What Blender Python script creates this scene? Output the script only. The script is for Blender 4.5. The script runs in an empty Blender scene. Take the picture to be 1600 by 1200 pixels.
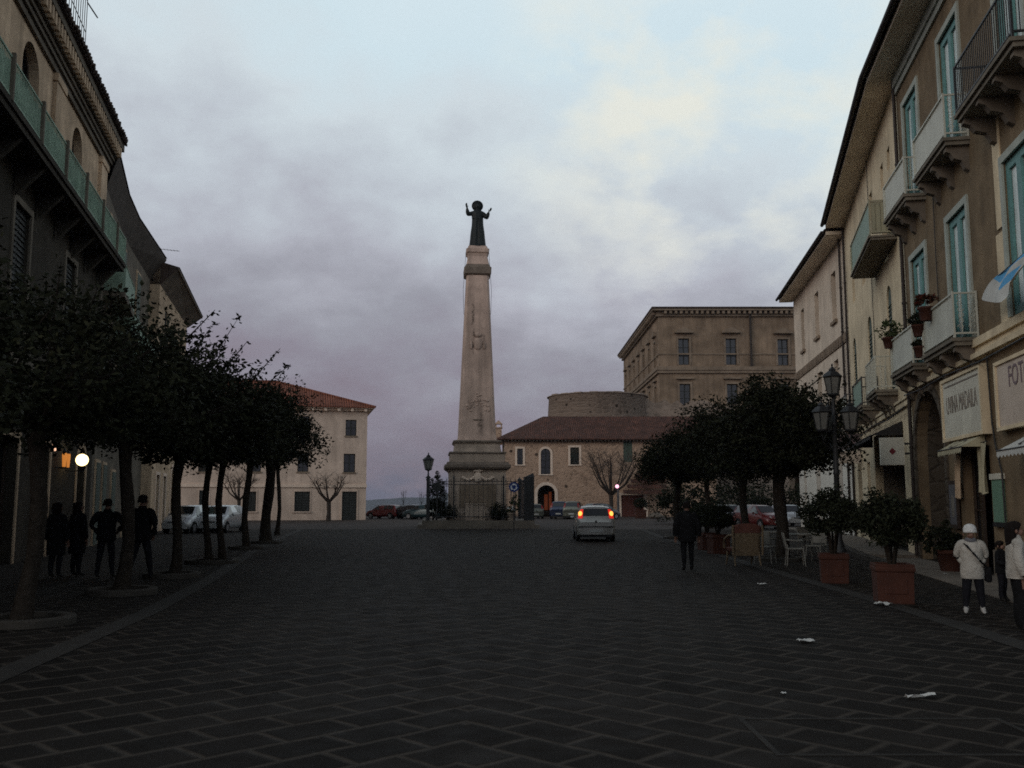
import bpy, math, random
import numpy as np
from mathutils import Vector, Matrix
R = math.radians
S = bpy.context.scene
COL = S.collection

# ---------------------------------------------------------------- camera, sky, sun, exposure
CAM_H, FPX = 1.65, 1500.0
PITCH = math.atan(185 / FPX)
cam = bpy.data.cameras.new('camera'); cam.sensor_width = 36; cam.lens = FPX / 1600 * 36; cam.clip_end = 20000; cam.clip_start = 0.05
camo = bpy.data.objects.new('camera', cam); COL.objects.link(camo)
camo.location = (0, 0, CAM_H); camo.rotation_euler = (R(90) + PITCH, 0, 0)
S.camera = camo
S.view_settings.view_transform = 'Standard'; S.view_settings.look = 'None'
S.view_settings.exposure = 0.1; S.view_settings.gamma = 1.0
S.cycles.use_denoising = False
S.cycles.max_bounces = 6; S.cycles.diffuse_bounces = 3; S.cycles.glossy_bounces = 3; S.cycles.volume_bounces = 0
S.cycles.filter_width = 1.7
S.cycles.sample_clamp_indirect = 4

SUN_EL, SUN_AZ = R(14), R(229)            # low dusk sun behind cloud, behind the camera to the left
W = bpy.data.worlds.new('World'); S.world = W; W.use_nodes = True

class NT:
    def __init__(s, tree): s.t = tree; s.n = tree.nodes; s.l = tree.links
    def node(s, typ, **kw):
        n = s.n.new(typ)
        for k, v in kw.items(): setattr(n, k, v)
        return n
    def link(s, a, b): s.l.new(a, b)
    def math(s, op, a, b=None, c=None, clamp=False):
        n = s.n.new('ShaderNodeMath'); n.operation = op; n.use_clamp = clamp
        for i, x in enumerate((a, b, c)):
            if x is None: continue
            if isinstance(x, (int, float)): n.inputs[i].default_value = x
            else: s.l.new(x, n.inputs[i])
        return n.outputs[0]
    def mix(s, fac, a, b, mode='MIX'):
        n = s.n.new('ShaderNodeMix'); n.data_type = 'RGBA'; n.blend_type = mode
        for idx, x in ((0, fac), (6, a), (7, b)):
            if isinstance(x, (int, float)): n.inputs[idx].default_value = x
            elif isinstance(x, (tuple, list)): n.inputs[idx].default_value = (*x[:3], 1)
            else: s.l.new(x, n.inputs[idx])
        return n.outputs[2]
    def ramp(s, fac, stops, interp='LINEAR'):
        n = s.n.new('ShaderNodeValToRGB'); cr = n.color_ramp; cr.interpolation = interp
        while len(cr.elements) < len(stops): cr.elements.new(0.5)
        for e, (p, c) in zip(cr.elements, stops):
            e.position = p
            e.color = (*c, 1) if isinstance(c, (tuple, list)) else (c, c, c, 1)
        s.l.new(fac, n.inputs[0]); return n.outputs[0]
    def noise(s, vec, scale, detail=4, rough=0.55, dist=0.0):
        n = s.n.new('ShaderNodeTexNoise'); n.inputs['Scale'].default_value = scale
        n.inputs['Detail'].default_value = detail; n.inputs['Roughness'].default_value = rough
        n.inputs['Distortion'].default_value = dist
        if vec is not None: s.l.new(vec, n.inputs['Vector'])
        return n.outputs['Fac']

def srgb(r, g, b):
    f = lambda c: (c / 255 / 12.92) if c / 255 <= 0.04045 else ((c / 255 + 0.055) / 1.055) ** 2.4
    return (f(r), f(g), f(b))

t = NT(W.node_tree); t.n.clear()
out = t.node('ShaderNodeOutputWorld'); bg = t.node('ShaderNodeBackground'); bg.inputs[1].default_value = 1.0
tc = t.node('ShaderNodeTexCoord'); sep = t.node('ShaderNodeSeparateXYZ'); t.link(tc.outputs['Generated'], sep.inputs[0])
zz = t.math('MAXIMUM', sep.outputs[2], 0.0)
den = t.math('ADD', zz, 0.42)
cmb = t.node('ShaderNodeCombineXYZ')
t.link(t.math('DIVIDE', sep.outputs[0], den), cmb.inputs[0]); t.link(t.math('DIVIDE', sep.outputs[1], den), cmb.inputs[1])
n1 = t.noise(cmb.outputs[0], 1.9, 5, 0.5, 0.15)
n2 = t.noise(cmb.outputs[0], 5.0, 6, 0.58, 0.12)
n3 = t.noise(cmb.outputs[0], 13.0, 6, 0.6, 0.1)
az = t.math('ARCTAN2', sep.outputs[0], sep.outputs[1])
# elevation of the cloud base shade, lifted by broad and fine cloud structure
e = t.math('ADD', t.math('ADD', zz, 0.030), t.math('MULTIPLY', t.math('SUBTRACT', n1, 0.5), 0.27))
e = t.math('ADD', e, t.math('MULTIPLY', t.math('SUBTRACT', n2, 0.5), 0.22))
e = t.math('ADD', e, t.math('MULTIPLY', t.math('MINIMUM', t.math('MAXIMUM', az, -0.5), 0.4), 0.19))
e = t.math('ADD', e, t.math('MULTIPLY', t.math('SUBTRACT', n3, 0.5), 0.07))
base = t.ramp(e, [(0.0, srgb(116, 116, 134)), (0.055, srgb(139, 128, 140)), (0.122, srgb(146, 141, 153)), (0.188, srgb(158, 159, 169)), (0.253, srgb(179, 182, 192)),
                  (0.315, srgb(196, 204, 212)), (0.373, srgb(209, 220, 226)), (0.46, srgb(209, 228, 236)), (0.56, srgb(214, 231, 238)), (0.70, srgb(150, 158, 168)), (0.86, srgb(98, 102, 110))])
pink = t.ramp(t.noise(cmb.outputs[0], 1.9, 4, 0.5, 0.2), [(0.42, 0.0), (0.68, 1.0)])
pk = t.math('MULTIPLY', t.math('MULTIPLY', pink, 0.5), t.math('MULTIPLY', t.ramp(zz, [(0.10, 1.0), (0.33, 0.15)]), t.ramp(t.math('ADD', az, 0.5), [(0.12, 0.15), (0.48, 1.0)])))
col = t.mix(pk, base, (1.14, 0.97, 1.02), 'MULTIPLY')
dot = t.node('ShaderNodeVectorMath', operation='DOT_PRODUCT'); t.link(tc.outputs['Generated'], dot.inputs[0]); dot.inputs[1].default_value = Vector((0.19, 0.90, 0.395)).normalized()
glow = t.ramp(dot.outputs['Value'], [(0.974, 0.0), (0.997, 1.0)])   # thinner cloud where the evening light comes through
warm = t.math('MULTIPLY', t.ramp(t.math('ADD', n2, t.math('MULTIPLY', n1, 0.5)), [(0.66, 0.0), (0.84, 1.0)]), t.math('MULTIPLY', glow, 0.8))
col = t.mix(warm, col, srgb(238, 236, 222))
sky = t.node('ShaderNodeTexSky', sky_type='NISHITA'); sky.sun_disc = False; sky.sun_elevation = SUN_EL; sky.sun_rotation = SUN_AZ
sk = t.mix(1.0, sky.outputs[0], (0.05, 0.05, 0.05), 'MULTIPLY')
col = t.mix(0.04, col, sk)
t.link(col, bg.inputs[0]); t.link(bg.outputs[0], out.inputs[0])

sun = bpy.data.lights.new('sun', 'SUN'); sun.energy = 0.75; sun.angle = R(40); sun.color = (1.0, 0.86, 0.74)
suno = bpy.data.objects.new('sun', sun); COL.objects.link(suno)
sd = Vector((math.sin(SUN_AZ) * math.cos(SUN_EL), math.cos(SUN_AZ) * math.cos(SUN_EL), math.sin(SUN_EL)))
suno.rotation_euler = sd.to_track_quat('Z', 'Y').to_euler()
suno.location = (0, -20, 60)

# ---------------------------------------------------------------- helpers
def ray(x, y):
    u, v = (x - 800) / FPX, (600 - y) / FPX
    return Vector((u, math.cos(PITCH) - v * math.sin(PITCH), math.sin(PITCH) + v * math.cos(PITCH)))
def gp(x, y, z=0.0):                      # ground point seen at a photo pixel
    d = ray(x, y); k = (z - CAM_H) / d.z
    return Vector((d.x * k, d.y * k, z))
def at(x, y, Y):                          # point at depth Y
    d = ray(x, y); k = Y / d.y
    return Vector((d.x * k, Y, CAM_H + d.z * k))

class Fac:                                # facade frame: local X along, local Y towards the street, Z up
    def __init__(s, x, y, x2, y2):
        L = math.hypot(x2 - x, y2 - y); s.L = L; s.o = Vector((x, y, 0))
        s.X = Vector(((x2 - x) / L, (y2 - y) / L, 0)); s.Y = Vector((-s.X.y, s.X.x, 0)); s.rz = math.atan2(s.X.y, s.X.x)
    def px(s, x, y, off=0.0):
        d = ray(x, y); o = s.o + s.Y * off
        k = (o.x * s.Y.x + o.y * s.Y.y) / (d.x * s.Y.x + d.y * s.Y.y)
        return ((d.x * k - o.x) * s.X.x + (d.y * k - o.y) * s.X.y, CAM_H + d.z * k)
    def w(s, a, off, z): return s.o + s.X * a + s.Y * off + Vector((0, 0, z))

class MB:
    def __init__(s): s.v = []; s.f = []; s.mi = []; s.sm = []
    def add(s, vs, fs, m=0, smooth=False):
        b = len(s.v); s.v.extend([tuple(v) for v in vs])
        for f in fs: s.f.append([b + i for i in f]); s.mi.append(m); s.sm.append(smooth)
        return s
    def quad(s, a, b, c, d, m=0): return s.add([a, b, c, d], [(0, 1, 2, 3)], m)
    def box(s, x0, x1, y0, y1, z0, z1, m=0):
        return s.add([(x0, y0, z0), (x1, y0, z0), (x1, y1, z0), (x0, y1, z0), (x0, y0, z1), (x1, y0, z1), (x1, y1, z1), (x0, y1, z1)],
                     [(0, 3, 2, 1), (4, 5, 6, 7), (0, 1, 5, 4), (1, 2, 6, 5), (2, 3, 7, 6), (3, 0, 4, 7)], m)
    def obox(s, c, size, rot=None, m=0):
        M = rot if rot is not None else Matrix.Identity(3); c = Vector(c); vs = []
        for k in ((-1, -1, -1), (1, -1, -1), (1, 1, -1), (-1, 1, -1), (-1, -1, 1), (1, -1, 1), (1, 1, 1), (-1, 1, 1)):
            vs.append(c + M @ Vector((k[0] * size[0] / 2, k[1] * size[1] / 2, k[2] * size[2] / 2)))
        return s.add(vs, [(0, 3, 2, 1), (4, 5, 6, 7), (0, 1, 5, 4), (1, 2, 6, 5), (2, 3, 7, 6), (3, 0, 4, 7)], m)
    def tube(s, pts, rad, n=8, m=0, cap=True, smooth=True):
        pts = [Vector(p) for p in pts]; N = len(pts)
        if isinstance(rad, (int, float)): rad = [rad] * N
        vs = []; up = Vector((0, 0, 1))
        for i, p in enumerate(pts):
            d = (pts[min(i + 1, N - 1)] - pts[max(i - 1, 0)]).normalized()
            a = d.cross(up if abs(d.z) < 0.9 else Vector((0, 1, 0))).normalized(); b = d.cross(a)
            r = rad[i]; ra, rb = (r if isinstance(r, tuple) else (r, r))
            for k in range(n):
                q = 2 * math.pi * k / n; vs.append(p + a * (math.cos(q) * ra) + b * (math.sin(q) * rb))
        fs = [(i * n + k, i * n + (k + 1) % n, (i + 1) * n + (k + 1) % n, (i + 1) * n + k) for i in range(N - 1) for k in range(n)]
        s.add(vs, fs, m, smooth)
        if cap: s.add(vs[:n], [tuple(range(n))], m); s.add(vs[-n:], [tuple(range(n))[::-1]], m)
        return s
    def lathe(s, prof, c=(0, 0, 0), n=16, m=0, smooth=True, rot=0.0, sx=1.0, sy=1.0):
        vs = []
        for r, z in prof:
            for k in range(n):
                q = 2 * math.pi * k / n + rot; vs.append((c[0] + r * math.cos(q) * sx, c[1] + r * math.sin(q) * sy, c[2] + z))
        N = len(prof)
        fs = [(i * n + k, i * n + (k + 1) % n, (i + 1) * n + (k + 1) % n, (i + 1) * n + k) for i in range(N - 1) for k in range(n)]
        s.add(vs, fs, m, smooth)
        if prof[0][0] > 1e-4: s.add(vs[:n], [tuple(range(n))[::-1]], m)
        if prof[-1][0] > 1e-4: s.add(vs[-n:], [tuple(range(n))], m)
        return s
    def loft(s, rings, m=0, smooth=True, cap=True):   # rings: equal-length point lists
        n = len(rings[0]); vs = [p for r in rings for p in r]
        fs = [(i * n + k, i * n + (k + 1) % n, (i + 1) * n + (k + 1) % n, (i + 1) * n + k) for i in range(len(rings) - 1) for k in range(n)]
        s.add(vs, fs, m, smooth)
        if cap: s.add(rings[0], [tuple(range(n))[::-1]], m); s.add(rings[-1], [tuple(range(n))], m)
        return s
    def prism(s, poly, z0, z1, m=0):
        n = len(poly); vs = [(p[0], p[1], z0) for p in poly] + [(p[0], p[1], z1) for p in poly]
        s.add(vs, [tuple(range(n))[::-1], tuple(range(n, 2 * n))] + [(i, (i + 1) % n, n + (i + 1) % n, n + i) for i in range(n)], m); return s
    def sphere(s, c, r, nu=14, nv=9, m=0):
        rx, ry, rz = r if isinstance(r, tuple) else (r, r, r)
        rings = []
        for i in range(nv + 1):
            a = math.pi * (i / nv - 0.5); cr = max(math.cos(a), 0.02)
            rings.append([(c[0] + rx * cr * math.cos(2 * math.pi * k / nu), c[1] + ry * cr * math.sin(2 * math.pi * k / nu), c[2] + rz * math.sin(a)) for k in range(nu)])
        return s.loft(rings, m)
    def build(s, name, mats, parent=None, bevel=0.0, sub=0):
        me = bpy.data.meshes.new(name); me.from_pydata(s.v, [], s.f)
        if not isinstance(mats, (list, tuple)): mats = [mats]
        for m in mats: me.materials.append(m)
        me.polygons.foreach_set('material_index', s.mi); me.polygons.foreach_set('use_smooth', s.sm); me.update()
        o = bpy.data.objects.new(name, me); COL.objects.link(o)
        if parent is not None: o.parent = parent
        if bevel:
            b = o.modifiers.new('bevel', 'BEVEL'); b.width = bevel; b.segments = 2; b.limit_method = 'ANGLE'
        if sub:
            b = o.modifiers.new('sub', 'SUBSURF'); b.levels = sub; b.render_levels = sub
        return o

def tag(o, label, cat, group=None):
    o['label'] = label; o['category'] = cat
    if group: o['group'] = group
    return o
def thing(name, label, cat, loc=(0, 0, 0), rz=0.0, group=None):
    o = bpy.data.objects.new(name, None); COL.objects.link(o); o.empty_display_size = 0.2
    o.location = loc; o.rotation_euler = (0, 0, rz); return tag(o, label, cat, group)
def struct(name, mb, mats, **k):
    o = mb.build(name, mats, **k); o['kind'] = 'structure'; return o
def copy_thing(root, loc, rz, label, scale=None):
    r = root.copy(); COL.objects.link(r); r.location = loc; r.rotation_euler = (0, 0, rz); r['label'] = label
    if scale: r.scale = scale
    for ch in list(root.children):
        c = ch.copy(); COL.objects.link(c); c.parent = r
        for g in list(ch.children):
            d = g.copy(); COL.objects.link(d); d.parent = c
    return r

# ---------------------------------------------------------------- materials
def mat(name, c, rough=0.85, var=0.25, scale=3.0, c2=None, bump=0.0, bscale=None, metal=0.0, streak=0.0, emit=None, estr=0.0, spec=0.3, coat=0.0, pock=None, runs=()):
    m = bpy.data.materials.new(name); m.use_nodes = True; t = NT(m.node_tree); b = t.n['Principled BSDF']
    b.inputs['Roughness'].default_value = rough; b.inputs['Metallic'].default_value = metal; b.inputs['Specular IOR Level'].default_value = spec
    b.inputs['Coat Weight'].default_value = coat
    tc = t.node('ShaderNodeTexCoord').outputs['Object']
    n = t.noise(tc, scale, 6, 0.6, 0.3)
    d = c2 if c2 else tuple(x * (1 - var) for x in c)
    lt = c if c2 else tuple(min(1, x * (1 + var)) for x in c)
    col = t.mix(t.ramp(n, [(0.3, 0.0), (0.7, 1.0)]), d, lt)
    if streak:                                        # patched and weathered areas with ragged edges
        pa = t.ramp(t.noise(tc, 0.42, 9, 0.68, 0.5), [(0.50, 0.0), (0.535, 1.0)])
        col = t.mix(t.math('MULTIPLY', pa, 0.22), col, tuple(x * 0.55 for x in c))
        pb = t.ramp(t.noise(tc, 0.9, 8, 0.7, 0.2), [(0.60, 0.0), (0.63, 1.0)])
        col = t.mix(t.math('MULTIPLY', pb, 0.3), col, tuple(min(1, x * 1.35) for x in c))
        mp = t.node('ShaderNodeMapping'); mp.inputs['Scale'].default_value = (2.2, 2.2, 0.16); t.link(tc, mp.inputs[0])
        sn = t.noise(mp.outputs[0], 1.0, 7, 0.62, 0.2)
        big = t.noise(tc, 0.45, 3, 0.5)
        k = t.math('MULTIPLY', t.ramp(sn, [(0.42, 0.0), (0.72, 1.0)]), t.ramp(big, [(0.3, 0.2), (0.7, 1.0)]))
        col = t.mix(t.math('MULTIPLY', k, streak), col, tuple(x * 0.33 for x in c))
    for x0, z0, z1, w in runs:                        # dark water stains with places of their own
        sx = t.node('ShaderNodeSeparateXYZ'); t.link(tc, sx.inputs[0])
        dx = t.math('ABSOLUTE', t.math('ADD', sx.outputs[0], t.math('SUBTRACT', t.math('MULTIPLY', t.noise(tc, 1.6, 3), 0.25), x0 + 0.125)))
        k = t.math('MULTIPLY', t.math('SUBTRACT', 1.0, t.math('DIVIDE', dx, w), clamp=True), t.math('MULTIPLY', t.math('MULTIPLY', t.math('SUBTRACT', sx.outputs[2], z0), 1.2, clamp=True), t.math('MULTIPLY', t.math('SUBTRACT', z1, sx.outputs[2]), 0.8, clamp=True)))
        k = t.math('MULTIPLY', k, t.ramp(t.noise(tc, 3.5, 5, 0.7), [(0.42, 0.15), (0.60, 1.0)]))
        col = t.mix(t.math('MULTIPLY', k, 1.3, clamp=True), col, tuple(x * 0.16 for x in c))
    if pock: col = pocks(t, tc, col, pock[0], pock[1], c)
    t.link(col, b.inputs['Base Color'])
    if bump:
        bn = t.node('ShaderNodeBump'); bn.inputs['Strength'].default_value = bump; bn.inputs['Distance'].default_value = 0.05
        t.link(t.noise(tc, bscale or scale * 6, 5, 0.6), bn.inputs['Height']); t.link(bn.outputs[0], b.inputs['Normal'])
    if emit:
        b.inputs['Emission Color'].default_value = (*emit, 1); b.inputs['Emission Strength'].default_value = estr
    return m

def pocks(t, tc, col, dens, size, c):            # putlog holes and lost stones: small dark spots with places of their own
    v = t.node('ShaderNodeTexVoronoi'); v.inputs['Scale'].default_value = dens; t.link(tc, v.inputs['Vector'])
    h = t.node('ShaderNodeSeparateColor'); t.link(v.outputs['Color'], h.inputs[0])
    k = t.math('MULTIPLY', t.ramp(v.outputs['Distance'], [(size * 0.6, 1.0), (size, 0.0)]), t.ramp(h.outputs[0], [(0.35, 0.0), (0.5, 1.0)]))
    return t.mix(t.math('MULTIPLY', k, 0.9), col, tuple(x * 0.12 for x in c))

def stone_mat(name, c, mortar, bw=0.6, bh=0.3, var=0.35, bump=0.6, holes=0.0):
    m = bpy.data.materials.new(name); m.use_nodes = True; t = NT(m.node_tree); b = t.n['Principled BSDF']
    b.inputs['Roughness'].default_value = 0.92; b.inputs['Specular IOR Level'].default_value = 0.2
    tc = t.node('ShaderNodeTexCoord').outputs['Object']
    s = t.node('ShaderNodeSeparateXYZ'); t.link(tc, s.inputs[0])
    cb = t.node('ShaderNodeCombineXYZ'); t.link(t.math('ADD', s.outputs[0], s.outputs[1]), cb.inputs[0]); t.link(s.outputs[2], cb.inputs[1])
    vo = t.node('ShaderNodeTexVoronoi'); vo.inputs['Scale'].default_value = 1.0
    mp = t.node('ShaderNodeMapping'); mp.inputs['Scale'].default_value = (1 / bw, 1 / bh, 1); t.link(cb.outputs[0], mp.inputs[0])
    nz = t.node('ShaderNodeTexNoise'); nz.inputs['Scale'].default_value = 1.2; t.link(mp.outputs[0], nz.inputs['Vector'])
    t.link(t.mix(0.12, mp.outputs[0], nz.outputs['Color']), vo.inputs['Vector'])
    ve = t.node('ShaderNodeTexVoronoi', feature='DISTANCE_TO_EDGE'); t.link(vo.inputs['Vector'].links[0].from_socket, ve.inputs['Vector']); ve.inputs['Scale'].default_value = 1.0
    hs = t.node('ShaderNodeSeparateColor'); t.link(vo.outputs['Color'], hs.inputs[0])
    col = t.mix(hs.outputs[0], tuple(x * (1 - var) for x in c), tuple(min(1, x * (1 + var)) for x in c))
    col = t.mix(t.ramp(ve.outputs['Distance'], [(0.03, 1.0), (0.10, 0.0)]), col, mortar)
    big = t.noise(tc, 0.5, 5, 0.6, 0.3)
    col = t.mix(t.math('MULTIPLY', t.ramp(big, [(0.34, 0.0), (0.60, 1.0)]), 0.85), col, mortar)
    dk = t.noise(tc, 2.6, 6, 0.65)
    col = t.mix(t.math('MULTIPLY', t.ramp(dk, [(0.56, 0.0), (0.70, 1.0)]), 0.6), col, tuple(x * 0.35 for x in c))
    col = pocks(t, tc, col, 0.9, 0.22, c)
    t.link(col, b.inputs['Base Color'])
    bn = t.node('ShaderNodeBump'); bn.inputs['Strength'].default_value = bump; bn.inputs['Distance'].default_value = 0.06
    t.link(t.math('ADD', t.ramp(ve.outputs['Distance'], [(0.0, 0.0), (0.15, 1.0)]), dk), bn.inputs['Height']); t.link(bn.outputs[0], b.inputs['Normal'])
    return m

def tile_mat(name, c, c2, pitch=0.22):
    m = bpy.data.materials.new(name); m.use_nodes = True; t = NT(m.node_tree); b = t.n['Principled BSDF']
    b.inputs['Roughness'].default_value = 0.9; b.inputs['Specular IOR Level'].default_value = 0.2
    tc = t.node('ShaderNodeTexCoord').outputs['Object']
    s = t.node('ShaderNodeSeparateXYZ'); t.link(tc, s.inputs[0])
    br = t.node('ShaderNodeTexBrick'); br.inputs['Scale'].default_value = 1.0; br.inputs['Brick Width'].default_value = 0.25; br.inputs['Row Height'].default_value = 0.42
    br.inputs['Mortar Size'].default_value = 0.02; br.inputs['Color1'].default_value = (*c, 1); br.inputs['Color2'].default_value = (*c2, 1)
    br.inputs['Mortar'].default_value = (*tuple(x * 0.3 for x in c2), 1); br.offset = 0.0
    t.link(tc, br.inputs['Vector'])
    n = t.noise(tc, 0.8, 6, 0.65, 0.2)
    col = t.mix(t.ramp(n, [(0.35, 0.0), (0.7, 0.8)]), br.outputs['Color'], tuple(x * 0.45 for x in c2))
    t.link(col, b.inputs['Base Color'])
    bn = t.node('ShaderNodeBump'); bn.inputs['Strength'].default_value = 0.8; bn.inputs['Distance'].default_value = 0.06
    t.link(t.math('SINE', t.math('MULTIPLY', s.outputs[0], 2 * math.pi / pitch)), bn.inputs['Height']); t.link(bn.outputs[0], b.inputs['Normal'])
    return m

M = {}
M['plaster_brown'] = mat('brown_plaster', (0.215, 0.157, 0.098), 0.93, 0.32, 1.1, bump=0.4, bscale=9, streak=0.6, spec=0.15)
M['plaster_cream'] = mat('cream_plaster', (0.74, 0.61, 0.42), 0.93, 0.2, 0.7, bump=0.2, bscale=9, streak=0.6, spec=0.15)
M['plaster_pale'] = mat('pale_pink_plaster', (0.70, 0.58, 0.46), 0.93, 0.18, 0.6, bump=0.2, bscale=9, streak=0.55, spec=0.15)
M['plaster_white'] = mat('white_wash', (0.72, 0.68, 0.60), 0.9, 0.08, 1.2, spec=0.15)
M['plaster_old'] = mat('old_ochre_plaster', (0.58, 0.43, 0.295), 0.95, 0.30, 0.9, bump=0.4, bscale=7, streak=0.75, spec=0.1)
M['plaster_shaded'] = mat('shade_toned_plaster', (0.055, 0.047, 0.037), 0.95, 0.35, 0.9, bump=0.4, bscale=7, streak=0.5, spec=0.1)  # near-black tone: shade under the left balcony put into the colour
M['plaster_grey'] = mat('grey_brown_plaster', (0.17, 0.145, 0.115), 0.95, 0.30, 0.8, bump=0.3, bscale=7, streak=0.6, spec=0.1)
M['plaster_house'] = mat('house_plaster', (0.64, 0.50, 0.405), 0.93, 0.16, 0.5, streak=0.5, spec=0.1)
M['palace'] = mat('palace_plaster', (0.255, 0.185, 0.130), 0.95, 0.42, 0.35, bump=0.5, bscale=3, streak=0.6, spec=0.1, pock=(0.45, 0.13))
M['trim_palace'] = mat('palace_trim_stone', (0.25, 0.19, 0.14), 0.95, 0.3, 0.8, streak=0.5, spec=0.1)
M['rubble'] = stone_mat('rubble_stone', (0.36, 0.245, 0.175), (0.46, 0.315, 0.225), 0.5, 0.42)
M['tower'] = stone_mat('tower_stone', (0.25, 0.195, 0.155), (0.29, 0.225, 0.18), 0.9, 0.5, bump=0.4)
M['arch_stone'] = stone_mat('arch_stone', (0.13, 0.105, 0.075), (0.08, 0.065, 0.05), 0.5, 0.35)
M['obelisk'] = mat('obelisk_marble', (0.56, 0.41, 0.335), 0.8, 0.2, 0.9, bump=0.15, bscale=10, streak=0.95, spec=0.2, pock=(0.8, 0.10), runs=((-0.30, 11.4, 15.9, 0.13), (0.42, 11.9, 13.6, 0.12), (-0.5, 7.6, 9.0, 0.2), (0.2, 6.0, 8.2, 0.3)))
M['ped_stone'] = mat('pedestal_stone', (0.44, 0.345, 0.275), 0.85, 0.25, 1.2, bump=0.25, bscale=8, streak=0.7, spec=0.2)
M['band_stone'] = mat('dark_band_stone', (0.19, 0.15, 0.12), 0.85, 0.3, 2.0, spec=0.2)
M['step_stone'] = mat('step_stone', (0.16, 0.135, 0.11), 0.85, 0.25, 1.0, bump=0.2, bscale=6, spec=0.2)
M['kerb'] = mat('kerb_stone', (0.050, 0.044, 0.037), 0.85, 0.3, 2.0, bump=0.2, spec=0.2)
M['strip'] = mat('gutter_strip_stone', (0.022, 0.0195, 0.0165), 0.9, 0.4, 2.5, bump=0.2, spec=0.3)
M['bronze'] = mat('dark_bronze', (0.014, 0.018, 0.018), 0.6, 0.3, 3.0, metal=0.3, spec=0.4)
M['iron'] = mat('black_iron', (0.018, 0.018, 0.019), 0.55, 0.3, 8.0, spec=0.4)
M['iron_grey'] = mat('dark_grey_iron', (0.05, 0.048, 0.05), 0.6, 0.3, 6.0, spec=0.3)
M['pipe'] = mat('dark_downpipe', (0.035, 0.026, 0.022), 0.6, 0.3, 6.0)
M['gutter'] = mat('dark_gutter', (0.03, 0.024, 0.022), 0.6, 0.3, 4.0)
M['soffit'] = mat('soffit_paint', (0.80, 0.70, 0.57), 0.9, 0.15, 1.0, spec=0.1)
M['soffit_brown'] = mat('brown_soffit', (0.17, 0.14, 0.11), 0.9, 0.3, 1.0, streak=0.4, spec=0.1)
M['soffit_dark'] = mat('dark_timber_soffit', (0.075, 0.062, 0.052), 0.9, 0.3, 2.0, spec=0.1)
M['tile_red'] = tile_mat('red_roof_tiles', (0.34, 0.125, 0.075), (0.27, 0.10, 0.065))
M['tile_old'] = tile_mat('old_roof_tiles', (0.20, 0.090, 0.064), (0.12, 0.066, 0.052))
M['tile_dark'] = tile_mat('dark_roof_tiles', (0.10, 0.065, 0.05), (0.07, 0.05, 0.042))
M['turq'] = mat('turquoise_paint', (0.115, 0.255, 0.245), 0.55, 0.15, 3.0)
M['turq_trim'] = mat('pale_window_surround', (0.42, 0.45, 0.40), 0.85, 0.12, 2.0, streak=0.2)
M['green_rail'] = mat('green_patina_paint', (0.40, 0.52, 0.41), 0.8, 0.35, 2.5, c2=(0.20, 0.29, 0.22), streak=0.6)
M['green_panel'] = mat('pale_green_panel', (0.22, 0.31, 0.24), 0.6, 0.12, 2.0)
M['white_panel'] = mat('pale_balcony_panel', (0.55, 0.55, 0.47), 0.6, 0.10, 2.0, streak=0.2)
M['frosted'] = mat('yellowed_panel', (0.36, 0.34, 0.24), 0.6, 0.12, 2.0)
M['shutter_green'] = mat('dull_green_shutter', (0.065, 0.09, 0.07), 0.7, 0.2, 4.0)
M['shutter_dark'] = mat('dark_shutter', (0.028, 0.03, 0.028), 0.7, 0.3, 4.0)
M['wood_dark'] = mat('dark_wood', (0.045, 0.03, 0.022), 0.7, 0.3, 4.0)
M['wood_red'] = mat('red_brown_door', (0.09, 0.028, 0.02), 0.7, 0.3, 3.0)
M['surround'] = mat('pale_stone_surround', (0.74, 0.585, 0.47), 0.9, 0.12, 2.0, spec=0.1)
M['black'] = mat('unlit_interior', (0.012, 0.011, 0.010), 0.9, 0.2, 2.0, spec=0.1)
M['slab'] = mat('balcony_slab_stone', (0.20, 0.175, 0.14), 0.9, 0.25, 2.0, streak=0.4, spec=0.1)
M['corbel'] = mat('corbel_stone', (0.15, 0.125, 0.10), 0.9, 0.3, 2.0, spec=0.1)
M['terracotta'] = mat('terracotta', (0.060, 0.021, 0.013), 0.85, 0.25, 3.0, bump=0.15)
M['soil'] = mat('dark_soil', (0.03, 0.022, 0.016), 0.95, 0.3, 12.0, bump=0.6)
M['bark'] = mat('dark_bark', (0.035, 0.028, 0.022), 0.95, 0.4, 8.0, bump=0.8, bscale=20, spec=0.1)
M['bark_grey'] = mat('grey_bark', (0.05, 0.04, 0.034), 0.95, 0.3, 8.0, spec=0.1)
M['sign_white'] = mat('weathered_white_sign', (0.63, 0.60, 0.50), 0.7, 0.10, 1.5, streak=0.2)
M['sign_cream'] = mat('weathered_pinkish_sign', (0.55, 0.46, 0.38), 0.7, 0.10, 1.5, streak=0.2)
M['ink_fade'] = mat('faded_lettering', (0.22, 0.19, 0.16), 0.8, 0.25, 6.0)
M['ink'] = mat('dark_lettering', (0.04, 0.035, 0.04), 0.8, 0.2, 6.0)
M['ink_purple'] = mat('faded_purple_lettering', (0.19, 0.14, 0.15), 0.8, 0.25, 6.0)
M['canvas_cream'] = mat('cream_canvas', (0.42, 0.38, 0.26), 0.9, 0.12, 3.0)
M['canvas_white'] = mat('grey_white_canvas', (0.50, 0.50, 0.47), 0.9, 0.12, 3.0)
M['canvas_dark'] = mat('dark_awning_canvas', (0.03, 0.028, 0.028), 0.9, 0.2, 3.0)
M['cloth_white'] = mat('white_cloth', (0.70, 0.70, 0.70), 0.9, 0.05, 3.0)
M['cloth_blue'] = mat('light_blue_cloth', (0.10, 0.34, 0.60), 0.9, 0.1, 3.0)
M['plastic_white'] = mat('grey_white_plastic', (0.20, 0.19, 0.165), 0.5, 0.1, 4.0)
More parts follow.
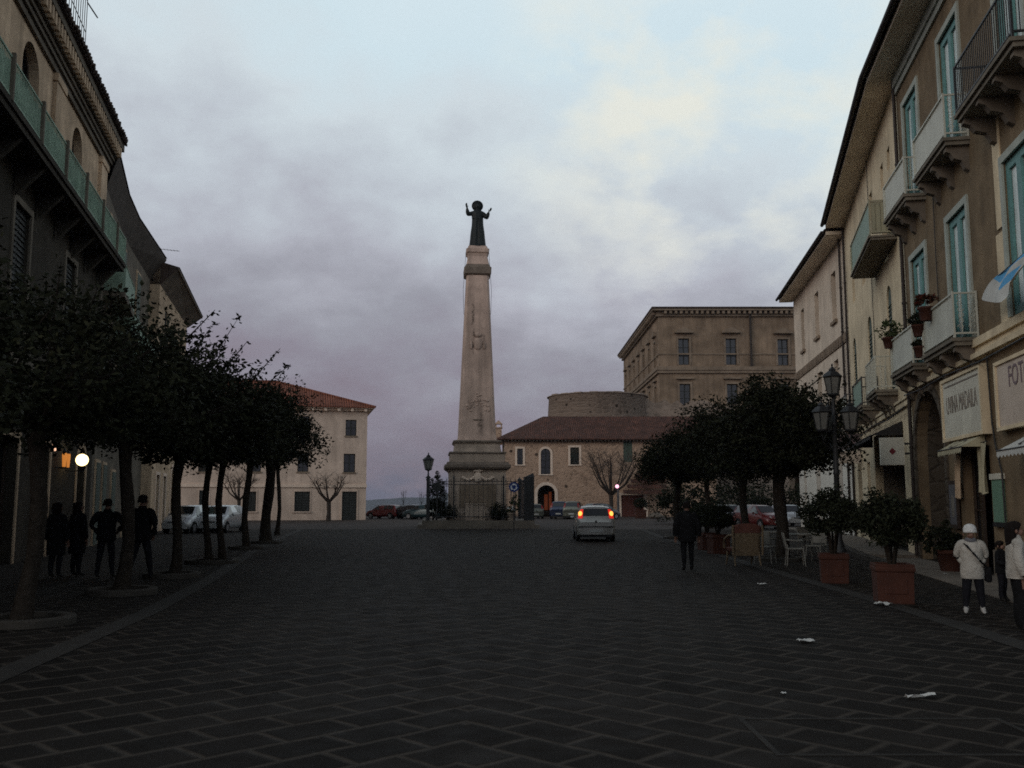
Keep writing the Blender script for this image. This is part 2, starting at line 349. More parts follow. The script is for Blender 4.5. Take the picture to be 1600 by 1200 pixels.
M['wicker'] = mat('tan_wicker', (0.16, 0.115, 0.07), 0.8, 0.25, 14.0, bump=0.4, bscale=60)
M['red_cloth'] = mat('dull_red_cloth', (0.11, 0.042, 0.03), 0.85, 0.25, 5.0)
M['paper'] = mat('white_paper', (0.55, 0.55, 0.52), 0.9, 0.08, 10.0)
M['blue_sign'] = mat('blue_enamel', (0.012, 0.035, 0.16), 0.45, 0.1, 5.0)
M['white_sign'] = mat('white_enamel', (0.65, 0.66, 0.68), 0.45, 0.08, 5.0)
M['red_mark'] = mat('red_paint', (0.16, 0.015, 0.02), 0.6, 0.1, 5.0)
M['orange_poster'] = mat('orange_poster_paper', (0.20, 0.065, 0.02), 0.8, 0.3, 5.0)
M['green_board'] = mat('green_notice_board', (0.15, 0.26, 0.185), 0.6, 0.1, 4.0)
M['rubber'] = mat('tyre_rubber', (0.015, 0.015, 0.015), 0.85, 0.2, 8.0, spec=0.2)
M['alloy'] = mat('grey_wheel_metal', (0.30, 0.30, 0.31), 0.4, 0.1, 8.0, metal=0.6)
M['trim_black'] = mat('black_car_trim', (0.015, 0.015, 0.016), 0.6, 0.2, 8.0)
M['plate'] = mat('number_plate', (0.42, 0.42, 0.40), 0.5, 0.05, 8.0)
M['lamp_red'] = mat('red_lamp_lens', (0.22, 0.012, 0.01), 0.25, 0.1, 8.0, spec=0.5)
M['lamp_clear'] = mat('clear_lamp_lens', (0.42, 0.42, 0.42), 0.2, 0.1, 8.0, spec=0.5)
M['brake_red'] = mat('lit_brake_lamp', (0.3, 0.01, 0.01), 0.3, 0.1, 8.0, emit=(1.0, 0.035, 0.02), estr=0.55)
M['brake_core'] = mat('lit_brake_bulb', (0.5, 0.1, 0.02), 0.3, 0.1, 8.0, emit=(1.0, 0.33, 0.06), estr=2.4)
M['globe_lit'] = mat('lit_globe', (0.8, 0.7, 0.5), 0.4, 0.05, 8.0, emit=(1.0, 0.74, 0.34), estr=3.2)
M['orange_lit'] = mat('lit_orange_glass', (0.5, 0.2, 0.05), 0.4, 0.3, 8.0, emit=(1.0, 0.34, 0.06), estr=0.45)
M['spot_lit'] = mat('lit_small_bulb', (0.5, 0.4, 0.3), 0.4, 0.3, 8.0, emit=(1.0, 0.55, 0.35), estr=1.2)
M['pink_lit'] = mat('lit_pink_lamp', (0.6, 0.3, 0.4), 0.4, 0.1, 8.0, emit=(1.0, 0.45, 0.62), estr=1.8)
M['door_lit'] = mat('lit_room_glass', (0.2, 0.06, 0.03), 0.4, 0.6, 2.5, emit=(1.0, 0.22, 0.07), estr=0.05)
M['skin'] = mat('skin', (0.19, 0.105, 0.075), 0.6, 0.1, 10.0)
M['hair'] = mat('dark_hair', (0.012, 0.009, 0.008), 0.8, 0.3, 20.0, spec=0.08)
M['black_cloth'] = mat('black_cloth', (0.010, 0.010, 0.011), 0.95, 0.3, 10.0, spec=0.1)
M['dark_jeans'] = mat('dark_jeans', (0.012, 0.012, 0.015), 0.95, 0.3, 10.0, spec=0.1)
M['coat_white'] = mat('white_padded_coat', (0.40, 0.375, 0.33), 0.85, 0.22, 5.0, bump=0.8, bscale=14)
M['hat_white'] = mat('white_knit', (0.62, 0.62, 0.60), 0.95, 0.12, 16.0, bump=0.6, bscale=40)
M['scarf'] = mat('grey_scarf', (0.12, 0.12, 0.13), 0.95, 0.2, 16.0)
M['shoe'] = mat('pale_shoe', (0.35, 0.34, 0.32), 0.7, 0.1, 10.0)
M['shoe_dark'] = mat('dark_shoe', (0.012, 0.011, 0.01), 0.7, 0.1, 10.0)
M['red_top'] = mat('red_and_white_top', (0.38, 0.05, 0.05), 0.9, 0.1, 6.0)
def paint(name, c, metal=0.35): return mat(name, c, 0.32, 0.06, 3.0, metal=metal, coat=0.5, spec=0.5)
P_SILVER = paint('silver_paint', (0.36, 0.345, 0.315)); P_WHITE = paint('pale_silver_paint', (0.46, 0.47, 0.48)); P_RED = paint('red_paintwork', (0.13, 0.012, 0.011), 0.1)
P_BLUE = paint('dark_blue_paint', (0.012, 0.022, 0.06)); P_TEAL = paint('dark_teal_paint', (0.02, 0.05, 0.06)); P_GREY = paint('grey_green_paint', (0.12, 0.125, 0.10)); P_BLACK = paint('black_paint', (0.015, 0.014, 0.018))

def glass_mat(name, c, rough=0.06):
    m = mat(name, c, rough, 0.2, 1.5, spec=0.9); return m
M['glass'] = glass_mat('dark_window_glass', (0.010, 0.012, 0.014)); M['glass_sky'] = glass_mat('sky_toned_window_glass', (0.74, 0.80, 0.79), 0.2)  # pale panes: sky reflection and curtain behind put into the base colour
M['glass_car'] = glass_mat('car_glass', (0.012, 0.014, 0.016), 0.08)
M['lantern_glass'] = mat('lantern_glass', (0.16, 0.155, 0.14), 0.25, 0.15, 6.0, spec=0.5)

def leaf_mat(name, c, c2):
    m = bpy.data.materials.new(name); m.use_nodes = True; t = NT(m.node_tree); b = t.n['Principled BSDF']
    b.inputs['Roughness'].default_value = 0.75; b.inputs['Specular IOR Level'].default_value = 0.12
    g = t.node('ShaderNodeNewGeometry')
    tcn = t.node('ShaderNodeTexCoord').outputs['Object']
    col = t.mix(g.outputs['Random Per Island'], c, c2)
    col = t.mix(t.ramp(t.noise(tcn, 1.3, 3), [(0.35, 0.0), (0.65, 0.5)]), col, tuple(x * 0.5 for x in c))
    t.link(col, b.inputs['Base Color']); return m
M['leaf'] = leaf_mat('dark_oak_leaves', (0.012, 0.014, 0.007), (0.036, 0.038, 0.019))
M['leaf_bush'] = leaf_mat('bush_leaves', (0.012, 0.015, 0.008), (0.03, 0.034, 0.018))
M['leaf_fern'] = leaf_mat('fern_leaves', (0.045, 0.065, 0.025), (0.10, 0.12, 0.05))
M['leaf_purple'] = leaf_mat('blue_black_leaves', (0.018, 0.02, 0.022), (0.04, 0.045, 0.045))
M['flower'] = leaf_mat('red_flowers', (0.10, 0.02, 0.015), (0.03, 0.04, 0.02))
M['twig'] = mat('bare_twigs', (0.10, 0.075, 0.06), 0.95, 0.3, 8.0, spec=0.1)
# ---------------------------------------------------------------- ground, valley, hills
def paving_mat():
    m = bpy.data.materials.new('dark_stone_slabs'); m.use_nodes = True; t = NT(m.node_tree); b = t.n['Principled BSDF']
    b.inputs['Specular IOR Level'].default_value = 0.06
    tc = t.node('ShaderNodeTexCoord').outputs['Object']; s = t.node('ShaderNodeSeparateXYZ'); t.link(tc, s.inputs[0])
    wob = t.node('ShaderNodeTexNoise'); wob.inputs['Scale'].default_value = 0.7; wob.inputs['Detail'].default_value = 2; t.link(tc, wob.inputs['Vector'])
    wv = t.math('MULTIPLY', t.math('SUBTRACT', wob.outputs['Fac'], 0.5), 0.10)
    xa = t.math('MULTIPLY', t.math('ABSOLUTE', t.math('ADD', s.outputs[0], 0.35)), -1.0); y = t.math('ADD', t.math('ADD', s.outputs[1], wv), t.math('MULTIPLY', t.math('SUBTRACT', t.noise(tc, 3.2, 3), 0.5), 0.07))
    u = t.math('MULTIPLY', t.math('ADD', xa, y), 0.7071); v = t.math('MULTIPLY', t.math('SUBTRACT', y, xa), 0.7071)
    cb = t.node('ShaderNodeCombineXYZ'); t.link(u, cb.inputs[0]); t.link(v, cb.inputs[1])
    br = t.node('ShaderNodeTexBrick'); br.inputs['Scale'].default_value = 1.0; br.inputs['Brick Width'].default_value = 0.62; br.inputs['Row Height'].default_value = 0.41
    br.inputs['Mortar Size'].default_value = 0.050; br.inputs['Mortar Smooth'].default_value = 0.9; br.inputs['Bias'].default_value = -0.2
    br.inputs['Color1'].default_value = (0.0100, 0.0088, 0.0078, 1); br.inputs['Color2'].default_value = (0.0240, 0.0207, 0.0178, 1); br.inputs['Mortar'].default_value = (0.064, 0.055, 0.046, 1)
    t.link(cb.outputs[0], br.inputs['Vector'])
    n = t.noise(tc, 0.16, 5, 0.6, 0.4); n2 = t.noise(tc, 5.0, 6, 0.65)
    col = t.mix(t.ramp(n, [(0.35, 0.0), (0.7, 0.3)]), br.outputs['Color'], (0.040, 0.030, 0.0235))
    col = t.mix(t.ramp(n2, [(0.35, 0.35), (0.7, 0.0)]), col, (0.008, 0.008, 0.008))
    t.link(col, b.inputs['Base Color'])
    t.link(t.ramp(t.noise(tc, 3.0, 4), [(0.3, 0.7), (0.7, 0.9)]), b.inputs['Roughness'])
    bn = t.node('ShaderNodeBump'); bn.inputs['Strength'].default_value = 0.5; bn.inputs['Distance'].default_value = 0.03
    h = t.math('ADD', t.math('MULTIPLY', br.outputs['Fac'], -0.8), t.math('MULTIPLY', n2, 0.5))
    t.link(h, bn.inputs['Height']); t.link(bn.outputs[0], b.inputs['Normal'])
    return m
M['paving'] = paving_mat()
M['asphalt'] = mat('dark_asphalt', (0.044, 0.033, 0.0275), 0.95, 0.25, 0.4, bump=0.3, bscale=8)
M['field'] = mat('dark_valley_fields', (0.05, 0.055, 0.04), 0.95, 0.4, 0.004)
M['hill'] = mat('hill_scrub', (0.045, 0.055, 0.045), 0.95, 0.3, 0.004)

mb = MB(); mb.quad((-45, -30, 0), (45, -30, 0), (45, 60, 0), (-45, 60, 0)); struct('plaza_paving', mb, M['paving'])
mb = MB(); mb.quad((-75, 60, 0), (75, 60, 0), (75, 119, 0), (-75, 119, 0)); mb.quad((45, -30, 0), (75, -30, 0), (75, 60, 0), (45, 60, 0)); mb.quad((-75, -30, 0), (-45, -30, 0), (-45, 60, 0), (-75, 60, 0))
struct('asphalt_road', mb, M['asphalt'])

rr = np.concatenate([[0, 60, 105, 130, 150, 180, 220, 280, 360, 480, 650], np.linspace(900, 5600, 26)]); na = 72
vs = []; rng = random.Random(4)
def hill_h(x, y, r):
    if r < 100: return -1.2
    z = -1.2 - 110 * min(1, max(0, (r - 125) / 500)) ** 0.7 if r > 125 else -1.2
    return z
for r in rr:
    for k in range(na):
        a = 2 * math.pi * k / na; x, y = r * math.sin(a), 40 + r * math.cos(a); z = hill_h(x, y, r)
        if r > 900: z += 14 * math.sin(x * 0.004 + 1) * math.cos(y * 0.0033)
        vs.append((x, y, z))
mb = MB(); mb.add(vs, [(i * na + k, i * na + (k + 1) % na, (i + 1) * na + (k + 1) % na, (i + 1) * na + k) for i in range(len(rr) - 1) for k in range(na)], 0, True)
struct('valley_terrain', mb, M['field'])
mb = MB(); vs = []; nx, ny = 90, 12
for j in range(ny + 1):
    for i in range(nx + 1):
        x = -2600 + 5200 * i / nx; y = 3700 + 1500 * j / ny
        u = x * 4000 / 3700
        prof = 118 * math.exp(-((x - 20) / 330.0) ** 2) + 22 * math.exp(-((x + 900) / 500.0) ** 2) + 110 * math.exp(-((x - 1500) / 800.0) ** 2)
        prof += 5 * math.sin(x * 0.021) + 3 * math.sin(x * 0.05 + 1)
        w = math.sin(math.pi * min(1, (j / ny) * 1.0) * 0.5 if j < ny * 0.55 else math.pi * 0.5 * max(0, (1 - j / ny) / 0.45)) 
        vs.append((x, y, -135 + (135 + prof) * w))
mb.add(vs, [(j * (nx + 1) + i, j * (nx + 1) + i + 1, (j + 1) * (nx + 1) + i + 1, (j + 1) * (nx + 1) + i) for j in range(ny) for i in range(nx)], 0, True)
struct('far_hills', mb, M['hill'])

def strip(pts, w, z0, z1, name, m):
    mb = MB(); pts = [Vector((p[0], p[1], 0)) for p in pts]
    L = []; Rr = []
    for i, p in enumerate(pts):
        d = (pts[min(i + 1, len(pts) - 1)] - pts[max(i - 1, 0)]).normalized(); nrm = Vector((-d.y, d.x, 0))
        L.append(p + nrm * w / 2); Rr.append(p - nrm * w / 2)
    for i in range(len(pts) - 1):
        a, b, c, d = L[i], L[i + 1], Rr[i + 1], Rr[i]
        if z1 > z0 + 0.01:
            mb.prism([a.xy, d.xy, c.xy, b.xy], z0, z1)
        else: mb.quad((a.x, a.y, z1), (b.x, b.y, z1), (c.x, c.y, z1), (d.x, d.y, z1))
    return struct(name, mb, m)
rs = [(5.4, 2), (5.7, 8), (5.9, 11), (6.15, 15.5), (6.3, 22.5), (6.5, 29), (7.1, 46), (8.0, 60)]
strip(rs, 0.34, 0, 0.006, 'gutter_strip', M['strip'])
ls = [(-4.4, 3), (-4.9, 9.3), (-5.5, 14.8), (-6.5, 21), (-9.0, 34), (-11.5, 50), (-13, 60)]
strip(ls, 0.34, 0, 0.006, 'gutter_strip', M['strip'])

# ---------------------------------------------------------------- building kit
def wall(mb, x0, x1, z0, z1, ops=(), y=0.0, dep=0.22, m=0):
    """front wall face with real openings: op = (xa, xb, za, zb, arch)"""
    ops = [(max(x0, min(o[0], o[1])), min(x1, max(o[0], o[1])), max(z0, o[2]), min(z1, o[3]), o[4] if len(o) > 4 else 0) for o in ops]
    xs = sorted({x0, x1, *[o[0] for o in ops], *[o[1] for o in ops]}); zs = sorted({z0, z1, *[o[2] for o in ops], *[o[3] for o in ops]})
    for i in range(len(xs) - 1):
        for j in range(len(zs) - 1):
            cx, cz = (xs[i] + xs[i + 1]) / 2, (zs[j] + zs[j + 1]) / 2
            if any(o[0] < cx < o[1] and o[2] < cz < o[3] for o in ops): continue
            mb.quad((xs[i], y, zs[j]), (xs[i + 1], y, zs[j]), (xs[i + 1], y, zs[j + 1]), (xs[i], y, zs[j + 1]), m)
    for xa, xb, za, zb, arch in ops:
        yb = y - dep; zt = zb - arch if arch else zb
        mb.quad((xa, y, za), (xa, y, zt), (xa, yb, zt), (xa, yb, za), m); mb.quad((xb, y, za), (xb, y, zt), (xb, yb, zt), (xb, yb, za), m)
        if za > z0 + 0.01: mb.quad((xa, y, za), (xb, y, za), (xb, yb, za), (xa, yb, za), m)
        if not arch: mb.quad((xa, y, zb), (xb, y, zb), (xb, yb, zb), (xa, yb, zb), m)
        else:
            n = 12; c = (xa + xb) / 2; w = (xb - xa) / 2
            P = [(c - w * math.cos(math.pi * i / n), zt + arch * math.sin(math.pi * i / n)) for i in range(n + 1)]
            for i in range(n):
                (px, pz), (qx, qz) = P[i], P[i + 1]
                mb.quad((px, y, pz), (qx, y, qz), (qx, y, zb), (px, y, zb), m)
                mb.quad((px, y, pz), (qx, y, qz), (qx, yb, qz), (px, yb, pz), m)

def shell(mb, x0, x1, y0, y1, z0, z1, m=0):       # back and side walls
    mb.quad((x0, y0, z0), (x0, y1, z0), (x0, y1, z1), (x0, y0, z1), m); mb.quad((x1, y0, z0), (x1, y1, z0), (x1, y1, z1), (x1, y0, z1), m)
    mb.quad((x0, y0, z0), (x1, y0, z0), (x1, y0, z1), (x0, y0, z1), m)

def archpts(xa, xb, za, zb, arch, n=12):
    if not arch: return [(xa, za), (xb, za), (xb, zb), (xa, zb)]
    c, w = (xa + xb) / 2, (xb - xa) / 2; zt = zb - arch
    return [(xa, za), (xb, za)] + [(c + w * math.cos(math.pi * i / n), zt + arch * math.sin(math.pi * i / n)) for i in range(n + 1)]

def window(par, op, frame, glass, y=-0.16, bars=(1, 2), fw=0.07, name='window', frac=1.0):
    """frame with mullions (the part) and its glass (the sub-part)"""
    xa, xb, za, zb = min(op[0], op[1]), max(op[0], op[1]), op[2], op[3]; arch = op[4] if len(op) > 4 else 0
    zt = zb - arch if arch else zb
    f = MB()
    f.box(xa, xa + fw, y - 0.05, y, za, zt); f.box(xb - fw, xb, y - 0.05, y, za, zt); f.box(xa + fw, xb - fw, y - 0.05, y, za, za + fw)
    if arch:
        P = archpts(xa, xb, za, zb, arch)[2:]
        for i in range(len(P) - 1): f.tube([(P[i][0], y - 0.025, P[i][1]), (P[i + 1][0], y - 0.025, P[i + 1][1])], fw * 0.6, 5, smooth=False)
        f.box(xa + fw, xb - fw, y - 0.05, y, zt - fw / 2, zt + fw / 2)
    else: f.box(xa + fw, xb - fw, y - 0.05, y, zb - fw, zb)
    nv, nh = bars
    for i in range(1, nv + 1):
        x = xa + (xb - xa) * i / (nv + 1); f.box(x - fw * 0.7, x + fw * 0.7, y - 0.045, y + 0.012, za + fw, (zb if arch else zb - fw))
    for j in range(1, nh + 1):
        z = za + (zt - za) * j / (nh + 1); f.box(xa + fw, xb - fw, y - 0.04, y - 0.008, z - fw * 0.35, z + fw * 0.35)
    o = f.build(name, M[frame], par)
    g = MB(); P = archpts(xa, xb, za, zb, arch)
    g.add([(p[0], y - 0.06, p[1]) for p in P], [tuple(range(len(P)))])
    g.build('pane', M[glass], o); return o

def shutter(par, op, m, y=-0.10, name='shutter'):
    xa, xb, za, zb = min(op[0], op[1]), max(op[0], op[1]), op[2], op[3]; arch = op[4] if len(op) > 4 else 0
    mid = (xa + xb) / 2
    for a, b, sgn in ((xa, mid - 0.012, 0), (mid + 0.012, xb, 1)):
        s = MB()
        P = archpts(xa, xb, za, zb, arch)
        Q = [(min(max(p[0], a), b), p[1]) for p in P]
        s.add([(p[0], y - 0.04, p[1]) for p in Q] + [(p[0], y, p[1]) for p in Q],
              [tuple(range(len(Q), 2 * len(Q)))] + [(i, (i + 1) % len(Q), len(Q) + (i + 1) % len(Q), len(Q) + i) for i in range(len(Q))])
        zt = zb - arch; n = max(4, int((zt - za) / 0.16))
        for k in range(n):
            z = za + 0.1 + (zt - za - 0.16) * k / n
            s.obox(((a + b) / 2, y + 0.012, z + 0.05), (abs(b - a) - 0.12, 0.03, 0.07), Matrix.Rotation(R(28), 3, 'X'))
        s.build(name, M[m], par)

def surround(par, op, m, w=0.16, t=0.05, name='window_surround', sill=True, y=0.0, head=True):
    xa, xb, za, zb = min(op[0], op[1]), max(op[0], op[1]), op[2], op[3]; arch = op[4] if len(op) > 4 else 0
    zt = zb - arch; s = MB()
    s.box(xa - w, xa, y - 0.02, y + t, za, zt); s.box(xb, xb + w, y - 0.02, y + t, za, zt)
    if arch:
        n = 12; c, hw = (xa + xb) / 2, (xb - xa) / 2
        A = [(c + hw * math.cos(math.pi * i / n), zt + arch * math.sin(math.pi * i / n)) for i in range(n + 1)]
        B = [(c + (hw + w) * math.cos(math.pi * i / n), zt + (arch + w) * math.sin(math.pi * i / n)) for i in range(n + 1)]
        for i in range(n):
            s.add([(A[i][0], y + t, A[i][1]), (A[i + 1][0], y + t, A[i + 1][1]), (B[i + 1][0], y + t, B[i + 1][1]), (B[i][0], y + t, B[i][1]),
                   (A[i][0], y - .02, A[i][1]), (A[i + 1][0], y - .02, A[i + 1][1]), (B[i + 1][0], y - .02, B[i + 1][1]), (B[i][0], y - .02, B[i][1])],
                  [(0, 1, 2, 3), (0, 1, 5, 4), (3, 2, 6, 7)])
    elif head: s.box(xa - w, xb + w, y - 0.02, y + t + 0.003, zb, zb + w)
    if sill: s.box(xa - w - 0.05, xb + w + 0.05, y - 0.02, y + t + 0.07, za - 0.12, za)
    return s.build(name, M[m], par)

def slab_shape(mb, s0, s1, off, z, th=0.16, corb=3, cd=0.5):
    mb.box(s0, s1, 0.0, off + 0.06, z - th * 0.45, z); mb.box(s0 + .04, s1 - .04, 0.0, off, z - th, z - th * 0.45)
def balcony(par, s0, s1, off, z, h=1.05, panel=None, style='bars', corb=3, end=None, rail='iron_grey', th=0.18, slab='slab'):
    b = MB(); slab_shape(b, s0, s1, off, z, th); o = b.build('balcony', M[slab], par)
    for k in range(corb):
        c = MB()
        s = s0 + 0.25 + (s1 - s0 - 0.5) * (k / max(1, corb - 1))
        prof = [(0, z - th), (off * 0.92, z - th), (off * 0.95, z - th - 0.12), (off * 0.75, z - th - 0.17), (off * 0.62, z - th - 0.30), (off * 0.3, z - th - 0.36), (off * 0.18, z - th - 0.55), (0, z - th - 0.62)]
        c.add([(s - 0.10, p[0], p[1]) for p in prof] + [(s + 0.10, p[0], p[1]) for p in prof],
              [tuple(range(8)), tuple(range(8, 16))] + [(i, (i + 1) % 8, 8 + (i + 1) % 8, 8 + i) for i in range(8)])
        c.build('corbel', M['corbel'], o)
    r = MB(); y = off
    for z_ in (z + h, z + 0.10): 
        r.box(s0, s1, y - 0.02, y + 0.02, z_ - 0.02, z_ + 0.02); r.box(s0, s0 + 0.04, 0.02, y - 0.02, z_ - 0.02, z_ + 0.02); r.box(s1 - 0.04, s1, 0.02, y - 0.02, z_ - 0.02, z_ + 0.02)
    for (x, yy) in ((s0 + .02, y), (s1 - .02, y), (s0 + .02, 0.04), (s1 - .02, 0.04)): r.box(x - 0.022, x + 0.022, yy - 0.022, yy + 0.022, z, z + h + 0.04)
    def bars(n, fa, fb):
        for k in range(1, n):
            q = k / n; p = (fa[0] + (fb[0] - fa[0]) * q, fa[1] + (fb[1] - fa[1]) * q)
            r.box(p[0] - 0.009, p[0] + 0.009, p[1] - 0.009, p[1] + 0.009, z + 0.1, z + h)
    if panel is None: bars(int((s1 - s0) / 0.12), (s0, y), (s1, y))
    for sx in (s0 + .02, s1 - .02):
        bars(max(3, int(y / 0.14)), (sx, 0.02), (sx, y))
        if style == 'scroll':
            for k in range(6):                              # wrought scrollwork
                cz = z + 0.25 + 0.14 * k
                for q in range(2):
                    cy = y * (0.28 + 0.44 * q)
                    pts = [(sx, cy + 0.075 * (1 - i / 14) * math.cos(i * 0.7 + k), cz + 0.075 * (1 - i / 14) * math.sin(i * 0.7 + k)) for i in range(12)]
                    r.tube(pts, 0.009, 4, smooth=False)
    r.build('railing', M[rail], o)
    if panel:
        p = MB(); p.box(s0 + 0.05, s1 - 0.05, y - 0.034, y - 0.022, z + 0.06, z + h - 0.03); p.build('front_panel', M[panel], o)
    if end:
        for sx in (s0 + 0.045, s1 - 0.055):
            p = MB(); p.box(sx, sx + 0.01, 0.06, y - 0.05, z + 0.06, z + h - 0.03); p.build('end_panel', M[end], o)
    return o

def eave(par, x0, x1, off, z, m='soffit', th=0.22, back=6.0, rise=2.4, tile='tile_dark', yb=None, gut=True):
    s = MB(); s.box(x0, x1, 0.0, off, z - th, z - 0.05); s.build('eave', M[m], par)
    r = MB(); r.add([(x0, off + 0.08, z - 0.05), (x1, off + 0.08, z - 0.05), (x1, -back, z + rise), (x0, -back, z + rise), (x0, off + 0.08, z + 0.06), (x1, off + 0.08, z + 0.06), (x1, -back, z + rise + .1), (x0, -back, z + rise + .1)],
                    [(0, 1, 2, 3), (4, 5, 6, 7), (0, 1, 5, 4), (0, 3, 7, 4), (1, 2, 6, 5)])
    if yb is not None:
        r.quad((x0, -back, z + rise + .1), (x1, -back, z + rise + .1), (x1, yb, z), (x0, yb, z))
        r.add([(x0, 0, z), (x0, yb, z), (x0, -back, z + rise)], [(0, 1, 2)]); r.add([(x1, 0, z), (x1, yb, z), (x1, -back, z + rise)], [(0, 1, 2)])
    ro = r.build('roof', M[tile], par)
    if gut:
        g = MB(); n = 7
        rings = []
        for x in (x0, x1): rings.append([(x, off + 0.16 - 0.085 * math.cos(math.pi * k / n), z - 0.03 - 0.10 * math.sin(math.pi * k / n)) for k in range(n + 1)])
        g.loft(rings, 0, True); g.build('gutter', M['gutter'], par)

def pipe(par, x, z0, z1, y=0.09, r=0.055):
    p = MB(); p.tube([(x, y, z0), (x, y, z1)], r, 8)
    for k in range(int((z1 - z0) / 2.2)): p.lathe([(r * 1.35, -0.03), (r * 1.35, 0.03)], (x, y, z0 + 1 + 2.2 * k), 8)
    return p.build('downpipe', M['pipe'], par)

def ff(F, name, label, cat='building'):
    return thing(name, label, cat, F.o, F.rz)

def text_part(body, m, par, loc, h, rot, wide=1.0, depth=0.006, spacing=1.0):
    cu = bpy.data.curves.new('lettering', 'FONT'); cu.body = body; cu.size = h; cu.extrude = depth; cu.align_x = 'CENTER'; cu.align_y = 'CENTER'; cu.space_character = spacing
    o = bpy.data.objects.new('lettering_source', cu); COL.objects.link(o)
    dg = bpy.context.evaluated_depsgraph_get(); me = bpy.data.meshes.new_from_object(o.evaluated_get(dg)); bpy.data.objects.remove(o)
    me.materials.clear(); me.materials.append(M[m]); r = bpy.data.objects.new('lettering', me); COL.objects.link(r); r.parent = par
    r.location = loc; r.rotation_euler = rot; r.scale = (wide, 1, 1); return r
FACE = (R(90), 0, R(180))        # text standing on a facade-frame wall, facing the street

# ---------------------------------------------------------------- right row of houses
FR1, FR2, FR3 = Fac(9.06, 12, 12.1, 28.9), Fac(12.1, 28.9, 16.1, 45.3), Fac(16.1, 45.3, 18.2, 61)
EZ = 15.1
b1 = ff(FR1, 'ochre_house', 'tall brown ochre house with turquoise windows and shops, nearest on the right')
top = [(10.40, 12.15, 10.28, 13.62), (14.6, 16.3, 10.28, 13.62), (6.1, 7.65, 10.28, 13.62), (2.0, 3.6, 10.28, 13.62)]
mid = [(10.55, 12.25, 5.50, 8.80), (14.6, 16.3, 5.50, 8.80), (6.2, 7.8, 5.50, 8.80), (2.0, 3.6, 5.50, 8.80)]
ARCH = (13.62, 16.85, 0.0, 4.78, 1.6); SHOP = (9.95, 12.15, 0.0, 2.95); SHOP2 = (4.6, 7.2, 0.0, 2.95)
mb = MB(); wall(mb, 0, FR1.L, 0, EZ, top + mid + [ARCH, SHOP, SHOP2], dep=0.3); shell(mb, 0, FR1.L, -10, -0.0, 0, EZ); mb.build('wall', M['plaster_brown'], b1)
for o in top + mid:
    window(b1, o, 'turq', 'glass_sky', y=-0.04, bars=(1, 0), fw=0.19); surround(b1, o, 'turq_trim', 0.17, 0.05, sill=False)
eave(b1, 0, FR1.L, 0.85, EZ, yb=-10)
mb = MB(); mb.box(0, FR1.L, 0, 0.13, EZ - 0.55, EZ - 0.225); mb.box(0, FR1.L, 0, 0.07, EZ - 0.75, EZ - 0.555); mb.build('cornice', M['turq_trim'], b1)
mb = MB(); mb.box(0, FR1.L, 0, 0.16, 5.22, 5.40); mb.box(0, FR1.L, 0, 0.09, 5.06, 5.218); mb.box(0, FR1.L, 0, 0.2, 4.94, 5.058); mb.build('string_course', M['plaster_cream'], b1)
mb = MB(); mb.box(0, FR1.L, 0, 0.05, 0, 0.55); 
for xa, xb in ((0, 4.6), (7.2, 9.95), (12.15, 13.4), (17.07, FR1.L)): mb = MB(); mb.box(xa, xb, 0, 0.05, 0, 0.6); mb.build('plinth', M['plaster_grey'], b1)
for k, (z0, z1) in enumerate(((5.45, 7.4), (7.5, 9.9))):
    mb = MB(); mb.box(8.2 - 0.28, 8.2 + 0.28 - 0.1 * k, 0, 0.03, z0, z1); mb.build('pilaster', M['plaster_cream'], b1)
bal1 = balcony(b1, 4.6, 8.35, 0.72, 10.12, 1.1, None, 'bars', 4, rail='iron')
balcony(b1, 9.95, 13.05, 0.55, 10.25, 1.05, 'white_panel', 'scroll', 3, rail='white_panel'); balcony(b1, 14.2, 17.0, 0.55, 10.25, 1.05, 'white_panel', 'scroll', 3, rail='white_panel')
balcony(b1, 10.1, 13.1, 0.55, 5.46, 1.05, 'white_panel', 'scroll', 3, rail='white_panel'); balcony(b1, 14.25, 17.05, 0.55, 5.46, 1.05, 'white_panel', 'bars', 3, rail='white_panel')
# archway: dark passage with real depth
mb = MB(); P = archpts(*ARCH); n = len(P)
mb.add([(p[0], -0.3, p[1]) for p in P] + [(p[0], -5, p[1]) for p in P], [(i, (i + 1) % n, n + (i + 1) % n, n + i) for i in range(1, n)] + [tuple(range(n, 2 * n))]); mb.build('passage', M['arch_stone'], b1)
mb = MB()
for xa in (ARCH[0] + 0.02, (ARCH[0] + ARCH[1]) / 2 + 0.02):
    mb.box(xa, xa + 1.57, -2.6, -2.52, 0, 3.2)
    for k in range(3): mb.box(xa + 0.12, xa + 1.45, -2.52, -2.49, 0.2 + k, 1.0 + k)
mb.build('door', M['wood_dark'], b1)
surround(b1, ARCH, 'arch_stone', 0.22, 0.06, 'arch_surround', sill=False)
# shop room
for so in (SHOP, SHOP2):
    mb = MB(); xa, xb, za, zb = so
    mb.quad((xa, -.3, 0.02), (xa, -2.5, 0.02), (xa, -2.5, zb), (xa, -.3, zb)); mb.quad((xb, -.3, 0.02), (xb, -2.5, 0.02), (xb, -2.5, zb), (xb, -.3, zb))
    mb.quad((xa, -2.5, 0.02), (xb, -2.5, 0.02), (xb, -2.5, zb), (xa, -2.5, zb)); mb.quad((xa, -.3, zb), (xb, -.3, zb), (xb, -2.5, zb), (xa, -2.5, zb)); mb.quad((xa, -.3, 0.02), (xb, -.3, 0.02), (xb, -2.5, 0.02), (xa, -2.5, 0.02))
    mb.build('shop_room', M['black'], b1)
window(b1, (11.35, 12.1, 0.02, 2.9), 'wood_dark', 'glass', y=-0.2, bars=(0, 1), name='shop_door')
pipe(b1, FR1.L - 0.06, 0.1, EZ - 0.3)
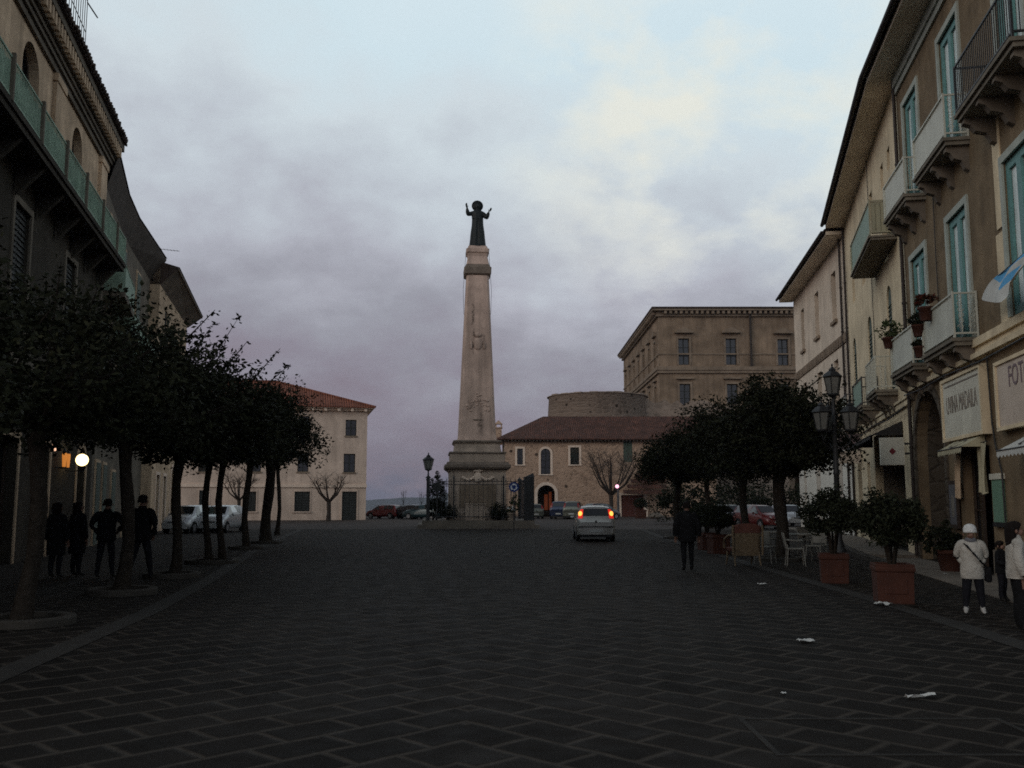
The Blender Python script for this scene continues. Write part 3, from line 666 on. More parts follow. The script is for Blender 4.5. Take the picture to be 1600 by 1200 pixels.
def cable(par, pts, r=0.014):
    mb = MB(); mb.tube(pts, r, 5); return mb.build('cable', M['iron'], par)
cable(b1, [(17.1, .22, 4.86), (15, .23, 4.80), (12.5, .23, 4.86), (9.4, .23, 4.79), (5, .23, 4.87), (0.5, .23, 4.82)], .022)
cable(b1, [(9.5, .06, 4.9), (9.45, .05, 3.4), (9.3, .05, 2.9), (8.95, .06, 2.3), (8.9, .06, 1.2)], .02)
cable(b1, [(13.3, .05, 10.2), (13.35, .05, 8.2), (13.3, .05, 5.45)], .014)

b2 = ff(FR2, 'cream_house', 'cream rendered house with green balcony and arched shutters, middle of the right row')
doors2 = [(3.05, 4.15, 5.45, 9.05, 0.5), (8.35, 9.65, 5.45, 9.0, 0.55), (13.9, 15.2, 5.45, 9.05, 0.55)]
up2 = [(1.9, 2.5, 12.75, 13.45), (3.5, 4.2, 12.6, 13.45), (6.6, 7.4, 12.4, 13.45), (3.1, 4.5, 9.95, 12.2), (9.6, 10.7, 10.6, 13.2), (13.4, 14.4, 10.6, 13.2)]
gr2 = [(2.0, 9.3, 0.0, 4.0), (10.9, 11.9, 0, 3.3), (13.9, 15.4, 0.0, 3.9)]
mb = MB(); wall(mb, 0, FR2.L, 0, EZ, doors2 + up2 + gr2, dep=0.3); shell(mb, 0, FR2.L, -10, 0, 0, EZ); mb.build('wall', M['plaster_cream'], b2)
for o in doors2: shutter(b2, o, 'shutter_green', y=-0.06)
for o in up2: window(b2, o, 'wood_dark', 'glass', y=-0.18, bars=(1, 0), fw=0.06)
eave(b2, 0, FR2.L, 0.85, EZ + 0.004, yb=-10)
mb = MB(); mb.box(0, FR2.L, 0, 0.10, 4.62, 4.80); mb.box(0, FR2.L, 0, 0.15, 4.803, 4.88); mb.build('string_course', M['plaster_cream'], b2)
balcony(b2, 1.1, 6.8, 0.82, 10.2, 1.15, 'green_panel', 'bars', 0, end='frosted', rail='frosted', th=0.14)
balcony(b2, 2.5, 5.0, 0.68, 5.35, 1.1, None, 'bars', 3, rail='white_panel'); balcony(b2, 7.2, 10.4, 0.6, 5.30, 1.05, 'green_panel', 'bars', 3); balcony(b2, 13.1, 15.9, 0.6, 5.3, 1.05, 'white_panel', 'bars', 3)
# shopfront under the dark awning, set back
mb = MB(); mb.quad((2.0, -1.2, 0.02), (9.3, -1.2, 0.02), (9.3, -1.2, 4.0), (2.0, -1.2, 4.0)); mb.quad((2.0, -.3, 4.0), (9.3, -.3, 4.0), (9.3, -1.2, 4.0), (2.0, -1.2, 4.0))
mb.quad((2.0, -.3, 0.02), (2.0, -1.2, 0.02), (2.0, -1.2, 4), (2.0, -.3, 4)); mb.quad((9.3, -.3, 0.02), (9.3, -1.2, 0.02), (9.3, -1.2, 4), (9.3, -.3, 4)); mb.build('shop_recess', M['plaster_grey'], b2)
window(b2, (2.3, 4.3, 0.4, 2.9), 'surround', 'glass', y=-1.08, bars=(1, 1), fw=0.12, name='shop_window')
window(b2, (5.0, 6.6, 0.03, 2.9), 'wood_red', 'glass', y=-1.08, bars=(1, 1), fw=0.12, name='shop_door'); window(b2, (7.2, 9.0, 0.4, 2.9), 'surround', 'glass', y=-1.08, bars=(1, 1), fw=0.12, name='shop_window')
window(b2, gr2[1], 'wood_red', 'glass', y=-0.25, bars=(1, 1), name='house_door'); window(b2, gr2[2], 'wood_dark', 'glass', y=-0.25, bars=(1, 1), fw=0.1, name='house_door')
pipe(b2, FR2.L - 0.25, 0.1, EZ - 0.3)
cable(b2, [(0.2, .19, 4.55), (4, .18, 4.45), (8, .18, 4.56), (12, .18, 4.46), (16.5, .18, 4.55)], .02); cable(b2, [(7.4, .04, 15), (7.45, .04, 10), (7.4, .04, 4.9)], .014)

b3 = ff(FR3, 'pale_pink_house', 'pale pinkish house with small plain windows and whitewashed ground floor, far end of right row')
up3 = [(2.45, 3.6, 10.85, 13.38), (7.25, 8.45, 10.85, 13.38), (12.05, 13.15, 10.85, 13.38)]; mid3 = [(2.6, 3.7, 5.6, 8.85), (7.2, 8.4, 5.6, 8.85), (12.05, 13.15, 5.6, 8.85)]
gr3 = [(2.6, 4.0, 0, 4.0), (8.6, 9.9, 0, 4.0), (13.2, 14.1, 0, 4.0)]
mb = MB(); wall(mb, 0, FR3.L, 4.6, EZ, up3 + mid3, dep=0.32); shell(mb, 0, FR3.L, -10, 0, 0, EZ); mb.build('wall', M['plaster_pale'], b3)
mb = MB(); wall(mb, 0, FR3.L, 0, 4.6, gr3, y=0.02, dep=0.32); mb.build('ground_floor_wall', M['plaster_white'], b3)
for o in up3 + mid3:
    window(b3, o, 'wood_dark', 'glass', y=-0.24, bars=(1, 1), fw=0.06)
    s = MB(); s.box(o[0] - 0.12, o[1] + 0.12, -0.02, 0.12, o[2] - 0.16, o[2]); s.build('window_sill', M['trim_palace'], b3)
for o in gr3: window(b3, o, 'wood_red', 'glass', y=-0.25, bars=(1, 1), fw=0.14, name='house_door')
eave(b3, 0, FR3.L + 0.3, 0.85, EZ - 0.32, yb=-10)
mb = MB(); mb.box(0, FR3.L, 0, 0.07, 9.35, 9.82); 
for k in range(26): mb.box(0.15 + k * 0.6, 0.42 + k * 0.6, 0.07, 0.10, 9.43, 9.74)
mb.build('string_course', M['trim_palace'], b3); pipe(b3, 0.9, 0.1, EZ - 0.3)

# pavement along the right row, with a kerb
def offs(F, a, off): p = F.w(a, off, 0); return (p.x, p.y)
pts_in = [offs(FR1, 0, -0.02), offs(FR1, FR1.L, -0.02), offs(FR2, FR2.L, -0.02), offs(FR3, FR3.L, -0.02)]
pts_out = [offs(FR1, 0, 1.5), offs(FR1, FR1.L, 1.5), offs(FR2, FR2.L, 1.5), offs(FR3, FR3.L, 1.4)]
mb = MB()
for i in range(3): mb.prism([pts_in[i], pts_in[i + 1], pts_out[i + 1], pts_out[i]], 0.0, 0.012 if i == 0 else 0.10)
struct('pavement', mb, M['step_stone'])
mb = MB()
po = [offs(FR1, FR1.L - 6, 1.78), offs(FR1, FR1.L, 1.78), offs(FR2, FR2.L, 1.78), offs(FR3, FR3.L, 1.68)]; pi_ = [offs(FR1, FR1.L - 6, 1.5), pts_out[1], pts_out[2], pts_out[3]]
for i in range(3): mb.prism([pi_[i], pi_[i + 1], po[i + 1], po[i]], 0.0, 0.125)
struct('pavement_kerb', mb, M['kerb'])

# ---------------------------------------------------------------- left row of houses
FL1 = Fac(-15.85, 36.3, -9.8, 10)
l1 = ff(FL1, 'arched_window_house', 'ochre palazzo with arched upper windows and long green balcony, nearest on the left')
LZ = 16.0
aw = [(x, x + 1.75, 11.3, 14.3, 0.87) for x in (10.35, 16.9, 22.6)] + [(4.45, 6.0, 11.3, 14.2, 0.75)]
lw = [(10.4, 12.0, 6.2, 9.6), (4.5, 6.0, 6.2, 9.6), (17, 18.6, 6.2, 9.6), (22.8, 24.2, 6.2, 9.6)]
gd = [(1.2, 2.6, 0, 3.6, 0.7), (6.6, 8.0, 0, 3.4), (10.2, 12.2, 0, 3.4), (14.5, 16.3, 0, 3.4), (19, 21, 0, 3.4)]
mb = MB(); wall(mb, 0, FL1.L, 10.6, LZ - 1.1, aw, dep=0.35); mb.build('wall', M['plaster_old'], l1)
mb = MB(); wall(mb, 0, FL1.L, 0, 10.6, lw + gd, dep=0.35); mb.build('lower_wall', M['plaster_shaded'], l1)  # wall below the balcony, its shade painted into the plaster tone
mb = MB(); shell(mb, 0, FL1.L, -10, 0, 0, LZ); mb.build('side_wall', M['plaster_old'], l1)
for o in aw: window(l1, o, 'wood_dark', 'glass', y=-0.28, bars=(1, 2), fw=0.07)
for o in lw: shutter(l1, o, 'shutter_dark', y=-0.1); surround(l1, o, 'plaster_grey', 0.18, 0.05)
for o in gd: window(l1, o, 'wood_dark', 'glass', y=-0.28, bars=(1, 1), fw=0.12, name='house_door'); surround(l1, o, 'plaster_old', 0.16, 0.04, 'door_surround', sill=False)
mb = MB(); L = FL1.L
mb.box(0, L, 0, 0.10, 14.55, 14.75); mb.box(0, L, 0, 0.18, 14.753, 14.9); mb.box(-0.25, L, -0.3, 0.25, 14.903, 15.05); mb.box(-0.4, L, -0.3, 0.52, 15.47, 15.72); mb.box(-0.3, L, -0.3, 0.35, 15.053, 15.467)
mb.build('cornice', M['plaster_grey'], l1)
mb = MB()
for k in range(int(L / 0.36)): mb.box(0.05 + k * 0.36, 0.22 + k * 0.36, 0.352, 0.50, 15.08, 15.46)
mb.build('cornice_brackets', M['plaster_old'], l1)
mb = MB(); rr_ = random.Random(3)
mb.add([(-0.4, 0.62, 15.72), (L, 0.62, 15.72), (L, -6, 17.6), (-0.4, -6, 17.6), (-0.4, 0.62, 15.82), (L, 0.62, 15.82), (L, -6, 17.7), (-0.4, -6, 17.7)], [(0, 1, 2, 3), (4, 5, 6, 7), (0, 1, 5, 4), (0, 3, 7, 4), (1, 2, 6, 5)])
for k in range(int(L / 0.26)): mb.lathe([(0.09, 0), (0.09, 0.10)], (0, 0, 0), 3) if False else mb.tube([(0.0 + k * 0.26, 0.70 + rr_.uniform(-.03, .03), 15.80), (0.0 + k * 0.26, -0.2, 16.06)], 0.085, 6)
mb.build('roof', M['tile_dark'], l1)
for x in (1.1, 8.3, 14.3, 20.6):
    mb = MB(); mb.box(x - 0.55, x + 0.55, 0, 0.12, 10.8, 14.3); mb.box(x - 0.62, x + 0.62, 0, 0.16, 14.303, 14.54); mb.build('pilaster', M['plaster_old'], l1)
bo = balcony(l1, 0.3, 19.5, 0.85, 10.75, 1.0, None, 'bars', 0, rail='green_rail', th=0.3, slab='plaster_shaded')
mb = MB()                                         # corrugated green screen of the balcony
n = 480; xs = [0.35 + (19.4 - 0.35) * i / n for i in range(n + 1)]
ph = [0.79 + 0.030 * math.sin(x * 2 * math.pi / 0.42) for x in xs]
mb.add([(x, y, 10.78) for x, y in zip(xs, ph)] + [(x, y, 11.68) for x, y in zip(xs, ph)], [(i, i + 1, n + 2 + i, n + 1 + i) for i in range(n)], 0, True)
mb.box(0.33, 0.345, 0.06, 0.78, 10.78, 11.7); mb.build('corrugated_screen', M['green_rail'], bo)
for k in range(7): xq = 2.2 + k * 2.75; mb = MB(); mb.box(xq, xq + .11, .84, .93, 10.72, 11.86); mb.build('railing_post', M['plaster_grey'], bo)
for k in range(9):
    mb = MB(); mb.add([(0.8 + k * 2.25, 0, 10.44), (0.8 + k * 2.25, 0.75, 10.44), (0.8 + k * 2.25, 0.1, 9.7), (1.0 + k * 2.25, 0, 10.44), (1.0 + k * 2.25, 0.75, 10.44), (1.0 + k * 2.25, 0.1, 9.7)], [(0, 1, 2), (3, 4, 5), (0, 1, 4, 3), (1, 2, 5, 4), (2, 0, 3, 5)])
    mb.build('balcony_bracket', M['plaster_shaded'], bo)  # brackets and slab carry the underside shade in their colour
mb = MB(); mb.box(0, L, 0, 0.14, 5.3, 5.6); mb.build('string_course', M['plaster_grey'], l1)

# curved house with the flaring dark eaves
l2 = thing('curved_eave_house', 'dark house with broad curved timber eaves, second in the left row', 'building', (0, 0, 0))
wl = [(-15.85, 36.32), (-17.45, 41.5), (-18.4, 45.0), (-20.2, 52.6)]; el = [(-15.45, 36.35), (-17.1, 41.5), (-18.0, 45.0), (-19.5, 52.9)]
Z2 = 15.2
mb = MB(); n4 = len(wl)
for i in range(3):
    a, b = wl[i], wl[i + 1]; mb.quad((*a, 0), (*b, 0), (*b, Z2), (*a, Z2))
mb.quad((*wl[3], 0), (-30, 50, 0), (-30, 50, Z2), (*wl[3], Z2)); mb.quad((*wl[0], 0), (-26, 34, 0), (-26, 34, Z2), (*wl[0], Z2)); mb.build('wall', M['plaster_grey'], l2)
mb = MB()
for i in range(3):
    a, b, c, d = wl[i], wl[i + 1], el[i + 1], el[i]
    dz0, dz1 = -0.9 + 0.3 * i, -0.6 + 0.3 * i
    mb.quad((*a, Z2 - 1.3), (*b, Z2 - 1.3), (*c, Z2 - 0.02), (*d, Z2 - 0.02)); mb.quad((*a, Z2 + 0.10), (*b, Z2 + 0.10), (*c, Z2 + 0.08), (*d, Z2 + 0.08)); mb.quad((*d, Z2 - 0.02), (*c, Z2 - 0.02), (*c, Z2 + 0.08), (*d, Z2 + 0.08))
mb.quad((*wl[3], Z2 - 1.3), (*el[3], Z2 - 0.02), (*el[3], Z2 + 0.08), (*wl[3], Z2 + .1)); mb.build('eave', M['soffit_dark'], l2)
mb = MB()
for i in range(3):
    a, b = el[i], el[i + 1]; mb.quad((a[0] + .06, a[1], Z2 + 0.09), (b[0] + .06, b[1], Z2 + 0.09), (b[0] - 7, b[1] - 1.5, Z2 + 2.2), (a[0] - 7, a[1] - 1.5, Z2 + 2.2))
mb.add([(el[3][0], el[3][1], Z2 + .08), (el[3][0] - 7, el[3][1] - 1.5, Z2 + 2.2), (-30, 50, Z2), (*wl[3], Z2)], [(0, 1, 2, 3)]); mb.build('roof', M['tile_dark'], l2)
def on2(i, q, z, off=0.0):
    a, b = Vector((*wl[i], 0)), Vector((*wl[i + 1], 0)); d = (b - a).normalized(); nr = Vector((d.y, -d.x, 0)); return a.lerp(b, q) + nr * off + Vector((0, 0, z)), math.atan2(-d.y, -d.x)
for i, q, z0, z1, w in ((0, .3, 0, 3.2, 1.3), (0, .75, 0, 3.2, 1.3), (1, .5, 0, 3.0, 1.2), (2, .3, 0, 3.2, 1.5), (0, .35, 6, 9, 1.2), (0, .8, 6, 9, 1.2), (1, .5, 6, 9, 1.1), (2, .25, 6, 9, 1.2), (2, .7, 6, 9, 1.2), (0, .4, 10.8, 13.2, 1.1), (1, .5, 10.8, 13.2, 1.1), (2, .4, 10.8, 13.2, 1.1)):
    p, a = on2(i, q, 0, 0.0); s = MB(); Mx = Matrix.Rotation(a, 4, 'Z'); 
    s.box(-w / 2 - .12, w / 2 + .12, -0.02, 0.06, z0, z1 + .12); s.box(-w / 2, -0.01, 0.055, 0.085, z0 + .02, z1); s.box(0.01, w / 2, 0.055, 0.085, z0 + .02, z1)
    s.v = [tuple(p + Mx @ Vector(v)) for v in s.v]; s.mi = [0 if k < 6 else 1 for k in range(len(s.f))]
    s.build('shutter_pair' if z0 else 'house_door', [M['plaster_old'], M['shutter_green']], l2)
for i, q0, q1, z in ((0, .12, .95, 9.9), (0, .15, .9, 5.6), (1, .1, .9, 8.9), (2, .1, .6, 8.7)):
    p0, a = on2(i, q0, z, 0); p1, _ = on2(i, q1, z, 0); p2, _ = on2(i, q1, z, 0.8); p3, _ = on2(i, q0, z, 0.8); s = MB()
    s.prism([p0.xy, p1.xy, p2.xy, p3.xy], z - 0.2, z); o = s.build('balcony', M['corbel'], l2); s = MB()
    for A, B in ((p3, p2), (p0, p3), (p1, p2)):
        s.quad(A + Vector((0, 0, .03)), B + Vector((0, 0, .03)), B + Vector((0, 0, 1.0)), A + Vector((0, 0, 1.0))); s.tube([A + Vector((0, 0, 1.02)), B + Vector((0, 0, 1.02))], 0.03, 5)
    s.build('railing_screen', M['green_rail'], o)

FL3 = Fac(-22.75, 66.2, -19.6, 52.4)
l3 = ff(FL3, 'end_house', 'weathered ochre house with broad pale eaves, far end of the left row')
mb = MB(); o3 = [(2.0, 3.2, 6.2, 9.0), (6.2, 7.4, 6.2, 9.0), (10.4, 11.6, 6.2, 9.0), (2.0, 3.2, 10.8, 12.8), (6.2, 7.4, 10.8, 12.8), (10.4, 11.6, 10.8, 12.8)]; g3 = [(1.2, 3.0, 0, 3.9, 0.9), (3.9, 5.6, 0, 3.9, 0.85), (8, 9.3, 0, 3.2), (11, 12.4, 0, 3.2)]
wall(mb, 0, FL3.L, 0, 14.6, o3 + g3, dep=0.3); shell(mb, 0, FL3.L, -9, 0, 0, 14.6); mb.build('wall', M['plaster_old'], l3)
for o in o3: shutter(l3, o, 'shutter_dark', y=-0.08)
for o in g3: window(l3, o, 'wood_dark', 'glass', y=-0.25, bars=(1, 1), fw=0.1, name='house_door'); surround(l3, o, 'surround', 0.18, 0.05, 'door_surround', sill=False)
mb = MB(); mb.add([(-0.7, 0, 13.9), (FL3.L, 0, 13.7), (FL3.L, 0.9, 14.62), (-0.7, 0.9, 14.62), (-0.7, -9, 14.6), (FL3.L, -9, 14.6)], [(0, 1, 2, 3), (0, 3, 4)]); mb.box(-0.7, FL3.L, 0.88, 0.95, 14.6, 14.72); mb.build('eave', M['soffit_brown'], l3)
mb = MB(); mb.add([(-0.75, 1.0, 14.73), (FL3.L, 1.0, 14.73), (FL3.L, -4.5, 16.2), (2.0, -4.5, 16.2), (-0.75, -9.3, 14.7), (FL3.L, -9.3, 14.7)], [(0, 1, 2, 3), (0, 3, 4), (4, 3, 2, 5)]); mb.add([(FL3.L, 0, 13.7), (FL3.L, .9, 14.62), (FL3.L, 1.0, 14.73), (FL3.L, -4.5, 16.2), (FL3.L, -9.3, 14.7), (FL3.L, -9.3, 13.7)], [(0, 1, 2, 3, 4, 5)]); mb.build('roof', M['tile_dark'], l3)
balcony(l3, 7.5, 12.6, 0.75, 9.2, 1.0, 'green_rail', 'bars', 3)

# ---------------------------------------------------------------- three-storey house closing the plaza on the left
FLH = Fac(-13.9, 92.0, -31.5, 88.0)
lh = ff(FLH, 'three_storey_house', 'cream three-storey house with red hipped roof closing the plaza on the left')
def op(F, xl, xr, yt, yb, arch=0): 
    ym, xm = (yt + yb) / 2, (xl + xr) / 2; a, b = F.px(xl, ym)[0], F.px(xr, ym)[0]
    return (min(a, b), max(a, b), max(0.0, F.px(xm, yb)[1]), F.px(xm, yt)[1], arch)
ez = FLH.px(572, 640)[1]
lo = [op(FLH, 540, 557, 656, 681), op(FLH, 537, 555, 709, 738), op(FLH, 467, 484, 650, 676), op(FLH, 465, 482, 707, 737), op(FLH, 390, 408, 650, 676), op(FLH, 390, 408, 707, 737), op(FLH, 310, 328, 707, 737), op(FLH, 310, 328, 650, 676)]
lg = [op(FLH, 460, 484, 768, 799), op(FLH, 311, 326, 766, 798), op(FLH, 385, 400, 768, 799)]; ld = op(FLH, 534, 557, 768, 830)
mb = MB(); wall(mb, 0, FLH.L, -0.5, ez, lo + lg + [ld], dep=0.25); shell(mb, 0, FLH.L, -11, 0, -0.5, ez); mb.build('wall', M['plaster_house'], lh)
for o in lo: window(lh, o, 'shutter_dark', 'glass', y=-0.16, bars=(1, 1), fw=0.08); s = MB(); s.box(o[0] - .1, o[1] + .1, -.02, .1, o[2] - .12, o[2]); s.build('window_sill', M['trim_palace'], lh)
for o in lg: shutter(lh, o, 'shutter_dark', y=-0.08); surround(lh, o, 'plaster_house', 0.12, 0.04)
shutter(lh, (ld[0], ld[1], 0.0, ld[3]), 'shutter_dark', y=-0.1, name='door_leaf'); surround(lh, ld, 'plaster_house', 0.14, 0.05, 'door_surround', sill=False)
zc = FLH.px(530, 757)[1]; mb = MB(); mb.box(-0.06, FLH.L, -0.1, 0.12, zc - 0.28, zc); mb.build('string_course', M['surround'], lh)
mb = MB(); mb.box(-0.55, FLH.L, -11.4, 0.62, ez + 0.02, ez + 0.16); mb.box(-0.25, FLH.L, -0.2, 0.3, ez - 0.16, ez + 0.02)
for k in range(14): mb.box(0.1 + k * 1.25, 0.35 + k * 1.25, 0.302, 0.58, ez - 0.22, ez + 0.018)
mb.build('cornice', M['surround'], lh)
rz_ = ez + 3.1
mb = MB(); x9 = FLH.L + 1
mb.add([(-0.7, 0.75, ez + 0.17), (x9, 0.75, ez + 0.17), (x9, -5.5, rz_), (8.6, -5.5, rz_), (-0.7, -11.6, ez + 0.17), (x9, -11.6, ez + .17)], [(0, 1, 2, 3), (0, 3, 4), (4, 3, 2, 5)])
mb.box(-0.7, x9, 0.70, 0.78, ez + 0.10, ez + 0.2); mb.build('roof', M['tile_red'], lh)
mb = MB(); mb.tube([(8.6, -5.5, rz_ + .05), (x9, -5.5, rz_ + .05)], 0.13, 6); mb.tube([(8.6, -5.5, rz_ + .05), (-0.7, 0.75, ez + 0.2)], 0.12, 6); mb.build('ridge_tiles', M['tile_red'], lh)
mb = MB(); mb.lathe([(0.0, 0), (0.14, 0.02), (0.16, 0.1), (0.0, 0.14)], (7.0, 0.3, zc + 3.0), 8); mb.tube([(7.0, 0, zc + 3.1), (7.0, 0.3, zc + 3.1)], 0.03, 5); mb.build('wall_lamp', M['iron'], lh)

# ---------------------------------------------------------------- stone house at the back, its roof and canopy
FSB = Fac(24.0, 113.0, -1.15, 113.0)
sb = ff(FSB, 'stone_house', 'long two-storey rubble stone house with old tiled roof behind the parked cars')
se = FSB.px(820, 686)[1]
s_rect = [op(FSB, 808, 817, 701, 726), op(FSB, 891, 905, 699, 726), op(FSB, 974, 988, 688, 722)]; s_arch = op(FSB, 845, 860, 701, 741, 0.55); s_door = op(FSB, 840, 867, 758, 815, 1.0)
s_door = (s_door[0], s_door[1], 0.0, s_door[3], 0.95)
mb = MB(); wall(mb, 0, FSB.L, -0.5, se, s_rect + [s_arch, s_door], dep=0.35); shell(mb, 0, FSB.L, -12, 0, -0.5, se); mb.build('wall', M['rubble'], sb)
for o in s_rect[:2]: window(sb, o, 'shutter_dark', 'glass', y=-0.2, bars=(1, 0)); surround(sb, o, 'surround', 0.24, 0.06)
shutter(sb, s_rect[2], 'shutter_green', y=-0.02)
window(sb, s_arch, 'shutter_dark', 'glass', y=-0.2, bars=(1, 2)); surround(sb, s_arch, 'surround', 0.26, 0.06)
surround(sb, s_door, 'surround', 0.36, 0.08, 'door_surround', sill=False)
mb = MB(); xa, xb = s_door[0], s_door[1]
mb.quad((xa, -3, 0.02), (xb, -3, 0.02), (xb, -3, 4), (xa, -3, 4)); mb.quad((xa, -.35, 0.02), (xa, -3, 0.02), (xa, -3, 4), (xa, -.35, 4)); mb.quad((xb, -.35, 0.02), (xb, -3, 0.02), (xb, -3, 4), (xb, -.35, 4)); mb.quad((xa, -.35, s_door[3]), (xb, -.35, s_door[3]), (xb, -3, s_door[3]), (xa, -3, s_door[3])); mb.build('entrance_hall', M['wood_dark'], sb)
xd0, xd1 = FSB.px(864, 785)[0], FSB.px(851, 785)[0]
for q0, q1, z1 in ((0.05, .38, 2.9), (.52, .95, 2.6)): mb = MB(); mb.box(xd0 + (xd1 - xd0) * q0, xd0 + (xd1 - xd0) * q1, -2.9, -2.85, 0.75, z1); mb.build('lit_glass_door', M['door_lit'], sb)
mb = MB(); mb.add([(-1, 0.75, se), (FSB.L + 0.75, 0.75, se), (FSB.L - 5.0, -6, se + 3.2), (-1, -6, se + 3.2), (FSB.L + 0.75, -12, se + .05), (-1, -12, se)], [(0, 1, 2, 3), (1, 4, 2), (3, 2, 4, 5)])
mb.box(-1, FSB.L + 0.75, 0.68, 0.76, se - 0.1, se + 0.03); mb.build('roof', M['tile_old'], sb)
mb = MB(); mb.box(-1, FSB.L + .6, 0, 0.6, se - 0.14, se - 0.01)
for k in range(60): mb.box(0.0 + k * 0.42, 0.16 + k * 0.42, 0.02, 0.66, se - 0.3, se - 0.142)
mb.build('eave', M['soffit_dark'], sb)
pipe(sb, FSB.px(786, 720)[0], 0.1, se - 0.2)
c0 = at(779, 672, 116.0); mb = MB(); z0 = c0.z - 1.8; mb.box(-0.38, 0.38, -0.38, 0.38, 0, 2.0); mb.box(-0.48, 0.48, -0.48, 0.48, 2.0, 2.12)
for sx in (-.33, .33):
    for sy in (-.33, .33): mb.box(sx - .08, sx + .08, sy - .08, sy + .08, 2.12, 2.5)
mb.add([(-.5, -.5, 2.5), (.5, -.5, 2.5), (.5, .5, 2.5), (-.5, .5, 2.5), (0, 0, 3.0)], [(0, 1, 4), (1, 2, 4), (2, 3, 4), (3, 0, 4), (0, 3, 2, 1)])
co = mb.build('chimney', M['rubble'], sb); co.location = (FSB.o.x - c0.x, FSB.o.y - c0.y, z0)
# low tiled canopies and red garage door on its right
def opx(x, y, off): return FSB.px(x, y, off)
mb = MB(); x0, x1 = opx(1042, 770, 1.5)[0], opx(966, 770, 1.5)[0]
for k in range(4):
    zt = 4.6 - k * 0.62; yy = 0.2 + k * 0.5; q = k * 0.5
    mb.add([(x0, yy, zt + .35), (x1 - 2 + q, yy, zt + .35), (x1 - 2 + q, yy + 0.75, zt), (x0, yy + 0.75, zt), (x0, yy + .75, zt - .12), (x1 - 2 + q, yy + .75, zt - .12)], [(0, 1, 2, 3), (3, 2, 5, 4)])
mb.build('tiled_canopy', M['tile_old'], sb)
mb = MB(); gx0, gx1 = opx(1006, 780, .9)[0], opx(971, 780, .9)[0]
mb.box(gx0, gx1, 0.5, 0.6, 0, 2.5)
for k in range(9): mb.box(gx0 + .05, gx1 - .05, 0.6, 0.63, 0.08 + k * 0.27, 0.27 + k * 0.27)
mb.build('garage_door', M['wood_red'], sb)
mb = MB(); mb.box(gx0 - .45, gx0, 0.0, 0.75, 0, 2.75); mb.box(gx1, gx1 + .35, 0, 0.75, 0, 2.75); mb.box(gx0, gx1, 0, 0.75, 2.5, 2.75); mb.build('garage_surround', M['surround'], sb)

# round tower stump and rubble wall behind the stone house
rt = thing('round_tower', 'broad round stone tower stump rising behind the tiled roof', 'tower', (11.5, 128.5, 0))
mb = MB(); rn = random.Random(8); prof = [(7.4, 0), (7.0, 8), (6.55, 15.4), (6.6, 15.42), (6.55, 15.7)]
mb.lathe(prof, n=40); 
for k in range(40):
    a = 2 * math.pi * k / 40; h = 0.05 + 0.16 * rn.random(); mb.obox((6.2 * math.cos(a), 6.2 * math.sin(a), 15.6 + h / 2), (1.15, 1.1, h), Matrix.Rotation(a, 3, 'Z'))
mb.build('wall', M['tower'], rt)
rw = thing('ruined_wall', 'low ruined masonry wall with ragged top below the old palace', 'wall', (0, 0, 0))
mb = MB(); xs = [16.2 + 0.8 * i for i in range(26)]; hs = [15.0 - 0.03 * i + rn.uniform(-0.45, 0.45) for i in range(26)]; hs[0] = 16.0
for i in range(25): mb.add([(xs[i], 126, 0), (xs[i + 1], 126, 0), (xs[i + 1], 126, hs[i + 1]), (xs[i], 126, hs[i]), (xs[i], 127.5, 0), (xs[i + 1], 127.5, 0), (xs[i + 1], 127.5, hs[i + 1]), (xs[i], 127.5, hs[i])], [(0, 1, 2, 3), (3, 2, 6, 7), (4, 5, 6, 7)])
mb.build('masonry', M['tower'], rw)

# palace on the rise behind
PY = 135.0
FPA = Fac(52.0, PY, 20.9, PY); FPB = Fac(20.9, PY, 20.6, 178.0)
pa = thing('old_palace', 'large old palace with pedimented windows rising behind the trees', 'building', FPA.o, FPA.rz)
pe = FPA.px(1100, 484)[1]; ps = FPA.px(1100, 576)[1]
pw = [op(FPA, 1060, 1077, 529, 570), op(FPA, 1134, 1151, 529, 570), op(FPA, 1215, 1232, 530, 571), op(FPA, 1300, 1317, 530, 571)]
p2 = [op(FPA, 1062, 1079, 600, 633), op(FPA, 1136, 1153, 600, 633), op(FPA, 1217, 1234, 600, 633)]
mb = MB(); wall(mb, 0, FPA.L, 0, pe, pw + p2, dep=0.5); mb.build('wall', M['palace'], pa)
for o in pw + p2: window(pa, o, 'shutter_dark', 'glass', y=-0.35, bars=(1, 2), fw=0.10)
for o in pw: surround(pa, o, 'trim_palace', 0.28, 0.1, sill=False)
for o in pw:
    c = (o[0] + o[1]) / 2; z = o[3] + 0.75; s = MB(); s.box(c - 1.35, c + 1.35, 0, 0.7, z, z + 0.2)
    s.add([(c - 1.35, 0, z + .2), (c + 1.35, 0, z + .2), (c, 0, z + .85), (c - 1.35, .62, z + .2), (c + 1.35, .62, z + .2), (c, .62, z + .85)], [(3, 4, 5), (0, 2, 5, 3), (2, 1, 4, 5)]); s.build('pediment', M['trim_palace'], pa)
for o in p2: surround(pa, o, 'trim_palace', 0.28, 0.1, sill=False); s = MB(); c = (o[0] + o[1]) / 2; s.box(c - 1.3, c + 1.3, 0, 0.4, o[3] + 0.7, o[3] + 0.95); s.build('window_hood', M['trim_palace'], pa)
D = 43.0
mb = MB(); sd_w = []                               # side facade, along local -Y at x = L
for k in range(7):
    y = -(3.5 + k * 6.0); sd_w.append((y - 0.85, y + 0.85))
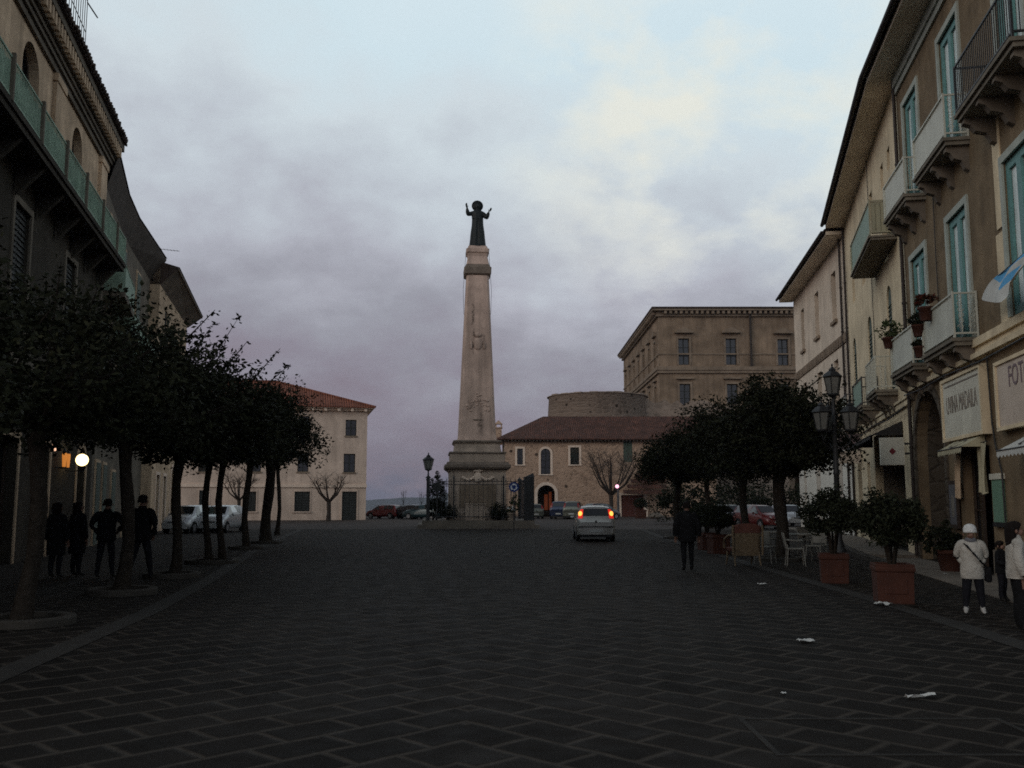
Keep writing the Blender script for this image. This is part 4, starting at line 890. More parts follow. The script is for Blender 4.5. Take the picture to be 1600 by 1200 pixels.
def side(mb2, z0, z1, rows):
    ys = [0.0]
    for a, b in sorted(sd_w, key=lambda t: -t[0]): ys += [b, a]
    ys.append(-D); zs = sorted({z0, z1, *[r for rw_ in rows for r in rw_]})
    for i in range(len(ys) - 1):
        for j in range(len(zs) - 1):
            hole = (i % 2 == 1) and any(r[0] <= zs[j] and zs[j + 1] <= r[1] for r in rows)
            xx = FPA.L - (0.5 if hole else 0.0)
            mb2.quad((xx, ys[i], zs[j]), (xx, ys[i + 1], zs[j]), (xx, ys[i + 1], zs[j + 1]), (xx, ys[i], zs[j + 1]), 1 if hole else 0)
            if hole:
                for yq in (ys[i], ys[i + 1]): mb2.quad((xx, yq, zs[j]), (xx + .5, yq, zs[j]), (xx + .5, yq, zs[j + 1]), (xx, yq, zs[j + 1]))
                for zq in (zs[j], zs[j + 1]): mb2.quad((xx, ys[i], zq), (xx + .5, ys[i], zq), (xx + .5, ys[i + 1], zq), (xx, ys[i + 1], zq))
side(mb, 0, pe, [(pw[0][2], pw[0][3]), (p2[0][2], p2[0][3])]); mb.build('side_wall', [M['palace'], M['glass']], pa)
for a, b in sd_w:
    s = MB(); zq = pw[0][3]; c = (a + b) / 2; X0 = FPA.L
    s.box(X0, X0 + .1, b, b + .28, pw[0][2], zq + .28); s.box(X0, X0 + .1, a - .28, a, pw[0][2], zq + .28); s.box(X0, X0 + .1, a, b, zq, zq + .28); s.build('window_surround', M['trim_palace'], pa)
    s = MB(); z = zq + 0.75; s.box(X0, X0 + .4, c - 1.35, c + 1.35, z, z + .2); s.add([(X0, c - 1.35, z + .2), (X0, c + 1.35, z + .2), (X0, c, z + .85), (X0 + .34, c - 1.35, z + .2), (X0 + .34, c + 1.35, z + .2), (X0 + .34, c, z + .85)], [(3, 4, 5), (0, 2, 5, 3), (2, 1, 4, 5)]); s.build('pediment', M['trim_palace'], pa)
    s = MB(); zq = p2[0][3]; s.box(X0, X0 + .1, b, b + .28, p2[0][2], zq + .28); s.box(X0, X0 + .1, a - .28, a, p2[0][2], zq + .28); s.box(X0, X0 + .1, a, b, zq, zq + .28); s.box(X0, X0 + .4, c - 1.3, c + 1.3, zq + .7, zq + .95); s.build('window_surround', M['trim_palace'], pa)
def ring(mb, o, z0, z1): X0 = FPA.L; mb.box(0, X0 + o, 0, o, z0, z1); mb.box(X0, X0 + o, -D - o, -0.0, z0, z1)
mb = MB(); ring(mb, 0.45, ps - 0.25, ps + 0.25); ring(mb, 0.3, ps - 0.65, ps - 0.253); ring(mb, 0.12, ps + 2.0, ps + 2.2); mb.build('string_course', M['trim_palace'], pa)
mb = MB(); ring(mb, 0.35, pe - 1.0, pe - 0.75); ring(mb, 0.95, pe - 0.25, pe); ring(mb, 0.25, pe - .747, pe - .253)
for k in range(int(FPA.L / 0.75)): mb.box(k * 0.75, 0.35 + k * 0.75, 0.252, 0.85, pe - 0.70, pe - 0.26)
for k in range(int(D / 0.75)): mb.box(FPA.L + .252, FPA.L + 0.85, -k * .75 - .5, -k * .75 - 0.15, pe - 0.70, pe - 0.26)
mb.build('cornice', M['trim_palace'], pa)
mb = MB(); X0 = FPA.L + 1.05; mb.add([(0, 1.05, pe + .01), (X0, 1.05, pe + .01), (X0, -D - 1, pe + .01), (0, -D - 1, pe + .01), (0, 1.05, pe + .25), (X0, 1.05, pe + .25), (X0, -D - 1, pe + .25), (0, -D - 1, pe + .25), (X0 - 10, -10, pe + 1.6), (0, -10, pe + 1.6), (X0 - 10, -D + 8, pe + 1.6), (0, -D + 8, pe + 1.6)],
       [(0, 1, 5, 4), (1, 2, 6, 5), (0, 3, 2, 1), (4, 5, 8, 9), (5, 6, 10, 8), (8, 10, 11, 9), (6, 7, 11, 10)]); mb.build('roof', M['tile_dark'], pa)
mb = MB(); xq = FPA.px(1172, 530)[0]; mb.tube([(xq, .35, ps + .3), (xq, .35, pe - .3)], 0.16, 8); mb.build('downpipe', M['pipe'], pa)
# ---------------------------------------------------------------- monument
MX, MY, MR = -2.42, 65.4, R(5.0)
ob = thing('obelisk_monument', 'tall pale marble obelisk on stepped pedestal in the middle of the plaza', 'monument', (MX, MY, 0), MR)
def sq(mb, prof, ch=0.0, m=0, sy=1.0):            # square (optionally chamfered) stack, prof = [(half, z)]
    rings = []
    for h, z in prof:
        c = min(ch, h * 0.4)
        p = [(-h + c, -h), (h - c, -h), (h, -h + c), (h, h - c), (h - c, h), (-h + c, h), (-h, h - c), (-h, -h + c)] if c else [(-h, -h), (h, -h), (h, h), (-h, h)]
        rings.append([(a, b * sy, z) for a, b in p])
    mb.loft(rings, m, False); return mb
mb = MB(); mb.box(-3.9, 3.9, -3.7, 3.7, 0, 0.24); mb.box(-3.6, 3.6, -3.4, 3.4, 0.24, 0.5); mb.build('step', M['step_stone'], ob)
mb = MB(); sq(mb, [(2.05, .5), (2.05, .95), (1.98, 1.0), (1.86, 1.1), (1.86, 3.62), (1.95, 3.75)], 0.06); mb.build('pedestal', M['ped_stone'], ob)
mb = MB(); sq(mb, [(1.95, 3.75), (2.12, 3.86), (2.18, 3.95), (2.18, 4.12), (2.10, 4.14), (2.02, 4.30)], 0.05); mb.build('dark_moulding', M['band_stone'], ob)
mb = MB(); sq(mb, [(1.82, 4.30), (1.82, 4.86), (1.86, 4.9), (1.74, 4.98)], 0.05); sq(mb, [(1.60, 4.98), (1.54, 5.2), (1.50, 5.52), (1.56, 5.56), (1.58, 5.70), (1.44, 5.78)], 0.05); mb.build('upper_base', M['ped_stone'], ob)
mb = MB(); sq(mb, [(1.88, 4.86), (1.90, 4.93), (1.88, 4.98)], 0.05); sq(mb, [(1.60, 5.60), (1.64, 5.68), (1.60, 5.76)], 0.05); mb.build('thin_dark_moulding', M['band_stone'], ob)
mb = MB(); sq(mb, [(1.31, 5.78), (1.25, 6.1), (0.76, 17.25)], 0.14); mb.build('shaft', M['obelisk'], ob)
mb = MB(); sq(mb, [(0.78, 17.18), (0.92, 17.28), (0.94, 17.72), (0.86, 17.78), (0.80, 17.95)], 0.06); mb.build('collar', M['band_stone'], ob)
mb = MB(); sq(mb, [(0.80, 17.9), (0.72, 18.3), (0.66, 18.55), (0.70, 18.75), (0.78, 18.82), (0.80, 19.05), (0.70, 19.12), (0.62, 19.3)], 0.08); mb.build('capital', M['obelisk'], ob)
mb = MB(); yq = lambda z: -(1.25 - (z - 6.1) / (17.25 - 6.1) * 0.49)
for zc, r in ((12.35, 0.34),):
    mb.sphere((0, yq(zc) - 0.02, zc), (r, 0.10, r * 1.25)); mb.lathe([(r * 1.2, -0.04), (r * 1.3, 0.0), (r * 1.2, 0.04)], (0, yq(zc), zc), 16) if False else None
    for s_ in (-1, 1): mb.sphere((s_ * 0.45, yq(zc) - 0.02, zc - 0.1), (0.12, 0.08, 0.3))
    mb.sphere((0, yq(zc) - 0.02, zc + 0.62), (0.3, 0.08, 0.16))
mb.build('shaft_medallion', M['obelisk'], ob)
mb = MB(); rn = random.Random(2)
for (cx, zc, w) in ((-0.45, 8.3, .3), (0, 8.25, .28), (0.45, 8.3, .3), (-0.62, 7.9, .2), (0.66, 7.9, .2), (0, 8.75, .22)):
    for k in range(7): mb.sphere((cx + rn.uniform(-w, w), yq(zc) - 0.0, zc + rn.uniform(-.22, .22)), (0.11, 0.05, 0.08), 8, 5)
mb.build('shaft_relief', M['obelisk'], ob)
mb = MB(); mb.box(-0.28, 0.28, yq(7.2) - 0.05, yq(7.2) + .1, 7.12, 7.2); mb.build('carved_line', M['band_stone'], ob)
mb = MB()
for s_ in (-1, 1):
    for k in range(9): 
        q = k / 8; mb.sphere((s_ * (0.18 + 0.8 * q), -1.92, 3.35 - 0.22 * math.sin(q * math.pi * 0.9) + 0.12 * q * 0), (0.13, 0.07, 0.085), 8, 5)
mb.sphere((0, -1.94, 3.3), (0.26, 0.1, 0.36)); mb.sphere((0, -1.94, 3.72), (0.34, 0.08, 0.10), 10, 6); mb.build('garland_relief', M['surround'], ob)
mb = MB(); mb.box(-1.2, 1.2, -1.91, -1.80, 1.35, 2.85); mb.build('inscription_panel', M['trim_palace'], ob)
mb = MB()
for z in (6.6, 8.0, 9.5, 11.0, 12.6, 14.0, 15.4, 16.6):
    pass
for s_ in (-1, 1): mb.tube([(s_ * 0.88, -0.2, 17.6), (s_ * 0.98, -0.25, 16.2), (s_ * 0.93, -0.3, 14.5)], 0.012, 4); mb.tube([(s_ * .88, -.2, 17.7), (s_ * .80, -.2, 18.9)], 0.012, 4)
mb.build('lightning_cable', M['iron_grey'], ob)

def skin_figure(name, joints, edges, mats, emat, parent=None, sub=1, root=0):
    """continuous skinned body. joints {k:(x,y,z,r)}; edges [(a,b)]; emat edge->material index"""
    keys = list(joints); ix = {k: i for i, k in enumerate(keys)}
    me = bpy.data.meshes.new(name); me.from_pydata([joints[k][:3] for k in keys], [(ix[a], ix[b]) for a, b in edges], [])
    o = bpy.data.objects.new(name, me); COL.objects.link(o)
    sk = o.modifiers.new('skin', 'SKIN'); sk.use_smooth_shade = True; sk.branch_smoothing = 0.4
    lay = me.skin_vertices[0].data
    for i, k in enumerate(keys):
        r = joints[k][3]; lay[i].radius = r if isinstance(r, tuple) else (r, r); lay[i].use_root = (i == root)
    ss = o.modifiers.new('sub', 'SUBSURF'); ss.levels = sub; ss.render_levels = sub
    dg = bpy.context.evaluated_depsgraph_get(); nm = bpy.data.meshes.new_from_object(o.evaluated_get(dg))
    o.modifiers.clear(); o.data = nm; nm.name = name; bpy.data.meshes.remove(me)
    nm.materials.clear()
    for m in mats: nm.materials.append(m)
    A = np.array([joints[a][:3] for a, b in edges]); B = np.array([joints[b][:3] for a, b in edges]); mi = [emat[e] if e in emat else 0 for e in edges]
    for p in nm.polygons:
        c = np.array(p.center); d = B - A; tt = np.clip(((c - A) * d).sum(1) / np.maximum((d * d).sum(1), 1e-9), 0, 1)
        p.material_index = mi[int(np.argmin(((A + d * tt[:, None] - c) ** 2).sum(1)))]; p.use_smooth = True
    if parent: o.parent = parent
    return o

def hand(J, E, EM, wrist, d, up, side, h, key, mi):
    """palm, five separate bent fingers and a thumb that leaves the side of the palm"""
    d = Vector(d).normalized(); up = Vector(up).normalized(); sd = d.cross(up).normalized() * side
    w = Vector(wrist); pc = w + d * 0.045 * h; J[key + 'p'] = (*pc, (0.021 * h, 0.012 * h)); E.append((key + 'w', key + 'p')); EM[E[-1]] = mi
    for i, ln in enumerate((0.040, 0.046, 0.043, 0.033)):
        b = pc + d * 0.012 * h + sd * (0.0135 - 0.009 * i) * h; m_ = b + d * ln * 0.55 * h - up * 0.006 * h; e_ = m_ + d * ln * 0.4 * h - up * 0.016 * h
        for n_, p, r in (('a', b, .0058), ('b', m_, .0052), ('c', e_, .0042)): J[f'{key}{i}{n_}'] = (*p, r * h)
        for x, y in ((key + 'p', f'{key}{i}a'), (f'{key}{i}a', f'{key}{i}b'), (f'{key}{i}b', f'{key}{i}c')): E.append((x, y)); EM[E[-1]] = mi
    b = w + d * 0.022 * h + sd * 0.018 * h; e_ = b + d * 0.03 * h + sd * 0.014 * h - up * 0.01 * h
    J[key + 'ta'] = (*b, .0066 * h); J[key + 'tb'] = (*e_, .005 * h)
    for x, y in ((key + 'w', key + 'ta'), (key + 'ta', key + 'tb')): E.append((x, y)); EM[E[-1]] = mi

def statue():
    st = thing('saint_statue', 'dark bronze robed saint with halo and both arms raised on top of the obelisk', 'statue', (MX, MY, 19.28), MR); st.scale = (1.06, 1.06, 1.06)
    mb = MB(); mb.lathe([(0.62, 0), (0.60, 0.12), (0.50, 0.14)], n=14); mb.build('base', M['bronze'], st)
    mb = MB(); rings = []
    for z, rx, ry, wv in ((0.12, .52, .44, .06), (0.5, .47, .40, .06), (1.1, .42, .36, .05), (1.55, .37, .32, .03), (1.95, .36, .30, .02), (2.25, .40, .30, .01), (2.42, .40, .28, 0.0), (2.52, .28, .22, 0), (2.60, .13, .13, 0)):
        rings.append([(rx * (1 + wv * math.sin(7 * q + 1) / max(rx, .1)) * math.cos(q), ry * (1 + wv * math.sin(9 * q) / max(ry, .1)) * math.sin(q), z) for q in [2 * math.pi * k / 48 for k in range(48)]])
    mb.loft(rings); mb.build('robe', M['bronze'], st)
    J = {'c': (0, 0, 2.25, (.30, .22)), 'n': (0, 0, 2.62, .10), 'h': (0, -.02, 2.86, (.16, .18)), 'ht': (0, -.02, 3.02, (.13, .15)), 'nose': (0, -.20, 2.84, .03), 'beard': (0, -.14, 2.70, .085)}
    E = [('c', 'n'), ('n', 'h'), ('h', 'ht'), ('h', 'nose'), ('h', 'beard')]; EM = {}
    for s_, k, el, wr in ((-1, 'L', (-.62, -.05, 2.22), (-.72, -.22, 2.62)), (1, 'R', (.60, -.08, 2.02), (.74, -.25, 2.36))):
        J[k + 's'] = (s_ * .34, 0, 2.40, .19); J[k + 'e'] = (*el, .20); J[k + 'f'] = (*[(a + b) / 2 for a, b in zip(el, wr)], .17); J[k + 'w'] = (*wr, .055)
        E += [('c', k + 's'), (k + 's', k + 'e'), (k + 'e', k + 'f'), (k + 'f', k + 'w')]
        d = Vector((s_ * (.05 if s_ < 0 else .2), -.1, .35)); hand(J, E, EM, wr, d, (0, 1, 0.2), s_, 3.4, k, 0)
    skin_figure('body', J, E, [M['bronze']], EM, st)
    mb = MB(); n = 28; P = []
    for i in range(n):
        q = 2 * math.pi * i / n; P.append((0.36 * math.cos(q), 0.19, 2.92 + 0.36 * math.sin(q)))
    for i in range(n): mb.tube([P[i], P[(i + 1) % n]], 0.028, 5, smooth=False)
    for k in range(24): q = 2 * math.pi * k / 24; mb.tube([(.16 * math.cos(q), .19, 2.92 + .16 * math.sin(q)), (.34 * math.cos(q), .19, 2.92 + .34 * math.sin(q))], 0.016, 4, smooth=False)
    mb.lathe([(0.0, 0), (0.34, 0.0), (0.34, 0.02), (0.0, 0.02)], n=20); 
    b = len(mb.v) - 80
    mb.v[b:] = [(x, 0.18 + z, 2.92 + y) for x, y, z in mb.v[b:]]
    mb.build('halo', M['bronze'], st)
    mb = MB(); mb.tube([(-.36, -.2, 1.95), (.1, -.34, 1.9), (.15, -.38, 1.2), (.13, -.42, 0.6)], 0.03, 6); mb.build('rope_belt', M['bronze'], st)
statue()

fe = thing('iron_fence', 'dark iron railing around the obelisk pedestal', 'fence', (MX, MY, 0.5), MR)
FW, FD, FH = 3.25, 3.15, 2.55
def fence_bars(p0, p1, n, m='iron_grey'):
    mb = MB()
    for k in range(n + 1):
        q = k / n; x, y = p0[0] + (p1[0] - p0[0]) * q, p0[1] + (p1[1] - p0[1]) * q
        mb.tube([(x, y, 0.05), (x, y, FH)], 0.014, 5); mb.lathe([(0.026, 0), (0.035, 0.04), (0, 0.16)], (x, y, FH), 5)
    for z in (0.25, FH - 0.25, FH - 0.05): mb.tube([(*p0, z), (*p1, z)], 0.022, 5)
    mb.build('bar_panel', M[m], fe)
cs = [(-FW, -FD), (FW, -FD), (FW, FD), (-FW, FD)]
for i in range(4): fence_bars(cs[i], cs[(i + 1) % 4], 22)
for i, (x, y) in enumerate([(-FW, -FD), (FW, FD), (-FW, FD), (-1.6, -FD), (1.6, -FD)]):
    mb = MB(); w = 0.11 if i < 3 else 0.045; mb.box(x - w, x + w, y - w - .004, y + w - .004, 0, FH + 0.15); mb.lathe([(w * 1.5, 0), (w * 1.6, .06), (w, .1), (0, .25)], (x, y, FH + .15), 8); mb.build('post', M['iron'], fe)
mb = MB(); mb.box(FW - 0.32, FW + 0.32, -FD - 0.25, -FD + 0.3, 0, 2.75); mb.add([(FW - .36, -FD - .28, 2.75), (FW + .36, -FD - .28, 2.75), (FW + .36, -FD + .33, 2.75), (FW - .36, -FD + .33, 2.75), (FW + .28, -FD, 3.05)], [(0, 1, 4), (1, 2, 4), (2, 3, 4), (3, 0, 4), (0, 3, 2, 1)]); mb.build('gate_pier', M['iron'], fe)

def lantern_mesh(par, c, h=0.75, w=0.21, top_out=True, name='lantern'):
    x, y, z = c
    o = MB()
    for k in range(6):
        q = math.pi / 3 * k; o.tube([(x + w * .62 * math.cos(q), y + w * .62 * math.sin(q), z), (x + w * math.cos(q), y + w * math.sin(q), z + h * .58)], 0.013, 5)
    o.lathe([(0.03, -0.12), (w * .35, -0.05), (w * .66, -0.02), (w * .66, 0.02), (w * .5, 0.03)], (x, y, z), 6); 
    o.lathe([(w * 1.04, h * .57), (w * 1.15, h * .6), (w * 1.08, h * .64), (w * .72, h * .74), (w * .4, h * .80), (w * .42, h * .84), (w * .2, h * .9), (w * .07, h * .95), (w * .14, h * .99), (0, h * 1.06)], (x, y, z), 6, smooth=False)
    p = o.build(name, M['iron'], par)
    g = MB(); g.lathe([(w * .58, 0.03), (w * .95, h * .57)], (x, y, z), 6, smooth=False); g.build('lantern_glass', M['lantern_glass'], p); return p
gl = thing('gate_lantern', 'old street lantern on the left corner post of the obelisk fence', 'lantern', fe.matrix_world.to_translation() if False else (0, 0, 0))
_c = Matrix.Rotation(MR, 3, 'Z') @ Vector((-FW, -FD, 0)); gl.location = (MX + _c.x, MY + _c.y, 0.5 + FH + 0.37)
mb = MB(); mb.lathe([(0.09, 0), (0.05, 0.05), (0.045, 0.22)], n=8); mb.build('stem', M['iron'], gl); lantern_mesh(gl, (0, 0, 0.32), 1.05, 0.34)
def round_sign(name, label, loc, r, zc, front, back, arrows=False, rz=0.0):
    s = thing(name, label, 'road sign', loc, rz)
    mb = MB(); mb.tube([(0, 0.04, 0), (0, 0.04, zc + r * .8)], 0.03, 8); mb.build('pole', M['iron_grey'], s)
    mb = MB(); n = 28
    mb.add([(r * math.cos(2 * math.pi * k / n), -0.012, zc + r * math.sin(2 * math.pi * k / n)) for k in range(n)] + [(r * math.cos(2 * math.pi * k / n), 0.012, zc + r * math.sin(2 * math.pi * k / n)) for k in range(n)],
           [tuple(range(n)), tuple(range(n, 2 * n))] + [(k, (k + 1) % n, n + (k + 1) % n, n + k) for k in range(n)]); o = mb.build('sign_disc', M[front], s)
    if arrows:
        mb = MB()
        for k in range(3):
            a0 = 2 * math.pi * k / 3 + 0.5; m_ = 9; rr0, rr1 = r * .42, r * .66
            for i in range(m_ - 1):
                a, b = a0 + 1.45 * i / m_, a0 + 1.45 * (i + 1) / m_
                mb.quad(*[(q * math.cos(t_), -0.016, zc + q * math.sin(t_)) for q, t_ in ((rr0, a), (rr1, a), (rr1, b), (rr0, b))])
            a, b = a0 + 1.45 * (m_ - 1) / m_, a0 + 1.95
            mb.add([(q * math.cos(t_), -0.016, zc + q * math.sin(t_)) for q, t_ in ((r * .32, a), (r * .76, a), (r * .54, b))], [(0, 1, 2)])
        mb.build('roundabout_arrows', M['white_sign'], s)
round_sign('road_sign', 'dark back of a round road sign left of the obelisk', at(683, 761, 62.0) * Vector((1, 1, 0)), 0.30, at(683, 761, 62).z, 'iron', 'iron')
round_sign('road_sign', 'round blue road sign with white circling arrows right of the obelisk', at(803, 761, 61.0) * Vector((1, 1, 0)), 0.32, at(803, 761, 61).z, 'blue_sign', 'blue_sign', True)

# ---------------------------------------------------------------- foliage
def leaves(mb_or_none, pts, size, seed, aspect=0.5, droop=0.0):
    rs = np.random.RandomState(seed); n = len(pts); P = np.asarray(pts)
    a = rs.normal(size=(n, 3)); a[:, 2] *= 0.7; a[:, 2] -= droop; a /= np.linalg.norm(a, axis=1)[:, None]
    b = rs.normal(size=(n, 3)); b -= (a * b).sum(1)[:, None] * a; b /= np.linalg.norm(b, axis=1)[:, None]
    s = size * rs.uniform(0.6, 1.35, n)[:, None]
    V = np.stack([P - a * s * .5, P + b * s * aspect * .5, P + a * s * .5, P - b * s * aspect * .5], 1).reshape(-1, 3)
    return V, n
def mesh_quads(name, V, n, m, parent):
    me = bpy.data.meshes.new(name); me.vertices.add(len(V)); me.vertices.foreach_set('co', V.astype(np.float32).ravel())
    me.loops.add(4 * n); me.loops.foreach_set('vertex_index', np.arange(4 * n, dtype=np.int32)); me.polygons.add(n)
    me.polygons.foreach_set('loop_start', np.arange(0, 4 * n, 4, dtype=np.int32)); me.polygons.foreach_set('loop_total', np.full(n, 4, dtype=np.int32))
    me.materials.append(m); me.update(calc_edges=True); me.validate()
    o = bpy.data.objects.new(name, me); COL.objects.link(o); o.parent = parent; return o
def crown_points(rs, c, rx, ry, rz, nclump, per, cr, shoots=(), zmin=None):
    pts = []
    for k in range(nclump):
        d = rs.normal(size=3); d /= np.linalg.norm(d)
        if d[2] < -0.55: d[2] *= 0.6
        q = rs.uniform(0.3, 1.0) ** 0.45 * rs.uniform(0.80, 1.14)
        cc = np.array(c) + d * q * np.array([rx, ry, rz]); r = cr * rs.uniform(0.5, 1.3)
        g = rs.normal(size=(per, 3)); g /= np.linalg.norm(g, axis=1)[:, None]
        pts.append(cc + g * (r * rs.uniform(0.15, 1.0, per) ** 0.5)[:, None] * np.array([1, 1, 0.85]))
    for (p0, p1, n_) in shoots:
        tt = rs.uniform(0, 1, n_)[:, None]; pts.append(np.array(p0) + (np.array(p1) - np.array(p0)) * tt + rs.normal(size=(n_, 3)) * 0.05)
    P = np.concatenate(pts)
    if zmin is not None: P = P[P[:, 2] > zmin + 0.12 * np.sin(P[:, 0] * 5) + 0.08 * np.sin(P[:, 1] * 7)]
    return P
def tree(name, label, loc, H, rad, zc, rz, seed, tr=0.14, n=(95, 130), leaf=0.13, shoots=(), group=None, off=(0, 0), m='leaf', twin=None, cat='tree', lean=(0, 0), zmin=None):
    t_ = thing(name, label, cat, loc, 0, group); rs = np.random.RandomState(seed); rn = random.Random(seed)
    mb = MB(); fork = zc - rz * 0.55; tops = []
    bases = [(0, 0)] if not twin else [(-twin, 0), (twin, 0.1)]
    for bx, by in bases:
        pts = [(bx + off[0] * q + lean[0] * q + 0.09 * math.sin(5 * q + seed), by + off[1] * q + lean[1] * q + 0.07 * math.cos(6 * q + seed), fork * q - 0.05 * (q == 0)) for q in (0, .15, .35, .6, .8, 1)]
        mb.tube(pts, [tr * 1.55, tr * 1.12, tr * .95, tr * 1.06, tr * .92, tr * 1.15], 10)
        for k in range(6):
            a = 2 * math.pi * k / 6 + rn.random(); p = Vector(pts[-1]); e_ = Vector((off[0] + lean[0] + rad * .7 * math.cos(a), off[1] + lean[1] + rad * .7 * math.sin(a), zc + rz * rn.uniform(-.1, .6))); mid = p.lerp(e_, .5) + Vector((0, 0, .12))
            mb.tube([p, mid, e_], [tr * .55, tr * .34, tr * .12], 6)
            for j in range(2):
                e2 = e_ + Vector((rn.uniform(-.6, .6), rn.uniform(-.6, .6), rn.uniform(-.2, .5))); mb.tube([mid, mid.lerp(e2, .6) + Vector((0, 0, .1)), e2], [tr * .28, tr * .17, tr * .07], 5)
    fk = Vector((off[0] + lean[0], off[1] + lean[1], fork)); ex = []; tw = MB(); c0 = Vector((off[0] + lean[0], off[1] + lean[1], zc))
    for k in range(16):
        a = rn.uniform(0, 6.283); el = rn.uniform(-0.15, 1.3); d = Vector((math.cos(a) * math.cos(el), math.sin(a) * math.cos(el), math.sin(el)))
        p0 = c0 + Vector((d.x * rad, d.y * rad, d.z * rz)) * 0.85; p1 = p0 + (d + Vector((0, 0, .35))) * rn.uniform(.2, .5) * rad * .42
        ex.append((tuple(p0), tuple(p1), rn.randint(14, 26))); tw.tube([fk, fk.lerp(p0, .55) + Vector((0, 0, .06)), p0, p1], [0.03, 0.02, 0.013, 0.005], 4)
    for p0, p1, _ in shoots: tw.tube([fk, p0, p1], [0.03, 0.02, 0.006], 4)
    shoots = list(shoots) + ex
    mb.build('trunk', M['bark'], t_); tw.build('twigs', M['bark'], t_)
    P = crown_points(rs, (off[0] + lean[0], off[1] + lean[1], zc), rad, rad, rz, n[0], n[1], rad * 0.27, shoots, zmin)
    V, k = leaves(None, P, leaf, seed); mesh_quads('crown', V, k, M[m], t_); return t_

def bush(name, label, loc, r, zc, rz, seed, m='leaf_bush', n=(30, 70), leaf=0.08, stem=None, cat='shrub', group=None):
    t_ = thing(name, label, cat, loc, 0, group); rs = np.random.RandomState(seed)
    P = crown_points(rs, (0, 0, zc), r, r, rz, n[0], n[1], r * 0.32); V, k = leaves(None, P, leaf, seed); mesh_quads('foliage', V, k, M[m], t_)
    mb = MB(); z0 = 0 if stem is None else stem; rn = random.Random(seed)
    for q in range(5): a = q * 1.26; mb.tube([(0.03 * math.cos(a), 0.03 * math.sin(a), z0), (r * .3 * math.cos(a), r * .3 * math.sin(a), zc), (r * .6 * math.cos(a), r * .6 * math.sin(a), zc + rz * .5)], [0.03, 0.02, 0.006], 5)
    mb.build('stems', M['bark'], t_); return t_

def ring_kerb(label, loc, r, wide=0.16):
    t_ = MB(); n = 40; z = 0.11
    t_.lathe([(r - wide, 0.0), (r - wide, z - .01), (r - wide + .02, z), (r - .02, z), (r, z - .02), (r, 0.0)], n=n, smooth=False)
    o = t_.build('tree_ring', M['kerb']); o.location = (loc[0], loc[1], 0); tag(o, label, 'stone ring', 'stone rings round the trees')
    s = MB(); s.lathe([(0.0, 0.05), (r - wide, 0.045)], n=n); s.build('ring_soil', M['soil'], o); return o

GLT = 'dark evergreen trees in the left row'
LT = [  # base pixel, height top, radius, zc, rz, trunk
    (42, 975, 1.95, 3.4, 1.42, .11, 'dark evergreen tree with its trunk at the left edge, nearest to the camera'),
    (190, 928, 2.1, 3.55, 1.4, .115, 'second dark evergreen in the left row, in front of the talking people'),
    (268, 902, 2.05, 3.4, 1.45, .105, 'third dark evergreen in the left row, slightly leaning trunk beside the people'),
    (331, 880, 2.1, 3.65, 1.55, .09, 'twin-trunked dark evergreen in the left row before the parked pale cars'),
    (384, 858, 2.1, 4.05, 1.75, .115, 'fifth dark evergreen in the left row, right of the pale cars'),
    (417, 849, 2.25, 4.4, 1.95, .2, 'thick-trunked dark evergreen ending the left row')]
SH = {2: [((.6, 0, 4.7), (1.35, -.1, 5.9), 60), ((.9, .1, 4.6), (1.5, 0, 5.3), 40), ((.2, 0, 5.0), (.75, 0, 5.75), 40)], 3: [((.9, 0, 5.0), (1.7, 0, 5.95), 50), ((1.2, 0, 4.8), (2.0, 0, 5.5), 40)],
      1: [((-.4, 0, 4.8), (0.1, 0, 5.6), 40), ((.9, 0, 4.6), (1.5, 0, 5.25), 40)]}
for i, (bx, by, rad, zc, rz_, tr, lab) in enumerate(LT):
    p = gp(bx, by)
    tree('evergreen_tree', lab, (p.x, p.y, 0), 0, rad, zc, rz_, 11 + i, tr, n=(115, 120) if i < 2 else (100, 110), leaf=0.10 if i < 2 else 0.13, shoots=SH.get(i, ()), group=GLT, twin=0.17 if i == 3 else None, zmin=(2.38, 2.62, 2.55, 2.5, None, None)[i], lean=(0.12, 0) if i == 2 else (0, 0))
    ring_kerb(['raised stone ring round the nearest trunk at lower left', 'raised stone ring below the tree beside the talking people', 'raised stone ring round the slightly leaning trunk', 'raised stone ring round the twin trunks', 'raised stone ring round the fifth left trunk, right of the pale cars', 'raised stone ring round the thick trunk ending the left row'][i], (p.x, p.y), 0.62 if i != 3 else 0.72)
p = gp(433, 836); tree('evergreen_tree', 'slim dark evergreen behind the thick trunk at the end of the left row', (p.x, p.y, 0), 0, 1.5, 4.6, 1.5, 31, .10, n=(60, 90), leaf=.14, group=GLT)
p = Vector((-6.0, 8.3, 0)); tree('evergreen_tree', 'dark evergreen just outside the left edge whose leaves reach the picture edge', p, 0, 1.65, 3.15, 1.2, 37, .15, n=(110, 120), leaf=.09, group=GLT)
GRT = 'dark evergreen trees in the right row'
